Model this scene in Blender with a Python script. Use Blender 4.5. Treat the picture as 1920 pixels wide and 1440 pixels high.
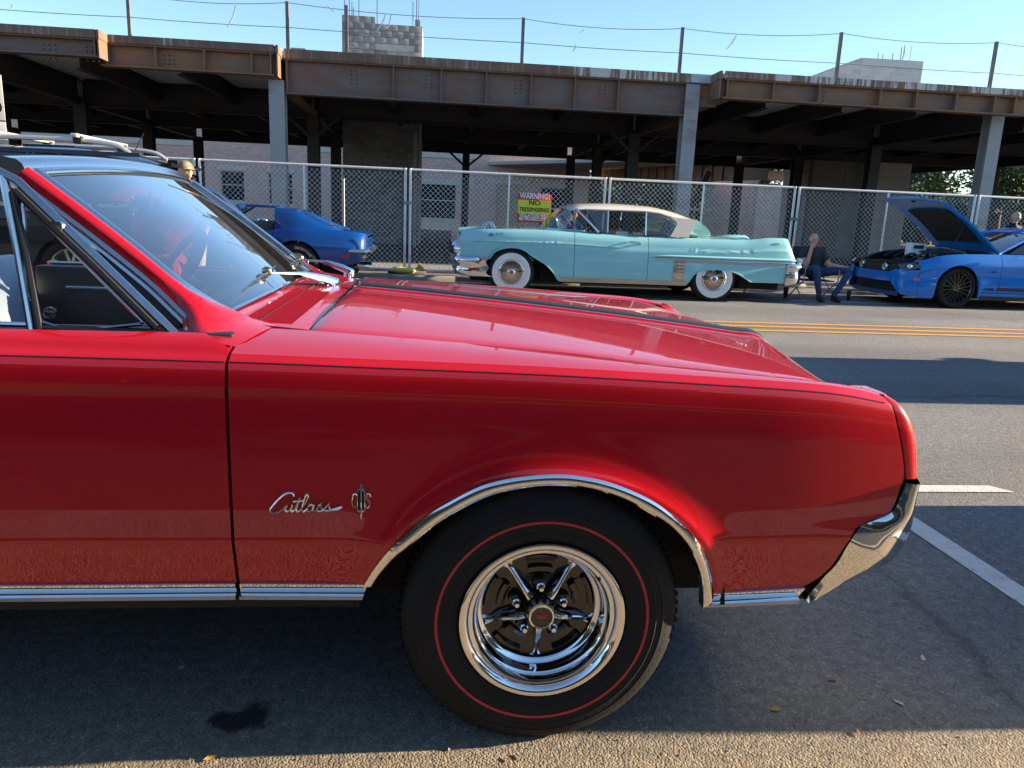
import bpy, bmesh, math, random
from mathutils import Vector, Matrix, noise
sc = bpy.context.scene
for o in list(bpy.data.objects): bpy.data.objects.remove(o)
R = math.radians
# ------------------------------------------------------------------ camera
F_PX, PITCH, ROLL, YAW, EYE = 1442.0, R(12.53), R(2.38), R(6.13), 1.272
fw = Vector((math.sin(YAW)*math.cos(PITCH), math.cos(YAW)*math.cos(PITCH), -math.sin(PITCH)))
rt0 = Vector((math.cos(YAW), -math.sin(YAW), 0)); up0 = rt0.cross(fw)
rt = rt0*math.cos(ROLL)+up0*math.sin(ROLL); up = up0*math.cos(ROLL)-rt0*math.sin(ROLL)
camd = bpy.data.cameras.new('camera'); cam = bpy.data.objects.new('camera', camd); sc.collection.objects.link(cam)
camd.sensor_width = 36; camd.lens = 36*F_PX/1920; camd.clip_start = .05; camd.clip_end = 2000
M = Matrix((rt, up, -fw)).transposed().to_4x4(); M.translation = (0, 0, EYE); cam.matrix_world = M
sc.camera = cam
# ------------------------------------------------------------------ sky and sun (low, straight along the street from +X)
SUN_EL, SUN_AZ = R(15), R(.4)            # azimuth counted from +X towards +Y
w = bpy.data.worlds.new('World'); sc.world = w; w.use_nodes = True
nt = w.node_tree; bg = nt.nodes['Background']
sky = nt.nodes.new('ShaderNodeTexSky'); sky.sky_type = 'NISHITA'; sky.sun_disc = False
sky.sun_elevation = SUN_EL; sky.sun_rotation = R(90)-SUN_AZ; sky.air_density = 1.0; sky.dust_density = .1; sky.ozone_density = 3.0
nt.links.new(sky.outputs[0], bg.inputs[0]); bg.inputs[1].default_value = 0.05
sd = bpy.data.lights.new('sun', 'SUN'); sd.energy = 3.4; sd.angle = R(.53); sd.color = (1, .80, .57)
so = bpy.data.objects.new('sun', sd); sc.collection.objects.link(so)
so.rotation_euler = Vector((math.cos(SUN_EL)*math.cos(SUN_AZ), math.cos(SUN_EL)*math.sin(SUN_AZ), math.sin(SUN_EL))).to_track_quat('Z', 'Y').to_euler()
so.location = (60, 0, 30)
sc.view_settings.view_transform = 'Standard'; sc.view_settings.look = 'None'; sc.view_settings.gamma = 1
sc.view_settings.exposure = 2.6; sc.view_settings.use_curve_mapping = False
sc.render.engine = 'CYCLES'; sc.cycles.use_denoising = True
try: sc.cycles.denoiser = 'OPENIMAGEDENOISE'
except Exception: pass
sc.cycles.max_bounces = 10; sc.cycles.glossy_bounces = 6; sc.cycles.transparent_max_bounces = 24; sc.cycles.transmission_bounces = 8
sc.cycles.sample_clamp_indirect = 12; sc.cycles.blur_glossy = .8
# ------------------------------------------------------------------ measuring helpers: a direction seen in the photo met with a real plane
def _d(px, py): return fw+rt*((px-960)/F_PX)+up*((720-py)/F_PX)
def atY(px, py, Y):
    d = _d(px, py); return Vector((0, 0, EYE))+d*(Y/d.y)
def atZ(px, py, Z=0.0):
    d = _d(px, py); return Vector((0, 0, EYE))+d*((Z-EYE)/d.z)
# ------------------------------------------------------------------ object helpers
COL = sc.collection
def tag(o, label=None, cat=None, group=None, kind=None):
    for k, v in (('label', label), ('category', cat), ('group', group), ('kind', kind)):
        if v: o[k] = v
    return o
def empty(name, loc=(0, 0, 0), rz=0, label=None, cat=None, group=None, kind=None, parent=None):
    o = bpy.data.objects.new(name, None); COL.objects.link(o); o.location = loc; o.rotation_euler = (0, 0, rz)
    o.empty_display_size = .2
    if parent: o.parent = parent
    return tag(o, label, cat, group, kind)
def copy_tree(o, parent=None):
    c = o.copy(); COL.objects.link(c); c.parent = parent
    for ch in [x for x in bpy.data.objects if x.parent == o]: copy_tree(ch, c)
    return c
def V(*a): return Vector(a)
def lerp(a, b, t): return a+(b-a)*t
def sstep(a, b, x):
    t = max(0, min(1, (x-a)/(b-a))); return t*t*(3-2*t)
def tab(pts, smooth=True):
    """smooth monotone-ish interpolation through (x, y) pairs"""
    xs = [p[0] for p in pts]; ys = [p[1] for p in pts]; n = len(xs)
    d = [(ys[i+1]-ys[i])/(xs[i+1]-xs[i]) for i in range(n-1)]
    m = [d[0]]+[0 if d[i-1]*d[i] <= 0 else 2*d[i-1]*d[i]/(d[i-1]+d[i]) for i in range(1, n-1)]+[d[-1]]
    def f(x):
        if x <= xs[0]: return ys[0]
        if x >= xs[-1]: return ys[-1]
        i = max(k for k in range(n-1) if xs[k] <= x)
        h = xs[i+1]-xs[i]; t = (x-xs[i])/h
        if not smooth: return lerp(ys[i], ys[i+1], t)
        return (2*t**3-3*t*t+1)*ys[i]+(t**3-2*t*t+t)*h*m[i]+(-2*t**3+3*t*t)*ys[i+1]+(t**3-t*t)*h*m[i+1]
    return f
def spline(pts, n=8, closed=False):
    """Catmull-Rom through 3-D (or 2-D) points"""
    P = [Vector(p) for p in pts]; out = []; m = len(P)
    rng = range(m) if closed else range(m-1)
    for i in rng:
        p1, p2 = P[i], P[(i+1) % m]
        p0 = P[i-1] if (i > 0 or closed) else p1*2-p2
        p3 = P[(i+2) % m] if (i+2 < m or closed) else p2*2-p1
        for k in range(n):
            t = k/n
            out.append(.5*((2*p1)+(p2-p0)*t+(2*p0-5*p1+4*p2-p3)*t*t+(3*p1-p0-3*p2+p3)*t**3))
    if not closed: out.append(P[-1].copy())
    return out
class MB:
    """collects faces; build() links them as ONE mesh object"""
    def __init__(s): s.v = []; s.f = []
    def add(s, vs, fs):
        k = len(s.v); s.v += [tuple(x) for x in vs]; s.f += [tuple(i+k for i in f) for f in fs]; return s
    def box(s, x0, x1, y0, y1, z0, z1, mat=None):
        vs = [Vector((x, y, z)) for z in (z0, z1) for y in (y0, y1) for x in (x0, x1)]
        if mat: vs = [mat @ q for q in vs]
        return s.add(vs, [(0, 2, 3, 1), (4, 5, 7, 6), (0, 1, 5, 4), (2, 6, 7, 3), (0, 4, 6, 2), (1, 3, 7, 5)])
    def bar(s, a, b, w, h, upv=(0, 0, 1)):
        a, b = Vector(a), Vector(b); d = (b-a).normalized(); u = Vector(upv)
        if abs(d.dot(u)) > .98: u = Vector((0, 1, 0))
        sx = d.cross(u).normalized(); u = sx.cross(d)
        vs = [p+sx*(i*w/2)+u*(j*h/2) for p in (a, b) for j in (-1, 1) for i in (-1, 1)]
        return s.add(vs, [(0, 1, 3, 2), (4, 6, 7, 5), (0, 4, 5, 1), (2, 3, 7, 6), (0, 2, 6, 4), (1, 5, 7, 3)])
    def tube(s, pts, r, n=8, closed=False, caps=True, flat=1.0):
        P = [Vector(p) for p in pts]; m = len(P); rr = r if isinstance(r, (list, tuple)) else [r]*m
        T = [(P[(i+1) % m if closed else min(i+1, m-1)]-P[(i-1) if closed else max(i-1, 0)]).normalized() for i in range(m)]
        u = T[0].orthogonal().normalized(); rings = []
        for i in range(m):
            u = (u-T[i]*u.dot(T[i])).normalized(); b = T[i].cross(u)
            rings.append([P[i]+(u*math.cos(a)+b*math.sin(a)*flat)*rr[i] for a in [2*math.pi*k/n for k in range(n)]])
        return s.loft(rings, True, closed, caps and not closed)
    def loft(s, rings, ring_closed=False, closed=False, caps=False):
        n = len(rings[0]); m = len(rings); vs = [p for r in rings for p in r]; fs = []
        for i in range(m if closed else m-1):
            i2 = (i+1) % m
            for j in range(n if ring_closed else n-1):
                j2 = (j+1) % n; fs.append((i*n+j, i*n+j2, i2*n+j2, i2*n+j))
        if caps: fs += [tuple(range(n))[::-1], tuple((m-1)*n+k for k in range(n))]
        return s.add(vs, fs)
    def lathe(s, prof, n=48, c=(0, 0, 0), axis=(0, 1, 0), a0=0, a1=2*math.pi):
        """prof = [(radius, along axis)]"""
        ax = Vector(axis).normalized(); u = ax.orthogonal().normalized()
        if abs(ax.y) > .99: u = Vector((1, 0, 0))
        b = ax.cross(u); full = abs(a1-a0-2*math.pi) < 1e-6; cnt = n if full else n+1
        rings = [[Vector(c)+ax*h+(u*math.cos(a0+(a1-a0)*k/n)+b*math.sin(a0+(a1-a0)*k/n))*r for r, h in prof] for k in range(cnt)]
        return s.loft(rings, False, full)
    def prism(s, poly, y0, y1, axis='Y'):
        """2-D polygon extruded: axis Y -> poly is (x, z); axis X -> (y, z); axis Z -> (x, y)"""
        n = len(poly)
        def P(p, h): return {'Y': (p[0], h, p[1]), 'X': (h, p[0], p[1]), 'Z': (p[0], p[1], h)}[axis]
        vs = [P(p, y0) for p in poly]+[P(p, y1) for p in poly]
        return s.add(vs, [tuple(range(n))[::-1], tuple(range(n, 2*n))]+[(i, (i+1) % n, n+(i+1) % n, n+i) for i in range(n)])
    def sphere(s, c, r, nu=16, nv=10):
        rx, ry, rz = r if isinstance(r, (tuple, list)) else (r, r, r)
        rings = [[Vector(c)+Vector((rx*math.sin(math.pi*j/nv)*math.cos(2*math.pi*i/nu), ry*math.sin(math.pi*j/nv)*math.sin(2*math.pi*i/nu), rz*math.cos(math.pi*j/nv))) for i in range(nu)] for j in range(nv+1)]
        return s.loft(rings, True)
    def xf(s, m):
        s.v = [tuple(m @ Vector(p)) for p in s.v]; return s
    def mesh(s, name, mat, smooth=True, angle=35, bevel=0, merge=1e-5, solid=0):
        me = bpy.data.meshes.new(name); bm = bmesh.new()
        vs = [bm.verts.new(p) for p in s.v]
        for f in s.f:
            try: bm.faces.new([vs[i] for i in dict.fromkeys(f)])
            except ValueError: pass
        if merge: bmesh.ops.remove_doubles(bm, verts=bm.verts, dist=merge)
        bmesh.ops.dissolve_degenerate(bm, edges=bm.edges, dist=1e-6)
        bmesh.ops.recalc_face_normals(bm, faces=bm.faces)
        if solid: bmesh.ops.solidify(bm, geom=bm.faces[:], thickness=solid)
        if bevel:
            es = [e for e in bm.edges if len(e.link_faces) == 2 and e.calc_face_angle(0) > .6]
            bmesh.ops.bevel(bm, geom=es, offset=bevel, segments=2, affect='EDGES', profile=.6, clamp_overlap=True)
        if smooth:
            for f in bm.faces: f.smooth = True
        bm.to_mesh(me); bm.free()
        if smooth: me.set_sharp_from_angle(angle=R(angle))
        for m in (mat if isinstance(mat, (list, tuple)) else [mat]): me.materials.append(m)
        return me
    def build(s, name, mat, parent=None, world=False, label=None, cat=None, group=None, kind=None, loc=None, **kw):
        if world and parent:
            off = Vector((0, 0, 0)); p = parent
            while p: off += Vector(p.location); p = p.parent
            s.v = [tuple(Vector(q)-off) for q in s.v]
        o = bpy.data.objects.new(name, s.mesh(name, mat, **kw)); COL.objects.link(o)
        if parent: o.parent = parent
        if loc: o.location = loc
        return tag(o, label, cat, group, kind)
def inst(src, parent=None, loc=None, rot=None, scale=None):
    c = src.copy(); COL.objects.link(c)
    if parent is not None: c.parent = parent
    if loc is not None: c.location = loc
    if rot is not None: c.rotation_euler = rot
    if scale is not None: c.scale = scale
    return c
def text_mb(body, size, depth=.002, shear=0, align='CENTER', space=1.0, bold=0.0):
    """lettering as faces in the x-z plane, facing -y"""
    cu = bpy.data.curves.new('lettering', 'FONT'); cu.body = body; cu.size = size; cu.extrude = depth/2; cu.align_x = align; cu.shear = shear
    cu.space_character = space; cu.offset = bold; cu.resolution_u = 3
    o = bpy.data.objects.new('lettering', cu); COL.objects.link(o)
    dg = bpy.context.evaluated_depsgraph_get(); me = o.evaluated_get(dg).to_mesh()
    m = MB(); m.add([(v.co.x, -v.co.z, v.co.y) for v in me.vertices], [tuple(p.vertices) for p in me.polygons])
    o.evaluated_get(dg).to_mesh_clear(); bpy.data.objects.remove(o); bpy.data.curves.remove(cu)
    return m
# ------------------------------------------------------------------ materials
MAT = {}
def pbsdf(name):
    m = bpy.data.materials.new(name); m.use_nodes = True; MAT[name] = m
    return m, m.node_tree, m.node_tree.nodes['Principled BSDF']
def N(nt, t, **kw):
    n = nt.nodes.new(t)
    for k, v in kw.items():
        if k.startswith('in_'):
            key = k[3:]; n.inputs[int(key) if key.isdigit() else key].default_value = v
        else: setattr(n, k, v)
    return n
def ramp(nt, fac, stops):
    r = nt.nodes.new('ShaderNodeValToRGB'); e = r.color_ramp.elements
    while len(e) < len(stops): e.new(.5)
    for i, (p, c) in enumerate(stops): e[i].position = p; e[i].color = (*c, 1) if len(c) == 3 else c
    nt.links.new(fac, r.inputs[0]); return r.outputs[0]
def coords(nt, scale=(1, 1, 1), kind='Object', rot=(0, 0, 0)):
    tc = nt.nodes.new('ShaderNodeTexCoord'); mp = nt.nodes.new('ShaderNodeMapping'); mp.inputs['Scale'].default_value = scale
    mp.inputs['Rotation'].default_value = rot
    nt.links.new(tc.outputs[kind], mp.inputs[0]); return mp.outputs[0]
def world_pos(nt):
    return nt.nodes.new('ShaderNodeNewGeometry').outputs['Position']
def simple(name, col, rough=.5, metal=0, var=0.0, vscale=6, bump=0.0, bscale=40, coat=0, coat_rough=.03, spec=.5, stretch=(1, 1, 1), rough_var=0, emit=None):
    m, nt, b = pbsdf(name)
    b.inputs['Base Color'].default_value = (*col, 1); b.inputs['Roughness'].default_value = rough; b.inputs['Metallic'].default_value = metal
    b.inputs['Coat Weight'].default_value = coat; b.inputs['Coat Roughness'].default_value = coat_rough; b.inputs['Specular IOR Level'].default_value = spec
    if var:
        n = N(nt, 'ShaderNodeTexNoise', in_Scale=vscale, in_Detail=6.0, in_Roughness=.6); nt.links.new(coords(nt, stretch), n.inputs[0])
        c = ramp(nt, n.outputs[0], [(.3, tuple(x*(1-var) for x in col)), (.7, tuple(min(1, x*(1+var)) for x in col))])
        nt.links.new(c, b.inputs['Base Color'])
        if rough_var:
            r = ramp(nt, n.outputs[0], [(.3, (rough-rough_var,)*3), (.7, (rough+rough_var,)*3)]); nt.links.new(r, b.inputs['Roughness'])
    if bump:
        n = N(nt, 'ShaderNodeTexNoise', in_Scale=bscale, in_Detail=4.0); nt.links.new(coords(nt), n.inputs[0])
        bp = N(nt, 'ShaderNodeBump', in_Strength=bump, in_Distance=.01); nt.links.new(n.outputs[0], bp.inputs['Height']); nt.links.new(bp.outputs[0], b.inputs['Normal'])
    if emit:
        b.inputs['Emission Color'].default_value = (*emit[0], 1); b.inputs['Emission Strength'].default_value = emit[1]
    return m
def paint(name, col, flake=.06, rough=.35, dust=.0):
    """solid car paint under clear coat, faintly uneven, with road film low down"""
    m, nt, b = pbsdf(name)
    n = N(nt, 'ShaderNodeTexNoise', in_Scale=1.7, in_Detail=5.0); nt.links.new(coords(nt), n.inputs[0])
    c = ramp(nt, n.outputs[0], [(.3, tuple(x*(1-flake) for x in col)), (.7, tuple(min(1, x*(1+flake)) for x in col))])
    nt.links.new(c, b.inputs['Base Color']); b.inputs['Roughness'].default_value = rough
    b.inputs['Coat Weight'].default_value = 1; b.inputs['Coat Roughness'].default_value = .015; b.inputs['Coat IOR'].default_value = 1.5; b.inputs['Specular IOR Level'].default_value = .12
    if dust:
        n3 = N(nt, 'ShaderNodeTexNoise', in_Scale=9.0, in_Detail=8.0, in_Roughness=.7); nt.links.new(coords(nt), n3.inputs[0])
        nt.links.new(ramp(nt, n3.outputs[0], [(.4, (.012,)*3), (.75, (dust,)*3)]), b.inputs['Coat Roughness'])
    return m
def glass(name, tint=(.9, .95, .95), rough=0.0, through=.9, sheen=1.8, film=0.0):
    """thin pane: clear with a mirror-like sheen that grows at grazing angles"""
    m = bpy.data.materials.new(name); m.use_nodes = True; MAT[name] = m; nt = m.node_tree; nt.nodes.clear()
    out = N(nt, 'ShaderNodeOutputMaterial'); tr = N(nt, 'ShaderNodeBsdfTransparent'); gl = N(nt, 'ShaderNodeBsdfGlossy', in_Roughness=rough)
    tr.inputs[0].default_value = (*[t*through for t in tint], 1); gl.inputs[0].default_value = (1, 1, 1, 1)
    fr = N(nt, 'ShaderNodeFresnel', in_IOR=1.52); mx = N(nt, 'ShaderNodeMixShader')
    mul = N(nt, 'ShaderNodeMath', operation='MULTIPLY', in_1=sheen); mul.use_clamp = True; nt.links.new(fr.outputs[0], mul.inputs[0])
    nt.links.new(mul.outputs[0], mx.inputs[0]); nt.links.new(tr.outputs[0], mx.inputs[1]); nt.links.new(gl.outputs[0], mx.inputs[2])
    if film:                                              # thin road film on the pane
        df = N(nt, 'ShaderNodeBsdfDiffuse'); df.inputs[0].default_value = (.6, .62, .64, 1); m2 = N(nt, 'ShaderNodeMixShader'); m2.inputs[0].default_value = film
        nt.links.new(mx.outputs[0], m2.inputs[1]); nt.links.new(df.outputs[0], m2.inputs[2]); nt.links.new(m2.outputs[0], out.inputs[0])
    else: nt.links.new(mx.outputs[0], out.inputs[0])
    return m
CHROME = simple('chrome', (.78, .78, .77), .045, 1, var=.03, vscale=30)
CHROME_D = simple('brushed chrome', (.5, .5, .5), .14, 1, var=.08, vscale=40)
RUBBER = simple('tyre rubber', (.008, .008, .009), .7, var=.25, vscale=14, bump=.15, bscale=120, spec=.3)
BLACK = simple('black rubber trim', (.012, .012, .014), .5)
GLOSSBLK = simple('gloss black', (.006, .006, .007), .12, coat=.6)
DARK = simple('underbody black', (.01, .01, .011), .85)
GLASS = glass('window glass')
# ================================================================== setting: ground, road, kerbs, markings
def asphalt_mat():
    m, nt, b = pbsdf('asphalt'); L = nt.links.new; P = world_pos(nt)
    big = N(nt, 'ShaderNodeTexNoise', in_Scale=.55, in_Detail=6.0, in_Roughness=.6); L(P, big.inputs[0])
    mid = N(nt, 'ShaderNodeTexNoise', in_Scale=26.0, in_Detail=5.0, in_Roughness=.65); L(P, mid.inputs[0])
    st = N(nt, 'ShaderNodeTexVoronoi', in_Scale=165.0, in_Randomness=1.0); L(P, st.inputs['Vector'])
    stone = ramp(nt, st.outputs['Color'], [(.0, (.115, .117, .122)), (.5, (.166, .166, .167)), (.80, (.205, .203, .197)), (1.0, (.32, .305, .28))])
    c1 = ramp(nt, big.outputs[0], [(.3, (.78, .78, .80)), (.7, (1.15, 1.13, 1.10))])
    c2 = ramp(nt, mid.outputs[0], [(.3, (.7, .7, .7)), (.7, (1.25, 1.25, 1.25))])
    m1 = N(nt, 'ShaderNodeMix', data_type='RGBA', blend_type='MULTIPLY'); m1.inputs['Factor'].default_value = 1; L(stone, m1.inputs['A']); L(c1, m1.inputs['B'])
    m2 = N(nt, 'ShaderNodeMix', data_type='RGBA', blend_type='MULTIPLY'); m2.inputs['Factor'].default_value = 1; L(m1.outputs['Result'], m2.inputs['A']); L(c2, m2.inputs['B'])
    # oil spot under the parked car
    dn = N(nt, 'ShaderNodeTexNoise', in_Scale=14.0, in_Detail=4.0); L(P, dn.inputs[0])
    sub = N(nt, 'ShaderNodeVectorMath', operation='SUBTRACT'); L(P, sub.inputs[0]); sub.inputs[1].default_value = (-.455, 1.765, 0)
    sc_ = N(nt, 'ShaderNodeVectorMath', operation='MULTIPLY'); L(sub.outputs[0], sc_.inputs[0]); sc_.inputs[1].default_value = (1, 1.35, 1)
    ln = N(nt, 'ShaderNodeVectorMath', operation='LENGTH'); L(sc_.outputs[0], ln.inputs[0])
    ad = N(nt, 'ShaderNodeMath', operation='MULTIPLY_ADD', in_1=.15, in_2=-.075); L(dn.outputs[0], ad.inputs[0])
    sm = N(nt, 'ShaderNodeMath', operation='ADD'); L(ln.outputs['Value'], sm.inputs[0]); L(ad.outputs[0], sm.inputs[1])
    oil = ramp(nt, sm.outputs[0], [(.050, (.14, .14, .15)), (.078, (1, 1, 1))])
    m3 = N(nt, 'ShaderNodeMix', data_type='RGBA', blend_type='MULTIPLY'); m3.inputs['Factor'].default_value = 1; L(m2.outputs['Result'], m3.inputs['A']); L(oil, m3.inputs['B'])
    # tar-filled cracks and darker wheel paths
    cn = N(nt, 'ShaderNodeTexNoise', in_Scale=3.0, in_Detail=4.0); L(P, cn.inputs[0])
    cm = N(nt, 'ShaderNodeMix', data_type='VECTOR'); cm.inputs['Factor'].default_value = .22; L(P, cm.inputs['A']); L(cn.outputs['Color'], cm.inputs['B'])
    cv = N(nt, 'ShaderNodeTexVoronoi', feature='DISTANCE_TO_EDGE', in_Scale=.16); L(cm.outputs['Result'], cv.inputs['Vector'])
    ck = ramp(nt, cv.outputs['Distance'], [(.0, (.62, .62, .63)), (.0025, (.75, .75, .75)), (.0045, (1, 1, 1))])
    lp = N(nt, 'ShaderNodeTexWave', wave_type='BANDS', bands_direction='Y', in_Scale=.17, in_Distortion=1.2, in_Detail=2.0); lp.inputs['Detail Scale'].default_value = .6; L(P, lp.inputs[0])
    lc = ramp(nt, lp.outputs[0], [(.2, (.86, .86, .87)), (.8, (1.05, 1.05, 1.04))])
    for extra in (ck, lc):
        mx_ = N(nt, 'ShaderNodeMix', data_type='RGBA', blend_type='MULTIPLY'); mx_.inputs['Factor'].default_value = 1; L(m3.outputs['Result'], mx_.inputs['A']); L(extra, mx_.inputs['B']); m3 = mx_
    # tan tint on the asphalt, stronger towards the near kerb
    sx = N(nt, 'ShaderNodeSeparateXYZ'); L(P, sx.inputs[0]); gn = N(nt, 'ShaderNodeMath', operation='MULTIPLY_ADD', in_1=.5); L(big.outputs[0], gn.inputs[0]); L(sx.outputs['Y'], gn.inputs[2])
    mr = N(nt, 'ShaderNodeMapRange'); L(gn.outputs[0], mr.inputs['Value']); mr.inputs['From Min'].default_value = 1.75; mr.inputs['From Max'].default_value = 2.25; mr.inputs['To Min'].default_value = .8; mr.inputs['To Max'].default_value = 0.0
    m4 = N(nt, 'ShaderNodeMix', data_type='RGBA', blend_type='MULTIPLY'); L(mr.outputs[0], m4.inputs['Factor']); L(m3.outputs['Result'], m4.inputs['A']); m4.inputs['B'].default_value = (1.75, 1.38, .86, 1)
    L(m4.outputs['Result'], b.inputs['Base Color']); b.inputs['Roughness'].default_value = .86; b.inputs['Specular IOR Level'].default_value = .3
    h1 = N(nt, 'ShaderNodeMath', operation='MULTIPLY', in_1=-1.0); L(st.outputs['Distance'], h1.inputs[0])
    hm = N(nt, 'ShaderNodeMath', operation='MULTIPLY_ADD', in_1=.8); L(mid.outputs[0], hm.inputs[0]); L(h1.outputs[0], hm.inputs[2])
    bp = N(nt, 'ShaderNodeBump', in_Strength=.6, in_Distance=.0036); L(hm.outputs[0], bp.inputs['Height']); L(bp.outputs[0], b.inputs['Normal'])
    return m
def ground_mat(name, cols, scale=3.0, bump=.5, fine=60.0, dist=.02):
    m, nt, b = pbsdf(name); L = nt.links.new; P = world_pos(nt)
    n = N(nt, 'ShaderNodeTexNoise', in_Scale=scale, in_Detail=9.0, in_Roughness=.7); L(P, n.inputs[0])
    k = len(cols); L(ramp(nt, n.outputs[0], [(.28+.44*i/(k-1), c) for i, c in enumerate(cols)]), b.inputs['Base Color'])
    n2 = N(nt, 'ShaderNodeTexNoise', in_Scale=fine, in_Detail=4.0); L(P, n2.inputs[0])
    bp = N(nt, 'ShaderNodeBump', in_Strength=bump, in_Distance=dist); L(n2.outputs[0], bp.inputs['Height']); L(bp.outputs[0], b.inputs['Normal']); b.inputs['Roughness'].default_value = .9
    return m
ASPH = asphalt_mat()
DIRT = ground_mat('site dirt', [(.10, .075, .055), (.19, .145, .105), (.27, .215, .16)], 1.3)
CONC = ground_mat('pavement concrete', [(.15, .142, .13), (.21, .20, .185), (.26, .25, .23)], 2.2, .25, 90, .006)
KERB = ground_mat('kerb concrete', [(.16, .15, .14), (.25, .24, .22), (.33, .31, .28)], 3.5, .35, 70, .008)
GRAVEL = ground_mat('verge gravel', [(.07, .063, .055), (.13, .118, .10), (.20, .18, .15)], 30, .8, 45, .03)
KY, KZ = 14.06, .10                                         # far kerb line and height
def sheet(name, x0, x1, y0, y1, z, mat, nx=1, ny=1, **kw):
    m = MB(); m.loft([[Vector((lerp(x0, x1, i/nx), lerp(y0, y1, j/ny), z)) for j in range(ny+1)] for i in range(nx+1)])
    return m.build(name, mat, smooth=False, **kw)
sheet('ground', -400, 400, -300, 600, -.03, DIRT, kind='structure')
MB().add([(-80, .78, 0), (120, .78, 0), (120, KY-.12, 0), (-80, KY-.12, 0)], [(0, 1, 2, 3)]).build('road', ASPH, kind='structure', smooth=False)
# concrete gutter strip at the far kerb
sheet('gutter', -80, 120, KY-.45, KY+.02, .004, CONC, kind='structure')
# far kerb, cast in lengths
kerb = MB().box(-80, 120, KY+.03, KY+.13, -.02, KZ-.02).build('kerb', KERB, kind='structure')
kb = None
for k in range(17):
    x0 = -13.4+2.3*k
    if kb is None:
        kb = MB().prism([(0, -.01), (.02, KZ-.02), (.035, KZ), (.16, KZ+.002), (.16, -.01)], .004, 2.296, 'X').build('kerb_stone', KERB, kerb, bevel=.003); kb.location = (x0, KY, 0)
    else: inst(kb, kerb, (x0, KY, 0))
for x0, x1 in ((-80, -13.4), (25.7, 120)): MB().box(x0, x1, KY, KY+.16, -.01, KZ).build('kerb_run', KERB, kerb)
# gravel verge and concrete walk behind the fence
sheet('verge', -80, 120, KY+.16, 14.95, KZ-.015, GRAVEL, kind='structure')
walk = MB().box(-80, 120, 14.95, 16.6, -.02, KZ+.03).build('pavement_far', CONC, kind='structure')
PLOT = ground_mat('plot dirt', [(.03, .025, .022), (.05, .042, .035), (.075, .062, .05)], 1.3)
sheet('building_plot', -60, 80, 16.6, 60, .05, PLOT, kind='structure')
# near side: kerb and pavement under the camera
MB().box(-80, 120, .60, .78, -.02, .13).build('kerb_near', KERB, kind='structure')
MB().box(-80, 120, -3.2, .60, -.02, .12).build('pavement_near', ground_mat('dark pavers', [(.03, .027, .024), (.045, .04, .034), (.06, .052, .042)], 4, .3), kind='structure')
# ---- painted markings
def paint_mat(name, col, wear=.45):
    m, nt, b = pbsdf(name); L = nt.links.new; P = world_pos(nt)
    n = N(nt, 'ShaderNodeTexNoise', in_Scale=18.0, in_Detail=8.0, in_Roughness=.75); L(P, n.inputs[0])
    L(ramp(nt, n.outputs[0], [(wear-.12, tuple(c*.22 for c in col)), (wear-.03, tuple(c*.8 for c in col)), (.8, col)]), b.inputs['Base Color']); b.inputs['Roughness'].default_value = .75
    n2 = N(nt, 'ShaderNodeTexVoronoi', in_Scale=95.0); L(P, n2.inputs['Vector']); bp = N(nt, 'ShaderNodeBump', in_Strength=.45, in_Distance=.004); bp.invert = True; L(n2.outputs['Distance'], bp.inputs['Height']); L(bp.outputs[0], b.inputs['Normal'])
    return m
WHITE_P, YEL_P = paint_mat('white road paint', (.62, .62, .60)), paint_mat('yellow road paint', (.62, .29, .03), .40)
def marking(name, pts, z, mat, label):
    return MB().add([(x, y, z) for x, y in pts], [tuple(range(len(pts)))]).build(name, mat, smooth=False, kind='structure', label=label)
marking('road_marking_yellow_outer', [(-30, 9.72), (60, 9.30), (60, 9.42), (-30, 9.84)], .004, YEL_P, 'far yellow centre line')
marking('road_marking_yellow_second', [(-30, 9.50), (8.3, 9.20), (8.3, 9.30), (-30, 9.62)], .0045, YEL_P, 'yellow centre line running out to a point')
marking('road_marking_yellow_third', [(-30, 8.98), (8.2, 9.19), (8.2, 9.215), (-30, 9.10)], .005, YEL_P, 'yellow line joining the others')
marking('road_marking_yellow_inner', [(-30, 8.62), (60, 9.22), (60, 9.33), (-30, 8.74)], .0055, YEL_P, 'near yellow centre line')
marking('road_marking_stall', [(2.07, 1.0), (2.18, 1.0), (2.185, 3.06), (2.075, 3.06)], .004, WHITE_P, 'white stall line across the parking lane')
marking('road_marking_dash', [(1.35, 3.39), (2.93, 3.39), (2.86, 3.485), (1.35, 3.485)], .0045, WHITE_P, 'white dash along the parking lane')
for k, x0 in enumerate((-6.2, -1.4, 3.4, 6.1, 10.9)):
    marking('road_marking_far_stall', [(x0, 12.60), (x0+2.3, 12.60), (x0+2.3, 12.70), (x0, 12.70)], .004, WHITE_P, None)
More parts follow.
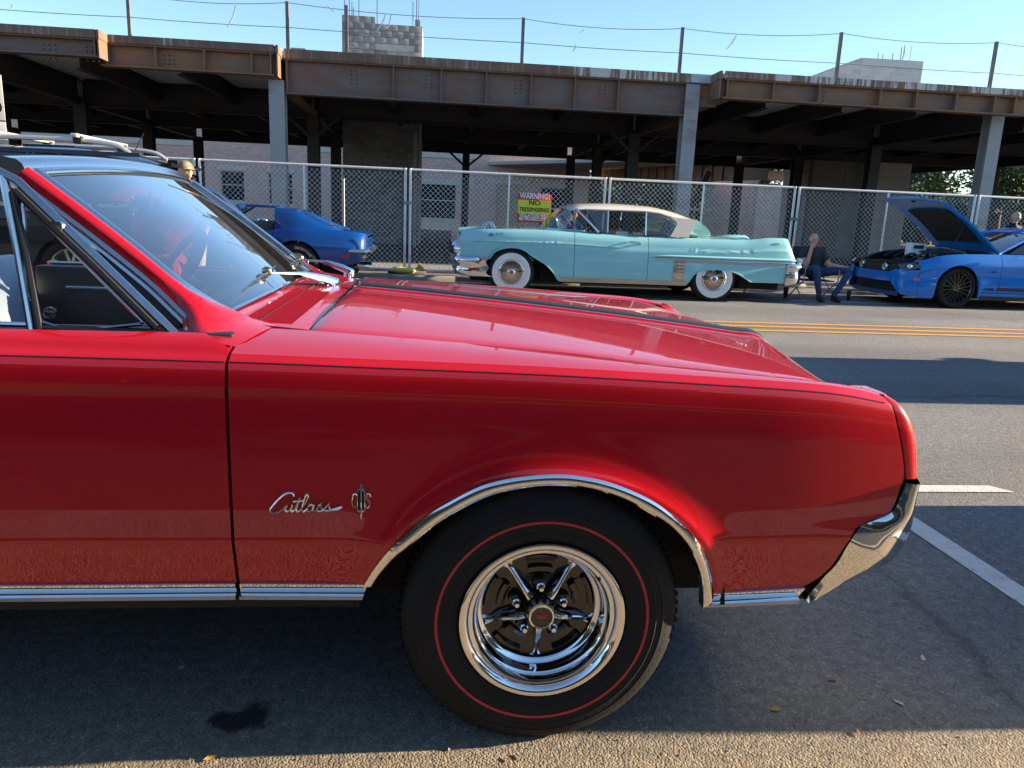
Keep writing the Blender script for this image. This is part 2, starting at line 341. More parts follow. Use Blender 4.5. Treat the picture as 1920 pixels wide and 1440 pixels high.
# ================================================================== trees and the side of the street behind the camera
BARK = simple('bark', (.10, .075, .055), .9, var=.25, vscale=12, bump=.5, bscale=20)
def leaf_mat(name, a, b):
    m, nt, bs = pbsdf(name); L = nt.links.new
    n = N(nt, 'ShaderNodeTexNoise', in_Scale=1.6, in_Detail=4.0); L(world_pos(nt), n.inputs[0]); L(ramp(nt, n.outputs[0], [(.32, a), (.68, b)]), bs.inputs['Base Color']); bs.inputs['Roughness'].default_value = .55
    bs.inputs['Transmission Weight'].default_value = 0
    bs.inputs['Subsurface Weight'].default_value = 0
    return m
LEAF = leaf_mat('leaf green', (.028, .062, .015), (.065, .115, .03)); LEAF2 = leaf_mat('leaf light green', (.06, .11, .025), (.13, .19, .05))
def tree_mesh(seed, h, r, n_leaf, leaf=.16):
    rnd = random.Random(seed); tr = MB(); th = h*.42
    tr.tube([(0, 0, -.1), (rnd.uniform(-.1, .1), 0, th*.5), (rnd.uniform(-.2, .2), rnd.uniform(-.2, .2), th), (rnd.uniform(-.3, .3), 0, h*.8)], [h*.028, h*.021, h*.016, h*.005], 8)
    clumps = []
    for k in range(int(13+r*3)):
        a, u = rnd.uniform(0, 2*math.pi), rnd.uniform(-1, 1); q = rnd.uniform(.35, .95)
        c = Vector((r*q*math.cos(a)*math.sqrt(1-u*u), r*q*math.sin(a)*math.sqrt(1-u*u), h*.64+h*.33*u*q)); clumps.append((c, r*rnd.uniform(.28, .46)))
        tr.tube([(0, 0, th*rnd.uniform(.6, 1)), tuple(c*.6+Vector((0, 0, th*.35))), tuple(c)], [h*.010, h*.006, h*.002], 5)
    lf = MB()
    for k in range(n_leaf):
        c, rc = clumps[rnd.randrange(len(clumps))]; d = Vector((rnd.gauss(0, 1), rnd.gauss(0, 1), rnd.gauss(0, .8))).normalized()*rc*rnd.uniform(.4, 1.08); p = c+d
        t = Vector((rnd.gauss(0, 1), rnd.gauss(0, 1), rnd.gauss(0, .6))).normalized(); s = t.orthogonal().normalized(); w_ = leaf*rnd.uniform(.6, 1.2)
        lf.add([p-t*w_, p+s*w_*.45, p+t*w_, p-s*w_*.45], [(0, 1, 2, 3)])
    return tr.mesh('trunk', BARK, merge=0), lf.mesh('crown', LEAF, smooth=False, merge=0), lf
T1 = tree_mesh(1, 7.5, 2.8, 5200, .17); T2 = tree_mesh(2, 6.2, 2.5, 4200, .15); T3 = tree_mesh(3, 9.0, 3.4, 5600, .19)
def tree(name, T, loc, label, s=1, rz=0, group=None):
    t = empty(name, loc, rz, label=label, cat='tree', group=group); t.scale = (s, s, s)
    for nm, me in zip(('trunk', 'crown'), T[:2]):
        o = bpy.data.objects.new(nm, me); COL.objects.link(o); o.parent = t
    return t
BACK = [(24, 47, 1.0, T1), (30, 50, 1.1, T2), (35, 46, 1.0, T3), (40, 52, 1.2, T1), (46, 48, 1.0, T2), (20, 60, 1.2, T3), (27, 64, 1.3, T1), (14, 70, 1.1, T2), (52, 56, 1.3, T3), (36, 62, 1.2, T2), (60, 50, 1.2, T1), (9, 74, 1.2, T1), (44, 66, 1.3, T3)]
ORD = 'first second third fourth fifth sixth seventh eighth ninth tenth eleventh twelfth thirteenth fourteenth fifteenth sixteenth seventeenth eighteenth'.split()
KIND = {id(T1): 'rounded', id(T2): 'low spreading', id(T3): 'tall'}
for i, (x, y, s, T) in enumerate(sorted(BACK, key=lambda q: q[0])+[(-38, 44, 1.2, T3), (-46, 50, 1.2, T1), (75, 40, 1.3, T3), (82, 48, 1.3, T1), (95, 44, 1.4, T2)]):
    tree('broadleaf_tree', T, (x, y, 0), KIND[id(T)]+' leafy tree beyond the site, '+('near' if y < 49 else 'far')+' row, '+ORD[i]+' from the brick building', s, i*1.3, 'trees beyond the building site')
rnd = random.Random(5); m = MB()
for k in range(62000):
    x = rnd.uniform(4, 120); y = rnd.uniform(70, 76)-.12*max(0, x-40); zt = 5.0+2.2*noise.noise(Vector((x*.13, 0, 0)))+1.2*noise.noise(Vector((x*.5, 3, 0))); z = zt*rnd.random()**.8; p = Vector((x, y, z))
    t = Vector((rnd.gauss(0, 1), rnd.gauss(0, 1), rnd.gauss(0, .6))).normalized(); q = t.orthogonal().normalized(); w_ = .36*rnd.uniform(.6, 1.3)
    m.add([p-t*w_, p+q*w_*.6, p+t*w_, p-q*w_*.6], [(0, 1, 2, 3)])
m.build('treeline', LEAF, label='dense green wood closing the view beyond the building site', kind='stuff', smooth=False, merge=0)
# ---- behind the camera: shop row with windows, street trees, lawn strip
GRASSM = ground_mat('lawn', [(.03, .06, .015), (.055, .10, .025), (.08, .13, .035)], 12, .8, 80, .03)
sheet('lawn', -80, 120, -6.2, -3.2, .06, GRASSM, kind='structure')
sheet('forecourt', -80, 120, -40, -6.2, .03, ground_mat('dark forecourt', [(.03, .03, .03), (.05, .048, .045), (.06, .056, .05)], 3, .3), kind='structure')
SHOPB = simple('shop brick', (.09, .04, .03), .9, var=.25, vscale=3); SHOPT = simple('shop stone', (.20, .185, .16), .85, var=.1)
for i, (x0, x1, h, mt) in enumerate(((-34, -13, 5.2, SHOPB), (-12.8, 6, 5.6, simple('shop tan brick', (.12, .085, .06), .9, var=.2, vscale=3)), (6.2, 22, 5.0, SHOPB), (22.2, 42, 5.8, simple('shop grey', (.09, .088, .085), .9, var=.2, vscale=3)))):
    b0 = empty('shop_building', ((x0+x1)/2, -14, 0), label='low shop building across the pavement, facing the parked cars, number %d along the row' % (i+1) if False else ['red brick shop at the far end of the row facing the street', 'tan brick shop facing the red convertible', 'red brick shop facing the stall line', 'grey shop facing the end of the block'][i], cat='building', group='shops behind the pavement')
    MB().box(x0, x1, -22, -12, 0, h).build('wall', mt, b0, world=True); MB().box(x0-.1, x1+.1, -12.25, -11.9, h-.5, h+.1).build('cornice', SHOPT, b0, world=True)
    n = int((x1-x0)/3.2)
    for k in range(n):
        xa = x0+.7+k*(x1-x0-1.4)/n; xb = xa+(x1-x0-1.4)/n-.7
        for za, zb in ((.7, 3.1),):
            wd = MB().box(xa, xb, -12.03, -11.98, za, zb).build('window', WGL2 if 'WGL2' in globals() else BLACK, b0, world=True)
            MB().box(xa-.1, xb+.1, -12.05, -11.88, za-.15, za-.01).build('sill', SHOPT, wd, world=True)
for i, (x, y, s, T) in enumerate(((-13.5, -5.2, .7, T2), (-24, -6.0, .8, T1), (9.0, -1.9, .82, T1), (14.5, -2.2, .9, T2), (-30, -6.5, .9, T3), (-19, -5.1, .8, T1), (21, -2.3, .75, T3), (12, -6.5, .6, T2))):  # those on the pavement ahead are unseen, added to shade the near pavement
    tree('street_tree', T, (x, y, .05), ['low street tree in the lawn well behind the red car', 'street tree in the lawn farther behind the red car', 'unseen tree added for shade on the pavement ahead of the red car', 'second unseen tree added for shade along the pavement ahead', 'tall street tree at the start of the block', 'street tree far back along the lawn', 'third unseen tree added for shade along the pavement ahead', 'low street tree by the red brick shop'][i], s, i*2.1, 'street trees behind the pavement')
# ================================================================== steel parking deck under construction
def steel_mat(name, base, rust, scale=1.5, bias=.5):
    m, nt, b = pbsdf(name); L = nt.links.new; P = world_pos(nt)
    mp = N(nt, 'ShaderNodeMapping'); mp.inputs['Scale'].default_value = (.6, .6, 1.8); L(P, mp.inputs[0])
    n = N(nt, 'ShaderNodeTexNoise', in_Scale=scale, in_Detail=9.0, in_Roughness=.68); L(mp.outputs[0], n.inputs[0])
    L(ramp(nt, n.outputs[0], [(bias-.10, base), (bias, tuple(lerp(a, c, .55) for a, c in zip(base, rust))), (bias+.10, rust)]), b.inputs['Base Color'])
    b.inputs['Roughness'].default_value = .62; b.inputs['Metallic'].default_value = .25
    n2 = N(nt, 'ShaderNodeTexNoise', in_Scale=24.0, in_Detail=5.0); L(P, n2.inputs[0]); bp = N(nt, 'ShaderNodeBump', in_Strength=.18, in_Distance=.02); L(n2.outputs[0], bp.inputs['Height']); L(bp.outputs[0], b.inputs['Normal'])
    return m
STEEL = steel_mat('mill scale steel', (.155, .122, .115), (.175, .092, .060), 2.2, .52)
RUST = steel_mat('rusty steel', (.165, .115, .095), (.25, .125, .062), 2.0, .49)
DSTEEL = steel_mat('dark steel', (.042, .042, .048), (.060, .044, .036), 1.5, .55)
def edge_mat():
    m, nt, b = pbsdf('slab edge, rust with lime runs'); L = nt.links.new; P = world_pos(nt)
    mp = N(nt, 'ShaderNodeMapping'); mp.inputs['Scale'].default_value = (14, 3, .9); L(P, mp.inputs[0])
    n = N(nt, 'ShaderNodeTexNoise', in_Scale=1.0, in_Detail=4.0, in_Roughness=.6); L(mp.outputs[0], n.inputs[0])
    g = N(nt, 'ShaderNodeTexNoise', in_Scale=.55, in_Detail=2.0); L(P, g.inputs[0])
    sm = N(nt, 'ShaderNodeMath', operation='MULTIPLY'); L(n.outputs[0], sm.inputs[0]); L(g.outputs[0], sm.inputs[1])
    L(ramp(nt, sm.outputs[0], [(.17, (.14, .085, .06)), (.25, (.20, .125, .09)), (.29, (.27, .20, .16)), (.33, (.50, .47, .45))]), b.inputs['Base Color']); b.inputs['Roughness'].default_value = .8
    return m
EDGE = edge_mat()
GALV = simple('galvanised steel', (.44, .46, .48), .38, .8, var=.12, vscale=9)
CONCB = simple('grey concrete', (.36, .35, .33), .85, var=.15, vscale=2, bump=.2)
def block_mat(name, lo, hi):
    m, nt, b = pbsdf(name); L = nt.links.new
    oi = N(nt, 'ShaderNodeObjectInfo'); n = N(nt, 'ShaderNodeTexNoise', in_Scale=9.0, in_Detail=6.0); L(world_pos(nt), n.inputs[0])
    c = ramp(nt, oi.outputs['Random'], [(0, lo), (1, hi)]); c2 = ramp(nt, n.outputs[0], [(.3, (.82,)*3), (.7, (1.12,)*3)])
    mx = N(nt, 'ShaderNodeMix', data_type='RGBA', blend_type='MULTIPLY'); mx.inputs['Factor'].default_value = 1; L(c, mx.inputs['A']); L(c2, mx.inputs['B']); L(mx.outputs['Result'], b.inputs['Base Color']); b.inputs['Roughness'].default_value = .92
    return m
BLOCK = block_mat('concrete block', (.15, .155, .165), (.25, .255, .26))
MORTAR = simple('mortar', (.36, .36, .35), .95, var=.1)
def ibeam(p0, p1, d, bf, tf=.025, tw=.016):
    """one rolled section from p0 to p1, top at the given points"""
    a, b = Vector(p0), Vector(p1); t = (b-a).normalized(); s = t.cross(Vector((0, 0, 1))).normalized(); u = s.cross(t)
    pr = [(-bf/2, 0), (bf/2, 0), (bf/2, -tf), (tw/2, -tf), (tw/2, -d+tf), (bf/2, -d+tf), (bf/2, -d), (-bf/2, -d), (-bf/2, -d+tf), (-tw/2, -d+tf), (-tw/2, -tf), (-bf/2, -tf)]
    return MB().loft([[p+s*x+u*z for x, z in pr] for p in (a, b)], True, caps=True)
deck = empty('parking_deck', (5, 19, 0), label='unfinished parking deck of rusty steel girders and columns behind the fence', cat='building')
TOP = 4.65
def girder(x0, x1, Y, ztop, zweb, zbot, stiff, mat, bolts=()):
    """edge girder: slab edge strip above, section below, welded stiffeners"""
    g = ibeam((x0, Y, zweb), (x1, Y, zweb), zweb-zbot, .30, .03, .02).build('edge_girder', mat, deck, world=True, smooth=False)
    MB().box(x0, x1, Y-.19, Y-.15, zweb+.003, ztop).build('slab_edge_plate', EDGE, g, world=True)
    for x in stiff: MB().box(x-.014, x+.014, Y-.158, Y-.012, zbot+.032, zweb-.032).build('stiffener', mat, g, world=True)
    for x in bolts:
        for i in range(4):
            for j in (-1, 1):
                MB().lathe([(0, -.014), (.016, -.012), (.018, 0)], 6, (x+j*.06, Y-.011, zweb-.16-.09*i), (0, 1, 0)).build('bolt', DSTEEL, g, world=True)
    return g
px_x = lambda px, py, Y: atY(px, py, Y).x
YA, YB, YCG, YE = 18.2, 18.65, 19.0, 18.4
girder(-14, px_x(186, 80, YA), YA, TOP, 4.48, 4.12, [px_x(184, 80, YA)-.02], STEEL, [px_x(p, 80, YA) for p in (88, 98, 168, 178)])
girder(px_x(192, 90, YB), px_x(517, 120, YB), YB, TOP, 4.49, 4.02, [px_x(p, 110, YB) for p in (205, 296, 386, 474, 510)], RUST, [px_x(p, 110, YB) for p in (314, 322)])
girder(px_x(535, 110, YCG), px_x(1288, 180, YCG), YCG, TOP, 4.45, 3.70, [px_x(p, 170, YCG) for p in (738, 827, 911, 994, 1076, 1157)]+[px_x(540, 140, YCG)], STEEL, [px_x(p, 150, YCG) for p in (664, 804, 972, 1130)])
girder(px_x(1352, 170, YE), px_x(1925, 190, YE), YE, TOP, 4.50, 4.06, [px_x(p, 170, YE) for p in (1359, 1446, 1531, 1646, 1714, 1789, 1861, 1900)], RUST, [px_x(p, 165, YE) for p in (1541, 1718)])
girder(px_x(1928, 190, YCG), 26, YCG, TOP, 4.45, 3.80, [15.6, 17.4, 19.2], STEEL)
# short returns where the edge steps in and out
for (x, ya, yb, zb) in ((px_x(190, 80, YA), YA-.1, YB-.1, 4.1), (px_x(522, 100, YB), YB-.1, YCG-.1, 4.0), (px_x(1345, 170, YE), YE-.1, YCG-.1, 4.05)):
    MB().box(x-.015, x+.015, ya-.08, yb+.02, zb, 4.47).build('return_plate', RUST, deck, world=True)
    MB().box(x-.03, x+.03, ya-.09, yb+.02, 4.475, TOP-.002).build('slab_edge_plate', EDGE, deck, world=True)
MB().box(px_x(1296, 160, YCG), px_x(1345, 165, YCG), YCG-.03, YCG+.02, 3.95, 4.45).build('splice_plate', RUST, deck, world=True)
MB().box(px_x(1290, 160, YCG), px_x(1347, 165, YCG), YCG-.20, YCG-.15, 4.455, TOP).build('slab_edge_plate', simple('bare galvanised edge', (.42, .44, .46), .5, .4, var=.15), deck, world=True)
# slab and ribbed metal deck
MB().box(-40, 70, 19.05, 37.0, 4.56, TOP-.01).build('deck_slab', CONCB, deck, world=True)
MB().box(-14, px_x(188, 80, YA), YA-.14, 19.05, 4.50, TOP-.012).build('deck_slab', CONCB, deck, world=True)
MB().box(px_x(194, 80, YB), px_x(520, 80, YB), YB-.14, 19.05, 4.51, TOP-.014).build('deck_slab', CONCB, deck, world=True)
MB().box(px_x(1356, 170, YE), 26, YE-.14, 19.05, 4.515, TOP-.014).build('deck_slab', CONCB, deck, world=True)
prof_ = []; k = 0; y = 19.1
while y < 36.9:
    prof_ += [(y, 4.55), (y+.06, 4.48), (y+.16, 4.48), (y+.22, 4.55)]; y += .30
MB().loft([[Vector((x, a, b)) for a, b in prof_] for x in (-39, 69)]).build('metal_decking', simple('decking zinc', (.62, .64, .67), .55, .1, var=.1), deck, world=True, smooth=False)
# columns on the grid
CX, CY = (-17.5, -10.1, -3.6, 6.05, 13.9, 22.0), (24.3, 29.6, 35.5)
def column(x, y, zt, mat, w=.30):
    pr = [(-w/2, -w/2), (w/2, -w/2), (w/2, -w/2+.024), (.009, -w/2+.024), (.009, w/2-.024), (w/2, w/2-.024), (w/2, w/2), (-w/2, w/2), (-w/2, w/2-.024), (-.009, w/2-.024), (-.009, -w/2+.024), (-w/2, -w/2+.024)]
    c = MB().loft([[Vector((x+a, y+b, z)) for a, b in pr] for z in (.05, zt)], True, caps=True).build('column', mat, deck, world=True, smooth=False)
    MB().box(x-.27, x+.27, y-.27, y+.27, .05, .085).build('base_plate', mat, c, world=True)
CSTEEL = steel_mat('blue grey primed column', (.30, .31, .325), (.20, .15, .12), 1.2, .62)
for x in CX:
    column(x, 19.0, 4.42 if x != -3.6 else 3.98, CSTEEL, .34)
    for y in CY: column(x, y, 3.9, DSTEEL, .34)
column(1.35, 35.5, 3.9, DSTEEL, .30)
MB().box(-.19+px_x(786, 300, 26.6), px_x(786, 300, 26.6)-.07, 26.5, 26.62, .05, 3.72).build('column', CSTEEL, deck, world=True)
# main beams along each grid row, floor beams across, sloping braces at the column heads
for y in CY:
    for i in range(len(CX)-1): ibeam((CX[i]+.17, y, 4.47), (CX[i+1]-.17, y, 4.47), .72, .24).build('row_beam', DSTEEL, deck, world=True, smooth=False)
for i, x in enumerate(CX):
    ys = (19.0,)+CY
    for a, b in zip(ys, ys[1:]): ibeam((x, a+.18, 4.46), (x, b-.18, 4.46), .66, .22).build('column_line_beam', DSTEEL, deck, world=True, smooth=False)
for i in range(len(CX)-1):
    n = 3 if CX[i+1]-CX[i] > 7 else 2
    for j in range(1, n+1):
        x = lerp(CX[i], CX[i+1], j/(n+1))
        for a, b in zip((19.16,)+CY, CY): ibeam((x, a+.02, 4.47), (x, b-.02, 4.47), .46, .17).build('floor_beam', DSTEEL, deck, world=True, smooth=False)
for x0, y0, x1, y1 in ((px_x(545, 185, 19.2), 19.3, px_x(592, 215, 24.2), 24.1), (6.3, 19.3, 6.25, 24.1)):
    MB().bar((x0, y0, 3.75), (x1, y1, 3.85), .12, .14).build('brace', RUST, deck, world=True)
for x, y in ((1.35, 35.3), (6.05, 24.1), (-3.6, 24.1), (6.05, 29.4)):
    for s in (-1, 1): MB().bar((x+s*.12, y, 3.25), (x+s*.75, y, 3.78), .09, .09).build('knee_brace', DSTEEL, deck, world=True)
# guard posts and cables on the roof edge
RAILP = simple('guard post', (.16, .14, .13), .6, .4, var=.2)
posts = []
for px, pyt, pyb in ((-60, -28, 45), (244, -14, 66), (540, 3, 92), (650, 10, 100), (978, 33, 121), (1273, 51, 139), (1567, 60, 150), (1855, 77, 163), (2130, 95, 180)):
    Y = 19.25; base = atY(px, pyb, Y); top = atY(px+(px-430)*-.0, pyt, Y); h = top.z
    MB().box(base.x-.035, base.x+.035, Y-.035, Y+.035, TOP-.02, h).build('guard_post', RAILP, deck, world=True); posts.append((base.x, Y, h))
main = [p for i, p in enumerate(posts) if i != 3]
WIRE = simple('cable', (.20, .20, .21), .5, .5)
for a, b in zip(main, main[1:]):
    for lvl, sag in ((.03, .10), (.55, .02)):
        za, zb = (a[2]-lvl, b[2]-lvl) if lvl < .1 else (TOP+.52, TOP+.52)
        MB().tube([Vector((lerp(a[0], b[0], t), a[1]-.04, lerp(za, zb, t)-sag*4*t*(1-t))) for t in linsp_(0, 1, 13)] if False else [Vector((lerp(a[0], b[0], k/12), a[1]-.04, lerp(za, zb, k/12)-sag*4*(k/12)*(1-k/12))) for k in range(13)], .008, 5).build('guard_cable', WIRE, deck, world=True)
TAPE = simple('white flagging tape', (.75, .75, .70), .7)
for px, py, dx, dy in ((441, 10, -16, 42), (722, 27, -16, 30), (732, 28, -8, 26), (1094, 55, -10, 8), (1078, 85, -6, 12), (1380, 66, -20, 28), (22, 8, -8, 14), (610, 10, 14, 12), (1696, 84, -6, 30)):
    a = atY(px, py, 19.15); b = atY(px+dx, py+dy, 19.15)
    MB().loft([[a+Vector((0, 0, 0)), a+Vector((.03, .01, 0))], [a.lerp(b, .5)+Vector((.02, .02, 0)), a.lerp(b, .5)+Vector((.055, .0, 0))], [b, b+Vector((.035, .01, .01))]]).build('flagging_tape', TAPE, deck, world=True, solid=.003)
# ---- masonry stair tower, every block on the street face
tower = empty('masonry_tower', (-1.6, 28.5, 0), label='grey concrete block stair tower rising above the deck roof, reinforcing bars on top', cat='tower')
ty = 27.6; tx0, tx1 = px_x(641, 70, ty), px_x(788, 80, ty); tw = tx1-tx0; bw, bh = tw/7, .2035
rows_n = int((atY(700, 25, 27.6).z-.05)/bh+.5)
MB().box(tx0+.01, tx1-.01, ty+.03, ty+3.0, 0, .05+(rows_n-1)*bh).build('core', MORTAR, tower, world=True)
blk = MB().box(.005, bw-.005, 0, .05, .005, bh-.005).mesh('block', BLOCK, bevel=.006); half = MB().box(.005, bw/2-.005, 0, .05, .005, bh-.005).mesh('block', BLOCK, bevel=.006)
def put(me, parent, x, y, z, rz=0):
    o = bpy.data.objects.new('block', me); COL.objects.link(o); o.parent = parent; o.location = Vector((x, y, z))-Vector(parent.location); o.rotation_euler = (0, 0, rz); return o
rows_n = int((atY(700, 25, 27.6).z-.05)/bh+.5)
for r in range(rows_n):
    z = .05+r*bh; x = tx0; top_row = r >= rows_n-1
    lim = tx1 if not top_row else tx0+bw*3.05
    if r % 2: put(half, tower, x, ty, z); x += bw/2
    while x+bw <= lim+.01:
        if not (rows_n-4 > r >= rows_n-8 and tx0+bw*3.6 < x < tx0+bw*5.6): put(blk, tower, x, ty, z)
        x += bw
    if x+bw/2 <= lim+.01: put(half, tower, x, ty, z)
put(half, tower, tx1-bw/2, ty, .05+(rows_n-1)*bh)
MB().box(tx0+bw*3.0, tx0+bw*6.2, ty-.012, ty+.03, .05+(rows_n-5)*bh, .05+(rows_n-4.05)*bh).build('lintel', CONCB, tower, world=True)
MB().box(tx0+bw*3.8, tx0+bw*5.9, ty+.025, ty+.06, .05+(rows_n-8)*bh, .05+(rows_n-5)*bh).build('infill', simple('infill block', (.25, .25, .27), .9, var=.2, vscale=5), tower, world=True)
MB().box(tx1-.002, tx1+.06, ty+.02, ty+2.98, .05, .05+(rows_n-1)*bh).build('side_wall', CONCB, tower, world=True)
BAR = simple('reinforcing bar', (.10, .085, .08), .7, .4)
for px, pyt, pyb in ((646, -30, 24), (655, 0, 24), (660, 4, 25), (663, 13, 25), (673, -25, 25), (707, -30, 38), (774, 3, 43), (781, -40, 33), (785, -40, 33)):
    a, b = atY(px, pyb+6, ty+.4), atY(px, pyt, ty+.4); MB().tube([a, Vector((a.x, a.y, b.z))], .012, 5).build('rebar', BAR, tower, world=True)
# ---- second tower, smooth faced, cut-off shoulder
tow2 = empty('masonry_shaft', (18, 34, 0), label='pale grey block shaft with sloped shoulder above the right end of the deck', cat='tower')
t2y = 33.0; q = [atY(x, y, t2y) for x, y in ((1548, 160), (1548, 134), (1616, 108), (1732, 115), (1730, 160))]
m, nt, b_ = pbsdf('pale block courses'); br = N(nt, 'ShaderNodeTexBrick', in_Scale=1.0); br.inputs['Brick Width'].default_value = .41; br.inputs['Row Height'].default_value = .205; br.inputs['Mortar Size'].default_value = .008
br.inputs['Color1'].default_value = (.36, .37, .39, 1); br.inputs['Color2'].default_value = (.45, .455, .46, 1); br.inputs['Mortar'].default_value = (.5, .5, .5, 1)
mp = N(nt, 'ShaderNodeMapping'); mp.inputs['Rotation'].default_value = (R(90), 0, 0); nt.links.new(world_pos(nt), mp.inputs[0]); nt.links.new(mp.outputs[0], br.inputs[0]); nt.links.new(br.outputs[0], b_.inputs['Base Color']); b_.inputs['Roughness'].default_value = .9
PALEBLK = m
MB().prism([(q[0].x, 0), (q[1].x, q[1].z), (q[2].x, q[2].z), (q[3].x, q[3].z), (q[3].x, 0)], t2y, t2y+3).build('shaft', PALEBLK, tow2, world=True)
for px, t, bt in ((1645, 100, 112), (1654, 102, 112), (1672, 99, 113), (1687, 86, 114), (1705, 86, 115)):
    a, b = atY(px, bt+4, t2y+.3), atY(px, t, t2y+.3); MB().tube([a, Vector((a.x, a.y, b.z))], .016, 5).build('rebar', BAR, tow2, world=True)
# small roof upstands seen just over the edge
for i, (pa, pb, pt, pbm) in enumerate(((545, 572, 89, 100),)):
    a, b = atY(pa, pt, 30), atY(pb, pbm, 30); MB().box(a.x, b.x, 30, 31, TOP-.01, a.z).build('roof_upstand', CONCB, deck, world=True)
# ---- block walls under the deck, right part
for (name, x0, x1, yt, yb, Y, mat, lab) in (
    ('block_wall', 1630, 1711, 303, 470, 29.2, PALEBLK, 'pale block wall standing between the dark columns under the deck'),
    ('block_wall', 1590, 1620, 300, 470, 29.9, PALEBLK, 'narrow mottled block pier next to the pale block wall'),
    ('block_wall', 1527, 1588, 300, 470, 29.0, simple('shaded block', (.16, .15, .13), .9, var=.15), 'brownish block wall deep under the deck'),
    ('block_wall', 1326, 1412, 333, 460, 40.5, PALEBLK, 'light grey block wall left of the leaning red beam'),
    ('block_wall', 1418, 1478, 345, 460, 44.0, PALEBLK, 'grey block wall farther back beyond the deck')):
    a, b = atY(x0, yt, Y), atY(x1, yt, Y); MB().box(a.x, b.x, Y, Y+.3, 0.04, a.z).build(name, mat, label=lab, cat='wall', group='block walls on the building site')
a, b = atY(1325, 318, 38.5), atY(1255, 452, 38.5)
ibeam(a, (b.x, 38.5, .05), .30, .20).build('leaning_beam', steel_mat('red primer steel', (.22, .075, .055), (.17, .06, .035)), label='red primed steel beam leaning against the deck behind the fence', cat='beam', smooth=False)
# ---- second deck beyond, its sunlit edge girder with many stiffeners
d2 = empty('far_parking_deck', (20, 48, 0), label='second rusty deck with closely ribbed girder, seen far behind under the first', cat='building')
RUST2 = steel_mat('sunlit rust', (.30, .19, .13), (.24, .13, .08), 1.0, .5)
A, B = atY(1122, 326, 52), atY(1300, 305, 42); A.z = 4.25; B.z = 4.25
def d2at(t): return A.lerp(B, t)
g2 = MB(); dirv = (B-A).normalized(); nv = Vector((dirv.y, -dirv.x, 0))
ibeam(A, B+dirv*6, .95, .35).build('edge_girder', RUST2, d2, world=True, smooth=False)
for k in range(16):
    p = d2at(k/12); MB().bar(p+nv*.09+Vector((0, 0, -.03)), p+nv*.09+Vector((0, 0, -.92)), .03, .16, dirv).build('stiffener', RUST2, d2, world=True)
MB().add([A+Vector((0, 0, .02)), B+dirv*6+Vector((0, 0, .02)), B+dirv*6+Vector((-14, 18, .02)), A+Vector((-4, 18, .02))], [(0, 1, 2, 3)]).build('deck_slab', CONCB, d2, world=True, solid=.2)
for px, w in ((1349, .36), (1418, .3)):
    p = atY(px, 340, 43.0); MB().box(p.x-w/2, p.x+w/2, 43, 43+w, .04, 4.6).build('column', CSTEEL, d2, world=True)
for px0, px1, yt, yb in ((1350, 1480, 317, 340),):
    a, b = atY(px0, yt, 43.4), atY(px1, yb, 43.4); ibeam((a.x, 43.4, a.z), (b.x, 43.4, a.z), a.z-b.z, .3).build('cross_beam', RUST2, d2, world=True, smooth=False)
# ---- brick building behind
def brick_mat():
    m, nt, b = pbsdf('red brown brick'); L = nt.links.new
    br = N(nt, 'ShaderNodeTexBrick', in_Scale=1.0); br.inputs['Brick Width'].default_value = .215; br.inputs['Row Height'].default_value = .075; br.inputs['Mortar Size'].default_value = .008; br.inputs['Bias'].default_value = -.1
    br.inputs['Color1'].default_value = (.48, .29, .25, 1); br.inputs['Color2'].default_value = (.62, .41, .355, 1); br.inputs['Mortar'].default_value = (.55, .49, .45, 1)
    mp = N(nt, 'ShaderNodeMapping'); mp.inputs['Rotation'].default_value = (R(90), 0, 0); L(world_pos(nt), mp.inputs[0]); L(mp.outputs[0], br.inputs[0]); L(br.outputs[0], b.inputs['Base Color']); b.inputs['Roughness'].default_value = .9
    bp = N(nt, 'ShaderNodeBump', in_Strength=.4, in_Distance=.01); L(br.outputs['Fac'], bp.inputs['Height']); bp.invert = True; L(bp.outputs[0], b.inputs['Normal'])
    return m
BRICK = brick_mat(); LIME = simple('limestone trim', (.47, .46, .42), .8, var=.1, vscale=3)
WGLASS = simple('dark window glass', (.015, .02, .022), .05, coat=1, spec=.8)
bb = empty('brick_building', (-2, 52, 0), label='brown brick building with pale stone bands and windows, seen under the deck', cat='building')
BY = 52.0
xr = px_x(1105, 330, BY)
holes = [(412, 460, 319, 378), (502, 550, 323, 384), (787, 855, 343, 412), (930, 985, 344, 430), (1013, 1060, 350, 437)]
H_ = []
for x0, x1, yt, yb in holes:
    a, b = atY(x0, yt, BY), atY(x1, yb, BY); H_.append((a.x, b.x, b.z, a.z))
xsb = [-40]; 
for h in H_: xsb += [h[0], h[1]]
xsb += [xr]
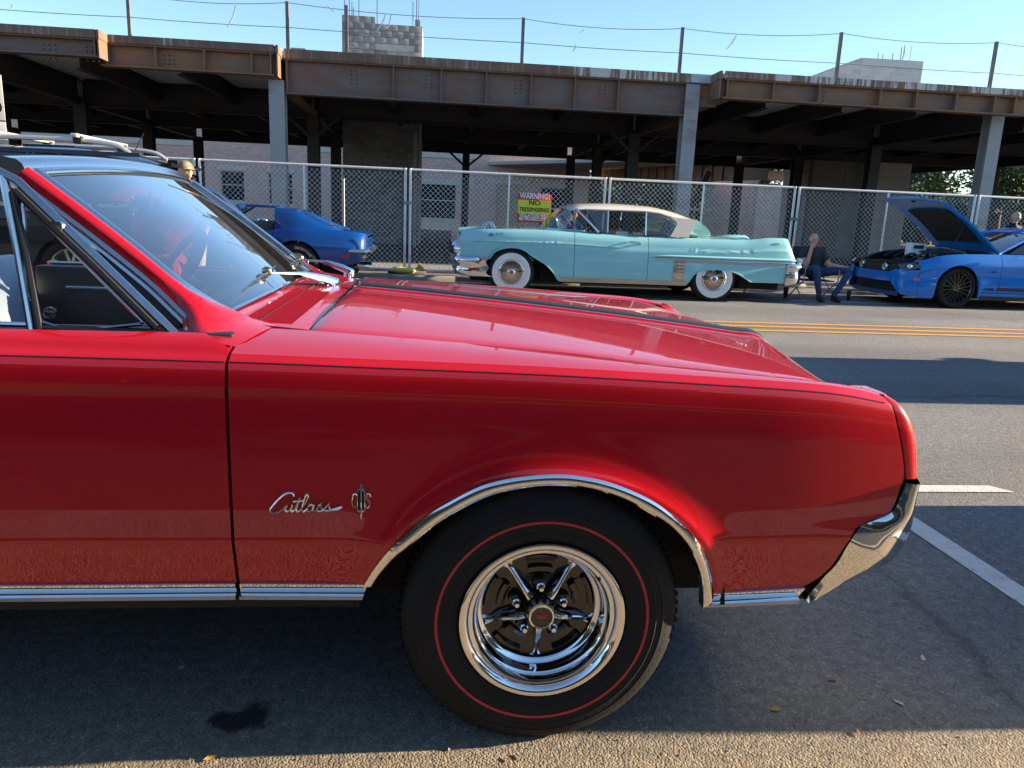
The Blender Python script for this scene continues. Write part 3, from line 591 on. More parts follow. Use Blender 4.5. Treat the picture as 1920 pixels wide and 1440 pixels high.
for i in range(len(xsb)-1):
    x0, x1 = xsb[i], xsb[i+1]
    if i % 2 == 0: MB().box(x0, x1, BY, BY+.4, 0, 8.5).build('wall', BRICK, bb, world=True)
    else:
        h = H_[i//2]
        MB().box(x0, x1, BY, BY+.4, h[3], 8.5).build('wall', BRICK, bb, world=True); MB().box(x0, x1, BY, BY+.4, 0, h[2]).build('wall', BRICK, bb, world=True)
        fr = MB(); fr.box(x0, x1, BY+.10, BY+.16, h[3]-.07, h[3]); fr.box(x0, x1, BY+.10, BY+.16, h[2], h[2]+.07); fr.box(x0, x0+.07, BY+.10, BY+.16, h[2]+.07, h[3]-.07); fr.box(x1-.07, x1, BY+.10, BY+.16, h[2]+.07, h[3]-.07)
        wn = empty('window', (0, 0, 0), parent=bb)
        board = i//2 == 3
        MB().box(x0+.07, x1-.07, BY+.12, BY+.14, h[2]+.07, h[3]-.07).build('boarding' if board else 'pane', simple('plywood', (.42, .33, .22), .8, var=.12, vscale=3) if board else WGLASS, wn, world=True)
        fo = fr.build('frame', LIME, wn, world=True); fo['kind'] = 'stuff'
        if not board: MB().box(x0+.07, x1-.07, BY+.11, BY+.15, lerp(h[2], h[3], .52), lerp(h[2], h[3], .52)+.06).build('glazing_bar', LIME, wn, world=True)
        MB().box(x0-.12, x1+.12, BY-.05, BY+.06, h[3]+.002, h[3]+.26).build('lintel', LIME, wn, world=True)
        MB().box(x0-.08, x1+.08, BY-.06, BY+.08, h[2]-.14, h[2]-.002).build('sill', LIME, wn, world=True)
MB().box(xr-.3, xr+.002, BY+.4, BY+12, 0, 8.5).build('wall', BRICK, bb, world=True)
for pa, pb in ((-80, 365), (598, 626), (788, 893)):
    a, b = atY(pa, 268, BY), atY(pb, 290, BY); MB().box(a.x, b.x, BY-.08, BY-.003, atY(330, 272, BY).z, atY(330, 262, BY).z).build('stone_band', LIME, bb, world=True)
for pa, pb in ((598, 626), (788, 893), (404, 470)):
    a, b = atY(pa, 268, BY), atY(pb, 290, BY); MB().box(a.x, b.x, BY-.06, BY-.003, 0, atY(840, 416, BY).z).build('stone_base', LIME, bb, world=True)
a, b = atY(785, 340, BY), atY(890, 345, BY); MB().box(a.x, b.x, BY-.055, BY-.001, atY(850, 347, BY).z, atY(850, 338, BY).z).build('stone_band', LIME, bb, world=True)
# fence stakes and clutter behind the fence
STAKE = simple('stake', (.55, .50, .40), .6, .3)
for px, pt, pb, lab in ((645, 335, 430, 'thin pale stake standing in the dirt behind the blue sports car'),):
    a = atY(px, pt, 15.6); MB().tube([(a.x, 15.6, .13), (a.x, 15.6, a.z)], .011, 6).build('stake', STAKE, label=lab, cat='stake')
a = atY(1322, 393, 30); MB().box(a.x-1.0, a.x+.25, 30, 30.06, a.z-.05, a.z+.05).build('barrier_board', simple('white board', (.75, .75, .72), .6), label='short white barrier board seen through the fence behind the pale roof', cat='barrier')
# ================================================================== temporary chain-link fence, one thing per panel
FY, SP, FX0 = 14.47, 3.67, -.487
ZB, ZT = .17, 1.96
FGALV = simple('fence galvanised', (.68, .69, .68), .45, .35, var=.1, vscale=12)
DIA = .092
def chain_mesh():
    m = MB(); w = SP-.13; nx = int(w/DIA); h = ZT-ZB-.07; nz = int(h/(DIA/2)); r = .0024; x00 = -w/2
    for i in range(nx+1):
        for s in (1, -1):
            pts = []
            for k in range(nz+1):
                x = x00+i*DIA+(s*DIA/2 if k % 2 else 0)
                if not -w/2 <= x <= w/2: x = max(-w/2, min(w/2, x))
                pts.append(Vector((x, s*.003 if k % 2 == 0 else -s*.003, ZB+.035+k*DIA/2)))
            rings = [[p+Vector((a*r, b*r, 0)) for a, b in ((-1, -1), (1, -1), (1, 1), (-1, 1))] for p in pts]
            m.loft(rings, True)
            break
    return m
def chain_full():
    m = MB(); w = SP-.13; h = ZT-ZB-.07; hx = DIA/2; nx = int(w/hx); nz = int(h/hx); r = .0027; z0 = ZB+.035; d = Vector((1, 0, 1)).normalized()
    for sgn in (1, -1):
        for i in range(-nz, nx+1, 2):
            a0, b0 = i, 0; n = nz
            k0 = max(0, -i); k1 = min(nz, nx-i)
            if k1-k0 < 1: continue
            pts = []
            for k in (k0, k1):
                x = -w/2+(i+k)*hx; x = x if sgn > 0 else -x
                pts.append(Vector((x, .004*sgn, z0+k*hx)))
            t = (pts[1]-pts[0]).normalized(); s = t.cross(Vector((0, 1, 0)))
            m.loft([[p+s*a*r+Vector((0, b*r, 0)) for a, b in ((0, -1), (1, 0), (0, 1), (-1, 0))] for p in pts], True)
    return m
proto = None
names = {-4: 'far left, mostly behind the black car', -3: 'behind the red convertible\'s windscreen', -2: 'behind the person in the cap', -1: 'behind the blue sports car', 0: 'carrying the warning sign', 1: 'behind the rear of the turquoise car', 2: 'behind the seated man', 3: 'behind the open blue hood', 4: 'at the far right edge'}
for k in range(-4, 5):
    x = FX0+SP*(k+.5)
    if proto is None:
        proto = empty('fence_panel', (x, FY, 0))
        for s in (-1, 1): MB().tube([(s*(SP/2-.045), 0, ZB-.06), (s*(SP/2-.045), 0, ZT+.02)], .024, 10).build('post', FGALV, proto)
        MB().tube([(0, 0, ZB), (0, 0, ZT-.015)], .018, 8).build('mid_post', FGALV, proto)
        for z, nm in ((ZT, 'top_rail'), (ZB, 'bottom_rail')): MB().tube([(-SP/2+.05, 0, z), (SP/2-.05, 0, z)], .021, 8).build(nm, FGALV, proto)
        mm = chain_full().build('chain_link', FGALV, proto, smooth=False, merge=0); mm['kind'] = 'stuff'
        p = proto
    else:
        p = copy_tree(proto); p.location = (x, FY, 0)
    tag(p, 'galvanised chain-link fence panel '+names[k], 'fence', 'temporary fence panels along the far kerb')
    for s in (-1,):
        x1 = x+s*SP/2
        MB().box(x1-.075, x1+.075, FY-.03, FY+.03, 1.35, 1.40).build('clamp', FGALV, p, world=True)
        MB().box(x1-.35, x1+.35, FY-.11, FY+.11, KZ-.015, KZ+.055).build('foot', FGALV if k else KERB, p, world=True, bevel=.01)
# ---- warning sign wired to the fence
sx0, sx1 = atY(971, 390, FY-.05).x, atY(1033, 390, FY-.05).x; zt_, zb_ = atY(1002, 364, FY-.05).z, atY(1002, 417, FY-.05).z
sign = empty('warning_sign', ((sx0+sx1)/2, FY-.045, (zt_+zb_)/2), label='red and yellow WARNING no trespassing sign hung on the chain-link fence', cat='sign')
W_, H2 = sx1-sx0, zt_-zb_
MB().box(-W_/2, W_/2, 0, .006, -H2/2, H2/2).build('board', simple('sign red', (.55, .035, .025), .45, var=.06), sign, bevel=.002)
MB().box(-W_/2+.002, W_/2-.002, -.0035, -.0005, -H2*.20, H2*.285).build('yellow_field', simple('sign yellow', (.72, .66, .05), .45, var=.06), sign)
SW, SK = simple('sign white', (.8, .8, .78), .5), simple('sign black', (.02, .02, .02), .5)
for tx, s, z, mt, nm in (('WARNING!', .148, H2*.335, SW, 'heading'), ('NO', .125, H2*.115, SK, 'wording'), ('TRESSPASSING!', .105, -H2*.12, SK, 'wording'), ('VIOLATORS WILL', .078, -H2*.315, SW, 'small_print'), ('BE PROSECUTED', .078, -H2*.435, SW, 'small_print')):
    t = text_mb(tx, s, .002, bold=.0025); xs_ = [v[0] for v in t.v]; f = min(1.25, (W_*.9)/(max(xs_)-min(xs_))) if len(tx) > 3 else 1.1
    t.v = [(v[0]*f, v[1]-.006, v[2]+z) for v in t.v]; o = t.build(nm, mt, sign, smooth=False, merge=0); o['kind'] = 'stuff'
# ================================================================== red convertible (heading +X, near side at Y about 1.62)
YC = 2.585
RED = paint('red paint', (.44, .0035, .011))
VINYL = simple('pale blue vinyl', (.36, .42, .50), .42, var=.08, bump=.1, bscale=160)
REDLINE = simple('red sidewall stripe', (.42, .028, .034), .6, var=.12, vscale=20)
car = empty('red_convertible', (-1.1, YC, 0), label='bright red classic convertible with chrome wheel filling the front of the picture', cat='car')
X_DOOR = -.428
crest = tab([(-3.9, .93), (-3.0, .955), (-1.6, .965), (-.43, .957), (-.126, .951), (.224, .943), (.592, .929), (.9, .913), (1.06, .888), (1.13, .87)])
prof = tab([(.30, .0620), (.36, .0470), (.43, .0295), (.50, .0120), (.5475, .0001), (.56, 0), (.62, -.002), (.72, -.004), (.82, -.0045), (.88, -.0025), (.915, .001), (.935, .006), (.943, .011), (.948, .019), (.957, .034), (.97, .047), (.98, .063), (.988, .085), (.992, .115)])
ARCH_O = [(-.146, .4215), (-.118, .475), (-.075, .538), (-.005, .608), (.05, .646), (.112, .680), (.17, .697), (.23, .706), (.28, .709), (.327, .706), (.39, .694), (.452, .672), (.51, .643), (.558, .608), (.598, .572), (.628, .535), (.655, .49), (.676, .44), (.689, .395), (.694, .376)]
ARCH_I = [(-.122, .4215), (-.094, .47), (-.051, .525), (.012, .586), (.075, .628), (.136, .659), (.19, .673), (.244, .681), (.29, .682), (.341, .678), (.40, .664), (.454, .643), (.503, .615), (.547, .588), (.587, .55), (.618, .508), (.643, .46), (.66, .412), (.67, .375), (.673, .345)]
bot_f = tab([(-.43, .429)]+ARCH_O+[(.74, .386), (.92, .400), (.945, .415), (.983, .462), (1.001, .52), (1.021, .570), (1.05, .586), (1.099, .602), (1.112, .64), (1.119, .68), (1.124, .694)])
def arch_d(x, z):
    """signed-ish distance outside the wheel arch"""
    cx, cz, a, b = .274, .36, .43, .349
    return (math.hypot((x-cx)/a, (z-cz)/b)-1)*.39
def side_y(x, z):
    dz = .957-crest(x)
    zn = z+dz*sstep(.6, .9, z)
    y = 1.626+prof(zn)
    if x > .75: y += .10*(x-.75)**2
    d = arch_d(x, z)
    if z > .30 and x > -.3:
        fl = .014*math.exp(-max(d, 0)/.03)*sstep(.13, .0, d)**.5 if d < .13 else 0
        y -= fl*sstep(.40, .60, z) + fl*.45*(1-sstep(.40, .60, z))
    if x < -3.0: y += .09*(x+3.0)**2
    return y
def linsp(a, b, n): return [a+(b-a)*i/(n-1) for i in range(n)]
def rows(x, b, t, n): return [Vector((x, side_y(x, z), z)) for z in linsp(b, t, n)]
def mirrored(m):
    o = MB(); o.v = [(x, 2*YC-y, z) for x, y, z in m.v]; o.f = [f[::-1] for f in m.f]; return o
def both(m, *a, **k):
    mm = mirrored(m); o1 = m.build(*a, parent=car, world=True, **k); mm.build(*a, parent=car, world=True, **k); return o1
# ---- front fender: side skin
m = MB()
xs = sorted(set(linsp(X_DOOR+.0035, -.146, 22)+[p.x for p in [Vector((q[0], q[1], 0)) for q in spline([(a, b, 0) for a, b in ARCH_O], 5)]]+linsp(.694, .92, 14)+linsp(.92, 1.124, 36)))
topf = tab([(-.43, .9565), (-.126, .9505), (.224, .9425), (.592, .9285), (.9, .9125), (1.05, .889), (1.062, .881), (1.085, .82), (1.109, .751), (1.1245, .6945)])
rings = []
for x in xs:
    b, t = bot_f(x), topf(x)
    cr = min(t, crest(x)-.016)
    kz = min(max(b, .5525), cr); zs = linsp(b, kz, 16)+linsp(kz, cr, 56)[1:]+(linsp(cr, t, 7)[1:] if t > cr+1e-6 else [t]*6)
    rings.append([Vector((x, side_y(x, z), z)) for z in zs])
m.loft(rings)
# return flange at the door edge so that the gap has a wall
e = rings[0]; m.loft([[p+Vector((-.0006, .03, 0)) for p in e], e])
# fender top, from the crest in to the hood gap
gap_y = tab([(-.43, 1.86), (-.29, 1.85), (.24, 1.81), (.62, 1.76), (.93, 1.715), (1.02, 1.71), (1.06, 1.715)])
gap_z = tab([(-.43, .986), (-.29, .980), (.24, .954), (.62, .928), (.93, .907), (1.02, .894), (1.06, .885)])
tr = []
for x in linsp(X_DOOR+.0035, 1.055, 60):
    z0 = topf(x); y0 = side_y(x, z0); gy, gz = gap_y(x), gap_z(x)
    tr.append([Vector((x, lerp(y0, gy, t), z0+(gz-z0)*t+.004*math.sin(math.pi*t))) for t in linsp(0, 1, 10)]+[Vector((x, gy+.003, gz-.006)), Vector((x, gy+.003, gz-.04))])
m.loft(tr)
fender = both(m, 'front_fender', RED, angle=28)
# ---- black pinstripe below the crest, along fender and door
def strip(x0, x1, n, dz0, dz1, off):
    s = MB(); s.loft([[Vector((x, side_y(x, crest(x)+z)-off, crest(x)+z)) for z in (dz0, (dz0+dz1)/2, dz1)] for x in linsp(x0, x1, n)]); return s
both(strip(X_DOOR+.006, 1.05, 60, -.0160, -.0135, .0006), 'pinstripe', GLOSSBLK)
# ---- fender extension round the headlamps
xe = tab([(.690, 1.1285), (.751, 1.1125), (.82, 1.0885), (.881, 1.0655), (.887, 1.058)])
xf = tab([(.690, 1.179), (.752, 1.170), (.80, 1.158), (.831, 1.143), (.86, 1.118), (.876, 1.095), (.887, 1.075)])
m = MB(); rings = []
for z in linsp(.6915, .8865, 22):
    a, b = xe(z), xf(z); y0 = side_y(min(a, 1.12), z); dep = .085*sstep(.89, .85, z)+.035
    r = [Vector((a, y0+.012, z)), Vector((a, y0, z))]
    for t in linsp(.12, 1, 12): r.append(Vector((lerp(a, b, 1-(1-t)**1.7), y0+dep*t**3.2, z)))
    r += [Vector((b-.002, y0+dep+.06, z)), Vector((b-.045, y0+dep+.07, z))]
    rings.append(r)
rings.append([p+Vector((-.004, 0, .0035)) if i > 1 else p for i, p in enumerate(rings[-1])])
m.loft(rings)
cap = rings[-1]; m.loft([cap, [Vector((1.03, max(p.y, 1.70)+.01, .889)) for p in cap]])
both(m, 'headlamp_bezel', RED, angle=40)
# ---- door skin
def side_panel(x0, x1, n, bot, top):
    m = MB(); rr = []
    for x in linsp(x0, x1, n):
        t = top(x); cr = crest(x)-.016; zs = linsp(bot, .5525, 16)+linsp(.5525, cr, 48)[1:]+linsp(cr, t, 14)[1:]
        rr.append([Vector((x, side_y(x, z), z)) for z in zs])
    m.loft(rr)
    for e in (rr[0], rr[-1]): m.loft([e, [p+Vector((0, .03, 0)) for p in e]])
    return m
belt = tab([(-3.9, .95), (-2.2, .985), (-1.6, .991), (-.5, .990), (-.468, .984), (-.452, .974), (-.436, .968), (-.428, .966)])
door = side_panel(-1.62, X_DOOR-.0035, 40, .430, belt)
doorskin = both(door, 'door', RED, angle=28)
both(strip(-1.615, X_DOOR-.005, 12, -.0160, -.0135, .0006), 'pinstripe', GLOSSBLK)
rail = MB(); rail.tube([(-1.6, 1.748, .993), (-.862, 1.748, .993)], .006, 8); both(rail, 'belt_moulding', CHROME)
m = MB().box(-1.62, -.44, 1.74, 1.83, .55, .985); both(m, 'door_inner', BLACK, bevel=.01)
# ---- rear quarter (beyond the picture's edge, so that the car is whole)
rc = -2.65
bot_q = tab([(-3.85, .42), (-3.03, .42)]+[(rc-.36*math.cos(a), .33+.33*math.sin(a)) for a in [R(d) for d in range(16, 170, 11)]]+[(-2.27, .43), (-1.62, .43)])
m = MB(); rr = []
for x in linsp(-3.85, -1.627, 70):
    t = belt(x); cr = crest(x)-.016; zs = linsp(bot_q(x), cr, 24)+linsp(cr, t, 8)[1:]
    rr.append([Vector((x, side_y(x, z), z)) for z in zs])
m.loft(rr); both(m, 'rear_quarter_panel', RED, angle=28)
m = MB(); m.loft([[Vector((x, y, z0+.02*math.sin(math.pi*(y-1.75)/(2*(YC-1.75))))) for y in linsp(1.74, 2*YC-1.74, 14)] for x, z0 in ((-3.85, .62), (-3.84, .93), (-3.7, .952), (-3.2, .97), (-2.75, .985))])
m.build('trunk_lid', RED, car, world=True, angle=30)
m = MB(); m.loft([[Vector((x, y, z)) for y in linsp(1.74, 2*YC-1.74, 12)] for x, z in ((-2.75, .985), (-2.72, 1.03), (-2.5, 1.06), (-2.15, 1.04), (-2.1, .97))])
m.build('folded_top_boot', BLACK, car, world=True)
# ---- hood
hx_r = lambda y: -.262-.03*((y-YC)/.78)**2
hx_f = lambda y: 1.188-.205*(math.sqrt(abs((y-YC)/.80)**2+.012)-.11)
hz_c = tab([(-.3, 1.016), (-.26, 1.014), (.158, .984), (.525, .951), (.906, .911), (1.06, .893)])
def hood_pt(u, x):
    gy = gap_y(min(x, 1.0))+.006; y = YC+u*(YC-gy); gz = gap_z(min(x, 1.03))-.001
    a = abs(u); z = gz+(hz_c(x)-gz)*(1-a**2.7)+.005*sstep(.06, 0, a)-.003*sstep(1-.03, 1, a)
    return Vector((x, y, z))
m = MB(); rings = []
us = [-1, -.995, -.98]+linsp(-.94, .94, 46)+[.98, .995, 1]
for v in [0, .004, .012]+linsp(.03, 1, 60):
    ring = []
    for u in us:
        yy = YC+u*.8; x0, x1 = hx_r(yy), hx_f(yy)
        x = lerp(x0, x1, v); p = hood_pt(u, x)
        dx = x1-x
        if dx < .10: p.z -= .052*(1-.45*abs(u))*((.10-dx)/.10)**2.0
        if v < .012: p.z -= .004*(1-v/.012)
        ring.append(p)
    rings.append(ring)
m.loft(rings)
m.loft([rings[0], [p+Vector((.004, 0, -.03)) for p in rings[0]]])
m.loft([[r[0] for r in rings], [r[0]+Vector((0, .004, -.03)) for r in rings]]); m.loft([[r[-1] for r in rings], [r[-1]+Vector((0, -.004, -.03)) for r in rings]])
m.loft([rings[-1], [p+Vector((-.02, 0, -.03)) for p in rings[-1]]])
hood = m.build('hood', RED, car, world=True, angle=30)
# centre strip on the hood: dark insert in bright edges
def hood_z(x, y):
    p = hood_pt((y-YC)/(YC-gap_y(min(x, 1.0))-.006), x); dx = hx_f(y)-x
    return p.z-(.052*((.10-dx)/.10)**2.0 if dx < .10 else 0)
m = MB(); m.loft([[Vector((x, YC+s, hood_z(x, YC+s)+h)) for s, h in ((-.025, 0), (-.021, .010), (0, .014), (.021, .010), (.025, 0))] for x in linsp(-.235, 1.186, 50)])
cs = m.build('centre_moulding', BLACK, hood, world=True)
for s in (-1, 1):
    m = MB(); m.tube([(x, YC+s*.0255, hood_z(x, YC+s*.0255)+.003) for x in linsp(-.235, 1.187, 50)], .0028, 6); m.build('moulding_edge', CHROME, hood, world=True)
m = MB(); m.loft([[Vector((1.192+.002*k, YC+s, .838-.03*k)) for s in linsp(-.05, .05, 6)] for k in (0, 1)]); m.build('hood_lip_trim', CHROME, hood, world=True, solid=.008)
m = MB(); m.tube([(hx_f(y)+.004, y, hood_z(hx_f(y), y)-.006) for y in linsp(2.05, 2*YC-2.05, 30)], .006, 8); m.build('hood_lip_moulding', CHROME, hood, world=True)
# ---- grille and lamps under the hood lip (seen only from in front)
m = MB(); m.box(1.02, 1.08, 2.2, 2*YC-2.2, .62, .80); g = m.build('grille', DARK, car, world=True)
for k in range(9):
    m = MB(); z = .63+k*.018; m.box(1.08, 1.095, 2.2, 2*YC-2.2, z, z+.006); m.build('grille_bar', CHROME_D, g, world=True)
for y in (1.86, 2.06):
    m = MB(); m.lathe([(.0, .03), (.05, .025), (.072, .008), (.078, 0), (.086, .006), (.09, -.03)], 24, (1.12, y, .735), (1, 0, 0)); both(m, 'headlamp', simple('lamp glass %d' % (y*100), (.75, .78, .8), .08, coat=1))
m = MB().box(1.0, 1.115, 1.70, 2*YC-1.70, .62, .79); m.build('lamp_panel', DARK, car, world=True)
m = MB().box(.90, 1.0, 1.78, 2*YC-1.78, .305, .62); m.build('front_valance', DARK, car, world=True)  # carried low, out of view, to block sun patches under the car
# ---- front bumper
I_ = spline([(1.127, .684, 0), (1.1185, .645, 0), (1.102, .608, 0), (1.055, .586, 0), (1.028, .574, 0), (1.006, .53, 0), (.992, .46, 0), (.966, .40, 0), (.944, .355, 0)], 6)
O_ = spline([(1.183, .681, 0), (1.186, .65, 0), (1.189, .60, 0), (1.188, .555, 0), (1.175, .51, 0), (1.148, .462, 0), (1.10, .418, 0), (1.03, .371, 0), (.958, .339, 0)], 6)
m = MB(); rings = []
for i, (a, b) in enumerate(zip(I_, O_)):
    zz = a.y; y0 = side_y(min(a.x, 1.12), max(a.y, .43))-.004+.03*sstep(.5, .33, a.y)
    r = [Vector((a.x+.004, y0+.04, a.y-.002)), Vector((a.x, y0, a.y))]
    for t in (.15, .35, .55, .75, .9, 1.0):
        p = a.lerp(b, t); r.append(Vector((p.x, y0-.010*math.sin(math.pi*min(1, t*1.1))+.05*max(0, t-.45)**1.6*2.2, p.y)))
    tip = r[-1]
    for k, (dx, dy) in enumerate(((.010, .03), (.018, .08), (.022, .2), (.026, .5), (.028, YC-1.66))):
        f = 1-.35*sstep(0, 4, k); r.append(Vector((tip.x+dx, tip.y+dy if k < 4 else YC, lerp(tip.z, .50+(.5-.0)*0+(tip.z-.50)*.62, sstep(0, 3, k)))))
    rings.append(r)
m.loft(rings)
both(m, 'front_bumper', CHROME, angle=45)
m = MB(); m.sphere((1.118, 1.646, .594), (.012, .009, .012), 14, 8); both(m, 'bumper_bolt', CHROME_D)
# ---- wheel arch chrome
def arch_strip(O, I, n=5):
    o, i = spline([(a, b, 0) for a, b in O], 4), spline([(a, b, 0) for a, b in I], 4); rr = []
    for a, b in zip(o, i):
        y0 = side_y(a.x, a.y); row = [Vector((a.x, y0+.004, a.y))]
        for t in linsp(-.02, 1.03, n+2): p = a.lerp(b, t); row.append(Vector((p.x, y0-.004-.007*math.sin(math.pi*min(1, max(0, t)))+.004*t, p.y)))
        row += [Vector((p.x, y0+.035, p.y))]; rr.append(row)
    return MB().loft(rr)
both(arch_strip(ARCH_O, ARCH_I), 'wheel_arch_moulding', CHROME, angle=50)
# ---- rocker mouldings
def rocker(x0, x1, zt, zb, n=30, tilt=0.0, cut0=0, cut1=0):
    rr = []
    for x in linsp(x0, x1, n):
        k = (x-x0)/(x1-x0); a, b = lerp(zt[0], zt[1], k), lerp(zb[0], zb[1], k); y0 = 1.626+prof(a)
        h = a-b
        rr.append([Vector((x+(cut0*(1-k)+cut1*k)*t, y0+dy, a-h*t)) for t, dy in ((0, .01), (0, -.003), (.05, -.006), (.50, .003), (.57, .004), (.60, -.004), (.68, -.010), (.82, -.011), (.93, -.006), (1, .004), (1.0, .03))])
    m = MB().loft(rr)
    for e in (rr[0], rr[-1]): m.add(e, [tuple(range(len(e)))])
    return m
both(rocker(-1.62, X_DOOR-.005, (.4295, .4295), (.3865, .3835)), 'rocker_moulding', CHROME, angle=40)
both(rocker(X_DOOR+.004, -.137, (.4295, .424), (.3835, .379), cut1=-.016), 'rocker_moulding', CHROME, angle=40)
both(rocker(.676, .925, (.386, .400), (.343, .352), cut0=.003, cut1=-.018), 'rocker_moulding', CHROME, angle=40)
m = MB(); m.box(-3.8, 1.0, 1.95, 2*YC-1.95, .25, .45); m.build('floor_pan', DARK, car, world=True)
m = MB(); m.loft([[Vector((x, y, z)) for y, z in ((1.665, .392), (1.675, .37), (1.70, .345), (1.735, .325), (1.80, .315), (1.96, .31))] for x in linsp(-2.25, -.175, 12)]); both(m, 'rocker_panel', DARK)
# dark shell just inside the panels, so that gaps and arches look in on something
m = MB()
m.loft([[Vector((x, side_y(x, z)+.028, z)) for z in linsp(.34, .93, 10)] for x in linsp(-1.7, -.16, 8)])
both(m, 'inner_structure', DARK)
m = MB(); m.loft([[Vector((x, side_y(x, z)+.028, z)) for z in linsp(.37, .80, 10)] for x in linsp(.72, .95, 6)]); both(m, 'inner_structure', DARK)
m = MB(); m.box(-.43, 1.0, 1.86, 2*YC-1.86, .40, .86)
m.build('engine_bay', DARK, car, world=True)
m = MB(); rr = []
for a in linsp(R(2), R(170), 24):
    x, z = .274+.45*math.cos(a), .34+.385*math.sin(a); rr.append([Vector((x, y, z)) for y in (1.655, 1.9)])
m.loft(rr); both(m, 'wheel_well', DARK)
# suspension stub seen behind the tyre
m = MB(); m.tube([(.50, 1.95, .50), (.66, 1.80, .52)], .02, 8); m.box(.54, .66, 1.74, 1.86, .515, .54); both(m, 'splash_shield', DARK)
m = MB(); m.box(.715, .73, 1.68, 1.98, .40, .80); both(m, 'sun_block_panel', DARK)  # hidden panel added ahead of the tyre to keep stray sun off it
# ---- wheel
def tyre_prof(Ro, Ri, wd):
    return [(Ri-.006, wd*.36), (Ri, wd*.44), (Ri+.012, wd*.475), (Ri+.035, wd*.50), (lerp(Ri, Ro, .5), wd*.515), (lerp(Ri, Ro, .70), wd*.50), (Ro-.028, wd*.455), (Ro-.014, wd*.415), (Ro-.005, wd*.365), (Ro, wd*.30), (Ro, -wd*.30), (Ro-.005, -wd*.365), (Ro-.028, -wd*.455), (lerp(Ri, Ro, .5), -wd*.515), (Ri, -wd*.44)]
def make_red_wheel(c):
    w_ = empty('wheel', c, parent=car); Ro, Ri, wd = .333, .196, .20
    m = MB(); m.lathe([(r, -h) for r, h in tyre_prof(Ro, Ri, wd)], 120); t = m.build('tyre', RUBBER, w_, angle=60)
    m = MB()                                              # shoulder tread blocks
    for k in range(92):
        a = 2*math.pi*k/92
        for h0, h1, r0, tw in ((-.092, -.062, Ro-.004, .011), (-.058, -.03, Ro+.001, .012), (-.026, .026, Ro+.001, .014)):
            da = tw/Ro; sk = .018 if h0 < -.06 else -.01
            vs = []
            for rr_, hh in ((r0-.03*(h0 < -.06)*1.0+.006, h0), (r0+.004, h1)):
                for aa in (a-da/2+(sk if hh == h1 else 0), a+da/2+(sk if hh == h1 else 0)):
                    vs.append(Vector((rr_*math.cos(aa), hh, rr_*math.sin(aa))))
            inner = [Vector((v.x*.97, v.y+.004, v.z*.97)) for v in vs]
            m.add(vs+inner, [(0, 1, 3, 2), (0, 2, 6, 4), (1, 5, 7, 3), (0, 4, 5, 1), (2, 3, 7, 6)])
    m.build('tread', RUBBER, t, kind='stuff')
    # red line, laid on the sidewall
    tp = tyre_prof(Ro, Ri, wd); side = tab(sorted([(r, h) for r, h in tp if h > 0 and r < Ro], key=lambda q: q[0]))
    m = MB(); m.lathe([(r, -side(r)-.0008) for r in (.2485, .250, .2535, .255)], 120); m.build('red_stripe', REDLINE, t)
    for rr_ in (.205, .224, .272, .29):
        m = MB(); m.lathe([(rr_-.0025, -side(rr_-.0025)), (rr_, -side(rr_)-.0016), (rr_+.0025, -side(rr_+.0025))], 100); m.build('sidewall_rib', RUBBER, t)
    # chrome trim ring, deep dish
    m = MB(); m.lathe([(.190, -.080), (.1985, -.091), (.1975, -.0985), (.192, -.1005), (.183, -.097), (.176, -.0885), (.1745, -.082), (.170, -.081), (.166, -.079), (.1635, -.068), (.160, -.062), (.1565, -.060), (.1545, -.046), (.1525, -.034), (.150, -.030), (.144, -.0285), (.140, -.024)], 120)
    rim = m.build('rim', CHROME, w_, angle=50)
    # centre: black dish with slots, chrome edged spokes
    def zf(r): return -.046+.030*sstep(.045, .135, r)        # spoke plane, nearer the viewer at the hub
    m = MB(); m.lathe([(.0, -.02), (.05, -.012), (.10, -.004), (.145, -.014), (.147, -.022)], 60); m.build('wheel_centre', GLOSSBLK, rim)
    SP = [R(90+36+72*k) for k in range(5)]
    for a0 in SP:
        m = MB(); rr = []
        for r in linsp(.040, .146, 12):
            hw = .0105-.0035*sstep(.04, .08, r)+.016*sstep(.116, .146, r)**1.6
            row = []
            for s, d in ((-1, .024), (-1, .006), (-.72, 0), (-.3, -.0015), (0, .002), (.3, -.0015), (.72, 0), (1, .006), (1, .024)):
                row.append(Vector((r*math.cos(a0)-s*hw*math.sin(a0), zf(r)+d, r*math.sin(a0)+s*hw*math.cos(a0))))
            rr.append(row)
        m.loft(rr); m.build('spoke', CHROME, rim, angle=40)
    for k in range(5):
        a0 = R(90+72*k)
        m = MB(); rr = []                                     # raised black window panel with a slot
        for t in linsp(-1, 1, 9):
            aa = a0+t*R(17); rr.append([Vector((r*math.cos(aa), h, r*math.sin(aa))) for r, h in ((.085, -.016), (.092, -.021), (.104, -.0215), (.106, -.010), (.122, -.010), (.124, -.0225), (.134, -.022), (.139, -.014))])
        m.loft(rr); m.build('slot_panel', GLOSSBLK, rim, angle=30)
        c0 = Vector((.0605*math.cos(a0), 0, .0605*math.sin(a0)))
        m = MB(); m.lathe([(.0, -.056), (.0055, -.0555), (.007, -.050), (.0072, -.044), (.0105, -.041), (.0112, -.02)], 12, c0); m.build('lug_nut', CHROME, rim)
        m = MB(); m.lathe([(.0112, -.024), (.017, -.022), (.019, -.012)], 16, c0); m.build('lug_seat', GLOSSBLK, rim)
    m = MB(); m.lathe([(.0, -.075), (.025, -.0745), (.0255, -.0745)], 40); cap = m.build('hub_cap', GLOSSBLK, rim)
    m = MB(); m.lathe([(.0255, -.0735), (.0265, -.0785), (.0305, -.079), (.033, -.075), (.0345, -.066)], 40); m.build('cap_ring', CHROME, cap)
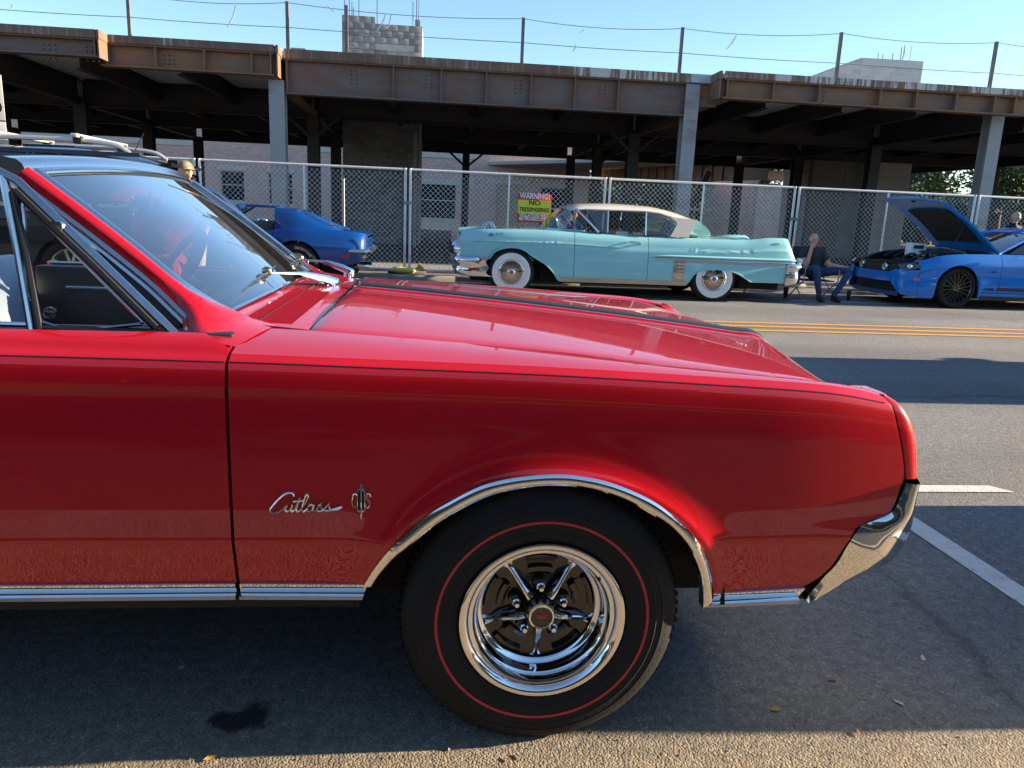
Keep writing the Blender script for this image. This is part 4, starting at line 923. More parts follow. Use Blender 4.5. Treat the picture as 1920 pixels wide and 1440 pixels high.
    m = MB(); m.lathe([(.0345, -.066), (.036, -.052), (.039, -.04), (.043, -.025)], 40); m.build('cap_side', GLOSSBLK, cap)
    em = MB().box(-.011, .011, -.0765, -.0748, -.0042, .0042); em.build('cap_emblem', simple('emblem red', (.5, .03, .03), .4), cap)
    m = MB(); m.tube([(.128, -.05, .096), (.133, -.083, .098)], [.003, .004], 8); m.build('valve_stem', BLACK, rim)
    return w_
wheel = make_red_wheel((.272+1.1, 1.731-YC, .333))
w2 = copy_tree(wheel, car); w2.location = (rc+1.1, 1.731-YC, .333)
for x in (.272, rc):
    wf = copy_tree(wheel, car); wf.location = (x+1.1, YC-1.731, .333); wf.rotation_euler = (0, 0, math.pi)
# ---- badges
def script_badge(strokes, ox, oz, s, r, name, parent):
    m = MB()
    for st in strokes:
        pts = spline([(p[0], p[1], 0) for p in st], 7)
        P = [Vector((ox+p.x*s, side_y(ox+p.x*s, oz+p.y*s)-.004, oz+p.y*s)) for p in pts]
        m.tube(P, r, 6)
    return m.build(name, CHROME, parent, world=True)
# slanted longhand word, one stroke per run of the pen (unit = capital height)
C_ = [(1.26, .86), (1.22, 1.0), (1.05, 1.05), (.78, .92), (.45, .60), (.2, .28), (.1, .08), (.2, -.06), (.42, -.03), (.66, .12), (.86, .30), (.93, .40)]
u_ = [(.93, .40), (.84, .16), (.90, .04), (1.04, .14), (1.18, .40), (1.10, .14), (1.16, .04), (1.28, .12)]
t_ = [(1.28, .12), (1.44, .50), (1.56, .80), (1.40, .30), (1.38, .08), (1.48, .05), (1.60, .16)]
tb = [(1.22, .58), (1.45, .60), (1.80, .64)]
l_ = [(1.60, .16), (1.82, .55), (1.96, .84), (1.92, .95), (1.82, .80), (1.68, .36), (1.66, .08), (1.76, .05), (1.90, .20)]
a_ = [(2.22, .40), (2.06, .40), (1.93, .22), (1.94, .06), (2.08, .08), (2.26, .40), (2.18, .14), (2.24, .05), (2.36, .16)]
s_ = [(2.36, .16), (2.54, .44), (2.60, .48), (2.60, .30), (2.64, .14), (2.54, .04), (2.42, .08), (2.56, .06), (2.74, .16)]
s2 = [(2.74, .16), (2.94, .44), (3.0, .48), (2.98, .30), (3.02, .14), (2.90, .04), (2.78, .08), (2.98, .10), (3.3, .20), (3.62, .30), (3.40, .16), (3.05, .12)]
script_badge([C_, u_, t_, tb, l_, a_, s_, s2], -.349, .613, .0435, .0021, 'script_badge', car)
ex, ez = -.1492, .640
ey = lambda x, z, o: side_y(x, z)-o
m = MB()
poly = [(0, .043), (.0022, .036), (.0022, .031), (.0088, .026), (.0088, -.023), (.0022, -.028), (.0018, -.034), (.0006, -.043), (-.0006, -.043), (-.0018, -.034), (-.0022, -.028), (-.0088, -.023), (-.0088, .026), (-.0022, .031), (-.0022, .036)]
yb = side_y(ex, ez); m.prism([(ex+a, ez+b) for a, b in poly], yb-.004, yb+.004); emb = m.build('shield_emblem', CHROME, car, world=True, bevel=.0006)
for s in (-1, 1):
    m = MB(); m.prism([(ex+s*.0012, ez+.025), (ex+s*.0072, ez+.021), (ex+s*.0072, ez-.019), (ex+s*.0012, ez-.023)], yb-.0052, yb-.003); m.build('emblem_inlay', GLOSSBLK, emb, world=True)
cs_c = [(-.0095, .013), (-.013, .017), (-.017, .012), (-.0195, 0), (-.018, -.012), (-.014, -.016), (-.0095, -.011)]
cs_s = [(.020, .010), (.018, .016), (.013, .016), (.0115, .008), (.015, .001), (.019, -.006), (.017, -.014), (.012, -.016), (.010, -.009)]
script_badge([cs_c, cs_s], ex, ez, 1.0, .0014, 'emblem_letters', emb)
# ---- cowl: painted panel with louvres between hood and windscreen
ws_bx = lambda y: -.452-.055*abs((y-YC)/.72)**2.0
def cowl_z(y): return .981+.031*(1-abs((y-YC)/.73)**2)
m = MB(); rr = []
ys = linsp(1.862, 2*YC-1.862, 36)
for t in linsp(0, 1, 8):
    rr.append([Vector((lerp(hx_r(y)-.010, ws_bx(y)-.005-.03*sstep(.62, .8, abs(y-YC)), t), y, cowl_z(y)-.002+.010*t**1.5-(.004 if t == 0 else 0))) for y in ys])
m.loft(rr)
m.loft([rr[0], [p+Vector((-.002, 0, -.03)) for p in rr[0]]])
cowl = m.build('cowl', RED, car, world=True, angle=30)
def cowl_pt(t, y): return Vector((lerp(hx_r(y)-.010, ws_bx(y)-.005, t), y, cowl_z(y)+.010*t**1.5))
for ya, yb_, n in ((1.93, 2.42, 34), (2.75, 3.24, 34)):
    for k in range(n):
        y = lerp(ya, yb_, k/(n-1)); m = MB()
        a, b = cowl_pt(.24, y), cowl_pt(.80, y)
        m.loft([[a+Vector((0, d, h)), b+Vector((0, d, h))] for d, h in ((-.0055, -.0025), (-.004, .0018), (.0015, .0012), (.0035, -.0025))]); m.build('louvre', RED, cowl, world=True)
m = MB(); m.tube([cowl_pt(.60, y)+Vector((0, 0, .0)) for y in linsp(1.83, 2*YC-1.83, 30)], .0016, 5); m.build('cowl_seam', DARK, cowl, world=True)
m = MB(); m.tube([(-.29-.07*k, lerp(1.852, 1.857, k), lerp(.979, .984, k)) for k in (0, .5, 1, 1.6)], .0022, 5); both(m, 'cowl_side_seam', DARK)
# ---- windscreen: top and bottom curves, painted pillars, bright surround
def ws_b(y): return Vector((ws_bx(y), y, .992+.026*(1-abs((y-YC)/.72)**2)))
def ws_t(y):                                              # y at base -> top point
    k = (y-YC)/.72; return Vector((-.925-.03*abs(k)**2.4-.02*k, YC+k*.665, 1.336+.022*(1-abs(k)**2.2)+.010*k))
def ws(y, t, o=0.0):
    a, b = ws_b(y), ws_t(y); p = a.lerp(b, t); p.x += .012*math.sin(math.pi*t)+o*.7; p.z += o*.7; return p
y0w, y1w = YC-.655, YC+.655
# bottom corners of the glass are rounded
def ws_y(u, t):
    k = .655+.055*sstep(0, .30, t)**.6
    return YC+u*k
m = MB(); m.loft([[ws(ws_y(u, t), t) for u in linsp(-1, 1, 40)] for t in [0, .01, .03, .06, .1]+linsp(.15, .985, 16)])
m.build('windscreen', glass('windscreen glass', (.84, .91, .93), 0, .88, 2.7, .008), car, world=True)
edge = [ws(ws_y(-1, t), t, .004) for t in linsp(.97, .06, 18)]+[ws(ws_y(u, 0), .0, .004) for u in [-.985, -.95]+linsp(-.88, .88, 30)+[.95, .985]]+[ws(ws_y(1, t), t, .004) for t in linsp(.06, .97, 18)]
m = MB(); m.tube(edge, .0155, 8, flat=.5); m.build('windscreen_trim', CHROME, car, world=True)
# painted A pillars flowing into the cowl side
def pillar(side):
    s = -1 if side < 0 else 1; rr = []
    for t in [-.10, -.05, 0, .03, .07, .12, .2, .3, .42, .55, .7, .85, .985]:
        tt = max(t, 0); inn = ws(ws_y(s, tt), tt, .003); low = sstep(.22, -.02, t)
        inn = inn+Vector((.055*low, -s*.045*low*0, -.004*low))
        wd = .042+.05*low
        out = ws(YC+s*.72, tt); out = Vector((out.x-.006+.028*low, out.y+s*(.020+.045*low), out.z-.012*low-.006))
        tgt = Vector((out.x-.02, YC+s*(YC-1.705), .974)); out = out.lerp(tgt, sstep(.16, .0, t)*.85)
        if t < 0: inn = inn+Vector((.12*(-t)/.1*.6, 0, -.012*(-t)/.1)); out = out+Vector((.085*(-t)/.1*.9, s*.02*(-t)/.1, -.010*(-t)/.1))
        mid = inn.lerp(out, .55)+Vector((.010, s*.006, .010))
        rr.append([inn+Vector((-.01, 0, -.012)), inn, inn.lerp(mid, .5)+Vector((.003, 0, .003)), mid, mid.lerp(out, .6)+Vector((.003, s*.003, .002)), out, out+Vector((-.02, -s*.004, -.014)), out+Vector((-.03, -s*.03, -.02))])
    return MB().loft(rr)
for s in (-1, 1): pillar(s).build('windscreen_pillar', RED, car, world=True, angle=50)
# bright strips and dark seals down the pillar's rear edge
for s in (-1, 1):
    def rail_at(t, b, dn=0, dy=0):                      # b = distance behind the pillar edge
        p = ws(YC+s*.72, t); return Vector((p.x-.012-b*.62, p.y+s*(.020+.030*sstep(.35, 0, t))+s*dy, p.z-.010-b*.75-dn))
    for b, r, mt, nm in ((.010, .0065, CHROME_D, 'pillar_moulding'), (.024, .006, CHROME, 'pillar_moulding'), (.038, .009, BLACK, 'door_seal'), (.052, .008, BLACK, 'door_seal')):
        m = MB(); m.tube([rail_at(t, b, .0, .002) for t in linsp(.01 if mt is not BLACK else .09, .985, 16)], r, 8, flat=.7); m.build(nm, mt, car, world=True)
# header rail across the top
m = MB(); rr = []
for y in linsp(-1.0, 1.0, 40):
    p = ws(YC+y*.735, .985)
    rr.append([p+Vector((dx, 0, dz)) for dx, dz in ((.012, -.012), (.012, .0), (.004, .006), (.0, .016), (-.012, .026), (-.04, .031), (-.06, .026), (-.066, .012), (-.06, -.006), (-.02, -.018))])
m.loft(rr, ring_closed=True, caps=True); hd = m.build('windscreen_header', simple('polished stainless', (.86, .87, .88), .17, 1, var=.03), car, world=True, angle=30)
m = MB(); m.tube([ws(YC+y*.70, .985)+Vector((.014, 0, -.008)) for y in linsp(-.96, .96, 30)], .0075, 8, flat=.7); m.build('header_moulding', simple('warm bright trim', (.78, .74, .66), .12, 1), hd, world=True)
m = MB(); m.loft([[ws(YC+y*.735, .985)+Vector((-.066+a, 0, b)) for a, b in ((0, .012), (-.02, .004), (-.02, -.012), (0, -.012))] for y in linsp(-1, 1, 20)], ring_closed=True, caps=True); m.build('header_seal', BLACK, hd, world=True)
# ---- quarter vent window in the door
for s in (-1, 1):
    Y0 = lambda z: YC+s*(.85-.17*(z-.985))
    def P2(x, z, o=0): return Vector((x, Y0(z)+s*o, z))
    tri = [(-.862, .990), (-.570, .988), (-.905, 1.290)]
    m = MB(); m.tube([P2(-.858, .985), P2(-.884, 1.15), P2(-.912, 1.305)], .010, 8, flat=.6); vf = m.build('vent_frame', CHROME_D, car, world=True)
    m = MB(); m.tube([P2(-.560, .983), P2(-.70, 1.118), P2(-.80, 1.215), P2(-.885, 1.297), P2(-.93, 1.318)], .0095, 8, flat=.6); m.build('vent_frame_rail', CHROME_D, vf, world=True)
    m = MB(); m.tube([P2(-.842, .985), P2(-.868, 1.15), P2(-.892, 1.27)], .008, 8, flat=1.4); m.tube([P2(-.60, .995), P2(-.72, 1.115), P2(-.888, 1.275)], .010, 8, flat=1.2); m.tube([P2(-.85, .990), P2(-.58, .985)], .008, 8, flat=1.0); m.build('vent_seal', BLACK, vf, world=True)
    g = [(-.840, 1.003), (-.648, 1.000), (-.634, 1.006), (-.640, 1.018), (-.75, 1.130), (-.86, 1.243), (-.874, 1.245), (-.872, 1.22)]
    m = MB(); m.add([P2(a, b) for a, b in g], [tuple(range(len(g)))]); m.build('vent_glass', GLASS, vf, world=True)
    m = MB(); m.tube([P2(a, b, .002) for a, b in spline_pts] if False else [P2(q.x, q.y, .002) for q in spline([(a, b, 0) for a, b in g], 3, True)], .0042, 6, closed=True); m.build('vent_glass_trim', CHROME_D, vf, world=True)
    m = MB(); m.lathe([(0, -.016), (.010, -.014), (.0125, -.006), (.0125, .004)], 18, P2(-.822, 1.022), (0, -s*-1, 0)); m.build('vent_knob', CHROME_D, vf, world=True)
    m = MB(); m.lathe([(.0, .006), (.010, .006), (.014, 0), (.010, -.006), (0, -.006)], 14, P2(-.80, 1.205, .004), (0, 1, 0)); m.build('vent_pivot', CHROME, vf, world=True)
# ---- wipers
for (piv, elbow, tip) in (((-.335, 2.60, 1.030), (-.500, 2.40, 1.065), (-.520, 2.06, 1.022)), ((-.345, 3.18, 1.020), (-.520, 3.10, 1.062), (-.535, 2.90, 1.040))):
    piv, elbow, tip = Vector(piv), Vector(elbow), Vector(tip)
    m = MB(); d = (elbow-piv)
    m.loft([[piv+d*t+Vector((0, sy*wd, sz*hh+.012*math.sin(math.pi*t))) for sy, sz in ((-1, -1), (-1, .4), (-.5, 1), (.5, 1), (1, .4), (1, -1))] for t, wd, hh in ((-.16, .010, .010), (-.12, .018, .014), (.1, .019, .014), (.42, .012, .009), (.5, .007, .005), (1.0, .004, .003))], True, caps=True)
    wa = m.build('wiper_arm', CHROME, car, world=True, angle=40)
    m = MB(); m.lathe([(.0, .0), (.012, -.002), (.016, -.02), (.018, -.04)], 16, piv, (0, 0, 1)); m.build('wiper_pivot', CHROME, wa, world=True)
    far = elbow+(elbow-tip)*.28
    m = MB(); m.tube([tip, tip.lerp(elbow, .5)+Vector((.004, 0, .006)), elbow, far], [.005, .008, .009, .005], 8, flat=.5); m.build('wiper_blade', CHROME_D, wa, world=True)
    m = MB(); m.tube([tip+Vector((-.008, 0, -.012)), far+Vector((-.008, 0, -.012))], .005, 6); m.build('wiper_rubber', BLACK, wa, world=True)
    m = MB(); m.sphere(elbow+Vector((0, 0, .006)), (.016, .012, .014), 12, 8); m.build('wiper_joint', simple('worn brass', (.42, .36, .2), .25, 1), wa, world=True)
# ---- interior
m = MB(); rr = []
for y in linsp(YC-.70, YC+.70, 12): rr.append([Vector((x, y, z)) for x, z in ((-.50, .985), (-.62, .985), (-.74, .965), (-.79, .92), (-.78, .75), (-.70, .60))])
m.loft(rr); m.build('dashboard', simple('dashboard black', (.014, .016, .02), .45), car, world=True)
for y0, y1 in ((1.80, 2.50), (2.67, 3.37)):
    m = MB(); m.box(-1.62, -1.12, y0, y1, .50, .66); st = m.build('seat', VINYL, car, world=True, bevel=.06)
    m = MB(); m.box(-1.72, -1.56, y0, y1, .60, 1.03, Matrix.Translation((-1.64, 0, .6)) @ Matrix.Rotation(R(-12), 4, 'Y') @ Matrix.Translation((1.64, 0, -.6))); m.build('seat_back', VINYL, st, world=True, bevel=.05)
    for k in range(5):
        zz = .66+k*.07; m = MB(); m.tube([(-1.572-.2*(zz-.6), y0+.06, zz), (-1.572-.2*(zz-.6), y1-.06, zz)], .010, 6); m.build('seat_pleat', VINYL, st, world=True)
m = MB(); m.box(-2.12, -2.0, 1.85, 2*YC-1.85, .5, 1.0); m.box(-2.1, -1.75, 1.85, 2*YC-1.85, .4, .62); m.build('rear_bench', VINYL, car, world=True, bevel=.04)
sw = Vector((-.955, 2.99, .99)); ax = Vector((-.86, 0, .5)).normalized()
m = MB(); u = ax.orthogonal().normalized(); b = ax.cross(u)
m.tube([sw+(u*math.cos(a)+b*math.sin(a))*.19 for a in linsp(0, 2*math.pi, 41)[:-1]], .0125, 8, closed=True); stw = m.build('steering_wheel', GLOSSBLK, car, world=True)
for a in (R(20), R(160), R(270)):
    m = MB(); d = u*math.cos(a)+b*math.sin(a); m.bar(sw-ax*.03, sw+d*.18, .012, .03, ax); m.build('wheel_spoke', CHROME_D, stw, world=True)
m = MB(); m.tube([sw-ax*.02, sw-ax*.30], [.035, .028], 12); m.build('steering_column', BLACK, stw, world=True)
m = MB(); m.box(-.94, -.915, YC-.02, YC+.20, 1.215, 1.277); mr = m.build('rear_view_mirror', CHROME, car, world=True, bevel=.008)
m = MB(); m.tube([(-.925, YC+.08, 1.27), (-.90, YC+.08, 1.33)], .007, 8); m.build('mirror_stem', CHROME, mr, world=True)
m = MB(); m.box(-.944, -.9405, YC-.012, YC+.192, 1.221, 1.271); m.build('mirror_glass', simple('mirror face', (.85, .87, .88), .02, 1), mr, world=True)
# far door top and its bright lock rail are part of both(); inside trim
m = MB(); m.tube([(-1.5, 2*YC-1.835, .90), (-.5, 2*YC-1.835, .90)], .006, 6); m.build('door_trim_strip', CHROME, car, world=True)
# ================================================================== other cars: a body lofted from tables, panels cut out of it
class Body:
    def __init__(s, root, yc, hw, sh, cz, bot, off, zlow=.25, shape=.55):
        s.root, s.yc, s.hw, s.sh, s.cz, s.bot, s.off, s.zlow, s.shape = root, yc, hw, sh, cz, bot, off, zlow, shape
    def half(s, x, z):
        t = (z-s.zlow)/(s.sh(x)-s.zlow); return s.hw(x)-s.off(max(0, min(1, t)))
    def side(s, x0, x1, n=40, extra=(), bot=None, top=None, n1=22, sgn=-1, out=0.0):
        xs = sorted(set([round(a, 4) for a in linsp(x0, x1, n)]+[e for e in extra if x0 < e < x1])); rr = []
        for x in xs:
            b = s.bot(x) if bot is None else bot(x); t = s.sh(x) if top is None else top(x); b = min(b, t-.004)
            rr.append([Vector((x, s.yc+sgn*(s.half(x, z)+out), z)) for z in linsp(b, t, n1)])
        m = MB().loft(rr)
        for e in (rr[0], rr[-1]): m.loft([e, [Vector((p.x, p.y-sgn*.04, p.z)) for p in e]])
        lo = [r[0] for r in rr]; m.loft([lo, [Vector((p.x, p.y-sgn*.03, p.z+.002)) for p in lo]])
        return m
    def both(s, name, mat, *a, **k):
        kw = {q: k.pop(q) for q in ('angle', 'parent') if q in k}; par = kw.pop('parent', s.root)
        o = s.side(*a, sgn=-1, **k).build(name, mat, par, world=True, **kw); s.side(*a, sgn=1, **k).build(name, mat, par, world=True, **kw); return o
    def top(s, x0, x1, n=20, u0=-1, u1=1, nu=26, dz=0.0):
        rr = []
        for x in linsp(x0, x1, n):
            row = []
            for u in linsp(u0, u1, nu):
                w = sstep(s.shape, 1, abs(u)); row.append(Vector((x, s.yc+u*s.half(x, s.sh(x)), lerp(s.cz(x)-.035*abs(u)**2, s.sh(x), w)+dz)))
            rr.append(row)
        m = MB().loft(rr)
        for e in (rr[0], rr[-1]): m.loft([e, [p-Vector((0, 0, .03)) for p in e]])
        return m
    def core(s, x0, x1, n=40, inset=.03):
        """dark inside, so that shut lines and wheel arches look in on something"""
        m = MB()
        for sg in (-1, 1): m.loft([[Vector((x, s.yc+sg*(s.half(x, z)-inset), z)) for z in linsp(s.bot(x)+.02, max(s.bot(x)+.03, s.sh(x)-.02), 6)] for x in linsp(x0, x1, n)])
        o = m.build('inner_body', DARK, s.root, world=True); o['kind'] = 'stuff'; return o
def arch_pts(cx, cz, r, n=14, a0=8, a1=172, rz=None):
    return [(cx-r*math.cos(R(a)), cz+(rz or r)*math.sin(R(a))) for a in linsp(a0, a1, n)]
def simple_tyre(parent, Ro, Ri, wd, mat=RUBBER):
    return MB().lathe([(r, -h) for r, h in tyre_prof(Ro, Ri, wd)], 64).build('tyre', mat, parent, angle=60)
def wheel_set(body, proto, xs, yin, z):
    done = False
    for x in xs:
        for sg in (-1, 1):
            wv = proto if not done else copy_tree(proto, body.root); done = True
            wv.location = Vector((x, body.yc+sg*yin, z))-Vector(body.root.location); wv.rotation_euler = (0, 0, 0 if sg < 0 else math.pi)
def well(body, cx, cz, r, yo, depth=.3):
    for sg in (-1, 1): MB().loft([[Vector((cx+(r+.03)*math.cos(a), body.yc+sg*y, cz+(r+.03)*math.sin(a))) for y in (yo, yo-depth)] for a in linsp(R(-12), R(192), 18)]).build('wheel_well', DARK, body.root, world=True)
def end_cap(b, x, mat, name, zb):
    pts = [Vector((x, b.yc-b.half(x, z), z)) for z in linsp(zb, b.sh(x), 8)]
    tp = [Vector((x, b.yc+u*b.half(x, b.sh(x)), lerp(b.cz(x)-.035*abs(u)**2, b.sh(x), sstep(b.shape, 1, abs(u))))) for u in linsp(-1, 1, 20)]
    ot = [Vector((x, 2*b.yc-p.y, p.z)) for p in reversed(pts)]; ring = pts+tp[1:-1]+ot
    return MB().add(ring, [tuple(range(len(ring)))]).build(name, mat, b.root, world=True, smooth=False)
TINT = glass('side window glass', (.62, .70, .74), 0, .8)
SEATD = simple('dark seat', (.05, .055, .06), .6)
# ------------------------------------------------------------------ turquoise coupe with tail fins, white roof
def build_finned():
    root = empty('finned_coupe', (3.1, 13.04, 0), label='turquoise finned classic coupe with white roof and whitewall tyres', cat='car')
    T = paint('turquoise paint', (.26, .57, .60), .04); IV = paint('ivory roof paint', (.66, .61, .50), .03, .5)
    CH = CHROME
    bot = tab([(.30, .60), (.86, .56)]+[(.93, .655), (1.05, .715), (1.2, .742), (1.3, .738), (1.42, .695), (1.53, .62), (1.66, .55), (1.77, .48), (1.88, .37), (1.98, .25), (2.1, .245), (3.9, .245), (4.04, .25), (4.09, .34), (4.14, .42), (4.22, .475), (4.35, .505), (4.52, .515), (4.68, .508), (4.80, .48), (4.90, .445), (5.02, .38), (5.13, .33), (5.7, .33), (5.93, .37)])
    sh = tab([(.34, .955), (.42, .985), (.52, .998), (.9, 1.02), (1.74, 1.035), (2.22, 1.022), (2.7, 1.0), (3.3, .985), (4.2, .993), (4.95, 1.0), (5.2, 1.022), (5.35, 1.043), (5.55, 1.05), (5.69, 1.048), (5.725, 1.02), (5.79, .90), (5.86, .76), (5.92, .70)])
    cz = tab([(.34, .90), (.5, .955), (.9, 1.0), (1.75, 1.06), (2.3, 1.06), (4.2, 1.03), (4.6, 1.03), (5.0, 1.02), (5.4, .97), (5.7, .86), (5.86, .72), (5.92, .66)])
    hw = tab([(.30, .83), (.45, .90), (.8, .965), (1.3, .995), (3, 1.01), (4.6, 1.0), (5.5, .97), (5.93, .93)])
    off = tab([(0, .045), (.08, .012), (.2, 0), (.45, .004), (.70, .014), (.745, .016), (.755, .030), (.85, .045), (.94, .075), (1, .115)])
    B = Body(root, 13.04, hw, sh, cz, bot, off)
    ex = [p for p in linsp(.86, 2.0, 46)]+[p for p in linsp(4.03, 5.15, 46)]
    B.both('front_fender', T, .42, 2.188, 30, ex, angle=24); B.both('door', T, 2.196, 3.372, 24, angle=24); B.both('rear_quarter_panel', T, 3.38, 5.92, 50, ex, angle=24)
    B.top(.42, 1.72, 26).build('hood', T, root, world=True); B.top(1.728, 2.35, 8).build('cowl', T, root, world=True); B.top(4.34, 5.92, 34).build('trunk_lid', T, root, world=True)
    for sg in (-1, 1):
        MB().loft([[Vector((x, B.yc+sg*(B.half(x, B.sh(x))-d), B.sh(x)-h)) for d, h in ((0, 0), (.05, -.006), (.10, -.002), (.11, .05))] for x in linsp(2.2, 4.4, 24)]).build('belt_ledge', T, root, world=True)
    B.core(.5, 5.8)
    MB().box(.6, 5.7, 12.35, 13.73, .20, .45).build('chassis', DARK, root, world=True)
    end_cap(B, .42, T, 'nose_panel', .56); end_cap(B, 5.92, T, 'tail_panel', .37)
    well(B, 1.24, .36, .42, .98); well(B, 4.49, .32, .42, .96)
    # bright work
    B.both('sill_panel', CHROME_D, 1.995, 4.03, 20, (), bot=lambda x: .245, top=lambda x: .312, n1=5, out=.006)
    def strip_on(x0, x1, z0, z1, n, out, mat, name, bul=.012):
        for sg in (-1, 1):
            rr = []
            for x in linsp(x0, x1, n):
                a, b_ = z0(x), z1(x); rr.append([Vector((x, B.yc+sg*(B.half(x, lerp(a, b_, t))+out+bul*math.sin(math.pi*t)), lerp(a, b_, t))) for t in linsp(0, 1, 6)])
            MB().loft(rr).build(name, mat, root, world=True)
    strip_on(.60, 2.186, lambda x: B.zlow+.748*(B.sh(x)-.25)-.006, lambda x: B.zlow+.748*(B.sh(x)-.25)+.008, 24, .002, CH, 'side_moulding')
    strip_on(2.198, 2.95, lambda x: B.zlow+.748*(B.sh(x)-.25)-.006, lambda x: B.zlow+.748*(B.sh(x)-.25)+.008, 14, .002, CH, 'side_moulding')
    tb = tab([(3.44, .682), (3.6, .665), (3.86, .640), (4.87, .612), (5.94, .625)]); tt = tab([(3.44, .694), (3.6, .715), (3.8, .725), (4.82, .728), (5.94, .728)])
    strip_on(3.44, 5.93, tb, lambda x: lerp(tb(x), tt(x), .5), 40, .006, CHROME_D, 'side_spear', .008)
    strip_on(3.44, 5.93, lambda x: lerp(tb(x), tt(x), .52), tt, 40, .004, T, 'side_spear_crown', .035)
    for sg in (-1, 1):
        MB().loft([[Vector((x, B.yc+sg*(B.half(x, z)+.006), z)) for z in (.315, .40, .5, .60, .632)] for x in (3.80, 3.86, 3.92, 3.985)]).build('louvre_plate', CHROME_D, root, world=True)
        for k in range(5):
            z = .36+k*.055; MB().box(3.87, 3.985, 13.04+sg*1.0-.012, 13.04+sg*1.0+.024 if sg > 0 else 13.04-1.0+.012, z, z+.016).build('louvre', CH, root, world=True, bevel=.004)
    for a0, a1, lst in ((0, 0, [(x, bot(x)) for x in linsp(.87, 1.98, 40)]), (0, 0, [(x, bot(x)) for x in linsp(4.07, 5.12, 36)])):
        for sg in (-1, 1): MB().tube([(x, B.yc+sg*(B.half(x, z)+.002), z+.006) for x, z in lst], .010, 6).build('wheel_arch_moulding', T, root, world=True)
    # bumpers
    m = MB(); rr = []
    for t in linsp(-1, 1, 37):
        a = abs(t); x = .33+.50*sstep(.72, 1, a)**1.3; y = 13.04+(1 if t > 0 else -1)*min(1.0, a*1.16)*1.0 if a > .02 else 13.04
        top = .60-.03*sstep(.6, 1, a); bt = .29
        rr.append([Vector((x+dx, y, lerp(bt, top, h))) for h, dx in ((0, .10), (.06, .02), (.22, -.02), (.40, .015), (.50, .03), (.60, .0), (.80, -.03), (.95, .0), (1, .08))])
    m.loft(rr); m.build('front_bumper', CH, root, world=True, angle=50)
    for sg in (-1, 1):
        MB().lathe([(.13, .0), (.125, .06), (.10, .12), (.075, .155)], 20, (.47, 13.04+sg*.62, .665), (-1, 0, .06)).build('bumper_bullet', CH, root, world=True)
        MB().lathe([(.075, .155), (.06, .19), (.035, .215), (0, .225)], 20, (.47, 13.04+sg*.62, .665), (-1, 0, .06)).build('bullet_tip', BLACK, root, world=True)
        MB().lathe([(0, .03), (.05, .025), (.078, .0), (.085, -.01), (.088, .02), (.10, .02), (.105, -.05)], 22, (.43, 13.04+sg*.74, .835), (-1, 0, 0)).build('headlamp', simple('lamp lens %d' % sg, (.7, .72, .7), .1, coat=1), root, world=True)
        MB().lathe([(.0, .0), (.04, -.005), (.05, -.02), (.05, -.06)], 16, (.40, 13.04+sg*.70, .42), (-1, 0, 0)).build('fog_lamp', CH, root, world=True)
        # rear bumper pod and lamp
        m = MB(); rr = []
        for z, g in ((.30, .0), (.32, .03), (.42, .045), (.50, .03), (.53, .02), (.57, .05), (.62, .055), (.645, .03), (.65, 0)):
            rr.append([Vector((x, 13.04+sg*(yy+g*.6), z)) for x, yy in ((5.69, .95), (5.72, .965), (5.85, .955), (5.92+g, .90), (5.95+g, .78), (5.96+g, .62))])
        m.loft(rr); m.build('rear_bumper_pod', CH, root, world=True, angle=50)
        MB().lathe([(.055, -.05), (.055, .0), (.05, .04), (.03, .055), (0, .06)], 18, (5.93, 13.04+sg*.87, .69), (1, 0, 0)).build('tail_lamp', CH, root, world=True)
    MB().box(5.90, 5.99, 12.5, 13.58, .33, .48).build('rear_bumper_bar', CH, root, world=True, bevel=.02)
    MB().box(.44, .50, 12.35, 13.73, .60, .82).build('grille', CHROME_D, root, world=True)
    m = MB(); m.tube(spline([(.80, 12.72, 1.0), (.86, 12.72, 1.09), (.93, 12.72, 1.105), (.985, 12.72, 1.02)], 6), .010, 8); m.build('hood_ornament', CH, root, world=True)
    m = MB(); m.tube(spline([(.80, 13.36, 1.0), (.86, 13.36, 1.09), (.93, 13.36, 1.105), (.985, 13.36, 1.02)], 6), .010, 8); m.build('hood_ornament', CH, root, world=True)
    # script on the fender
    t = text_mb('de Ville', .085, .004, shear=.35); t.v = [(v[0]+.96, 13.04-B.half(.95, .93)-.004, v[2]+.905) for v in t.v]; o = t.build('script_badge', simple('gilt script', (.72, .66, .45), .3, .8), root, world=True, merge=0, smooth=False); o['kind'] = 'stuff'
    for sg in (-1, 1):
        MB().sphere((5.50, 13.04+sg*(B.half(5.5, .95)+.002), .955), (.065, .008, .018), 12, 6).build('fin_badge', CH, root, world=True)
        MB().tube(spline([(3.02, 13.04+sg*(B.half(3.1, .89)+.004), .895), (3.08, 13.04+sg*(B.half(3.1, .89)+.035), .90), (3.22, 13.04+sg*(B.half(3.2, .89)+.035), .895), (3.27, 13.04+sg*(B.half(3.2, .89)+.004), .885)], 4), .012, 8).build('door_handle', CH, root, world=True)
    # greenhouse
    ez = tab([(2.10, 1.345), (2.25, 1.372), (2.6, 1.378), (3.3, 1.382), (3.58, 1.360), (3.78, 1.315), (3.95, 1.285), (4.18, 1.275)])
    zc = tab([(2.10, 1.385), (2.2, 1.44), (2.35, 1.468), (2.9, 1.492), (3.4, 1.480), (3.8, 1.425), (4.05, 1.352), (4.22, 1.270)])
    ew = tab([(2.1, .80), (2.6, .84), (3.5, .84), (4.2, .80)])
    rr = []
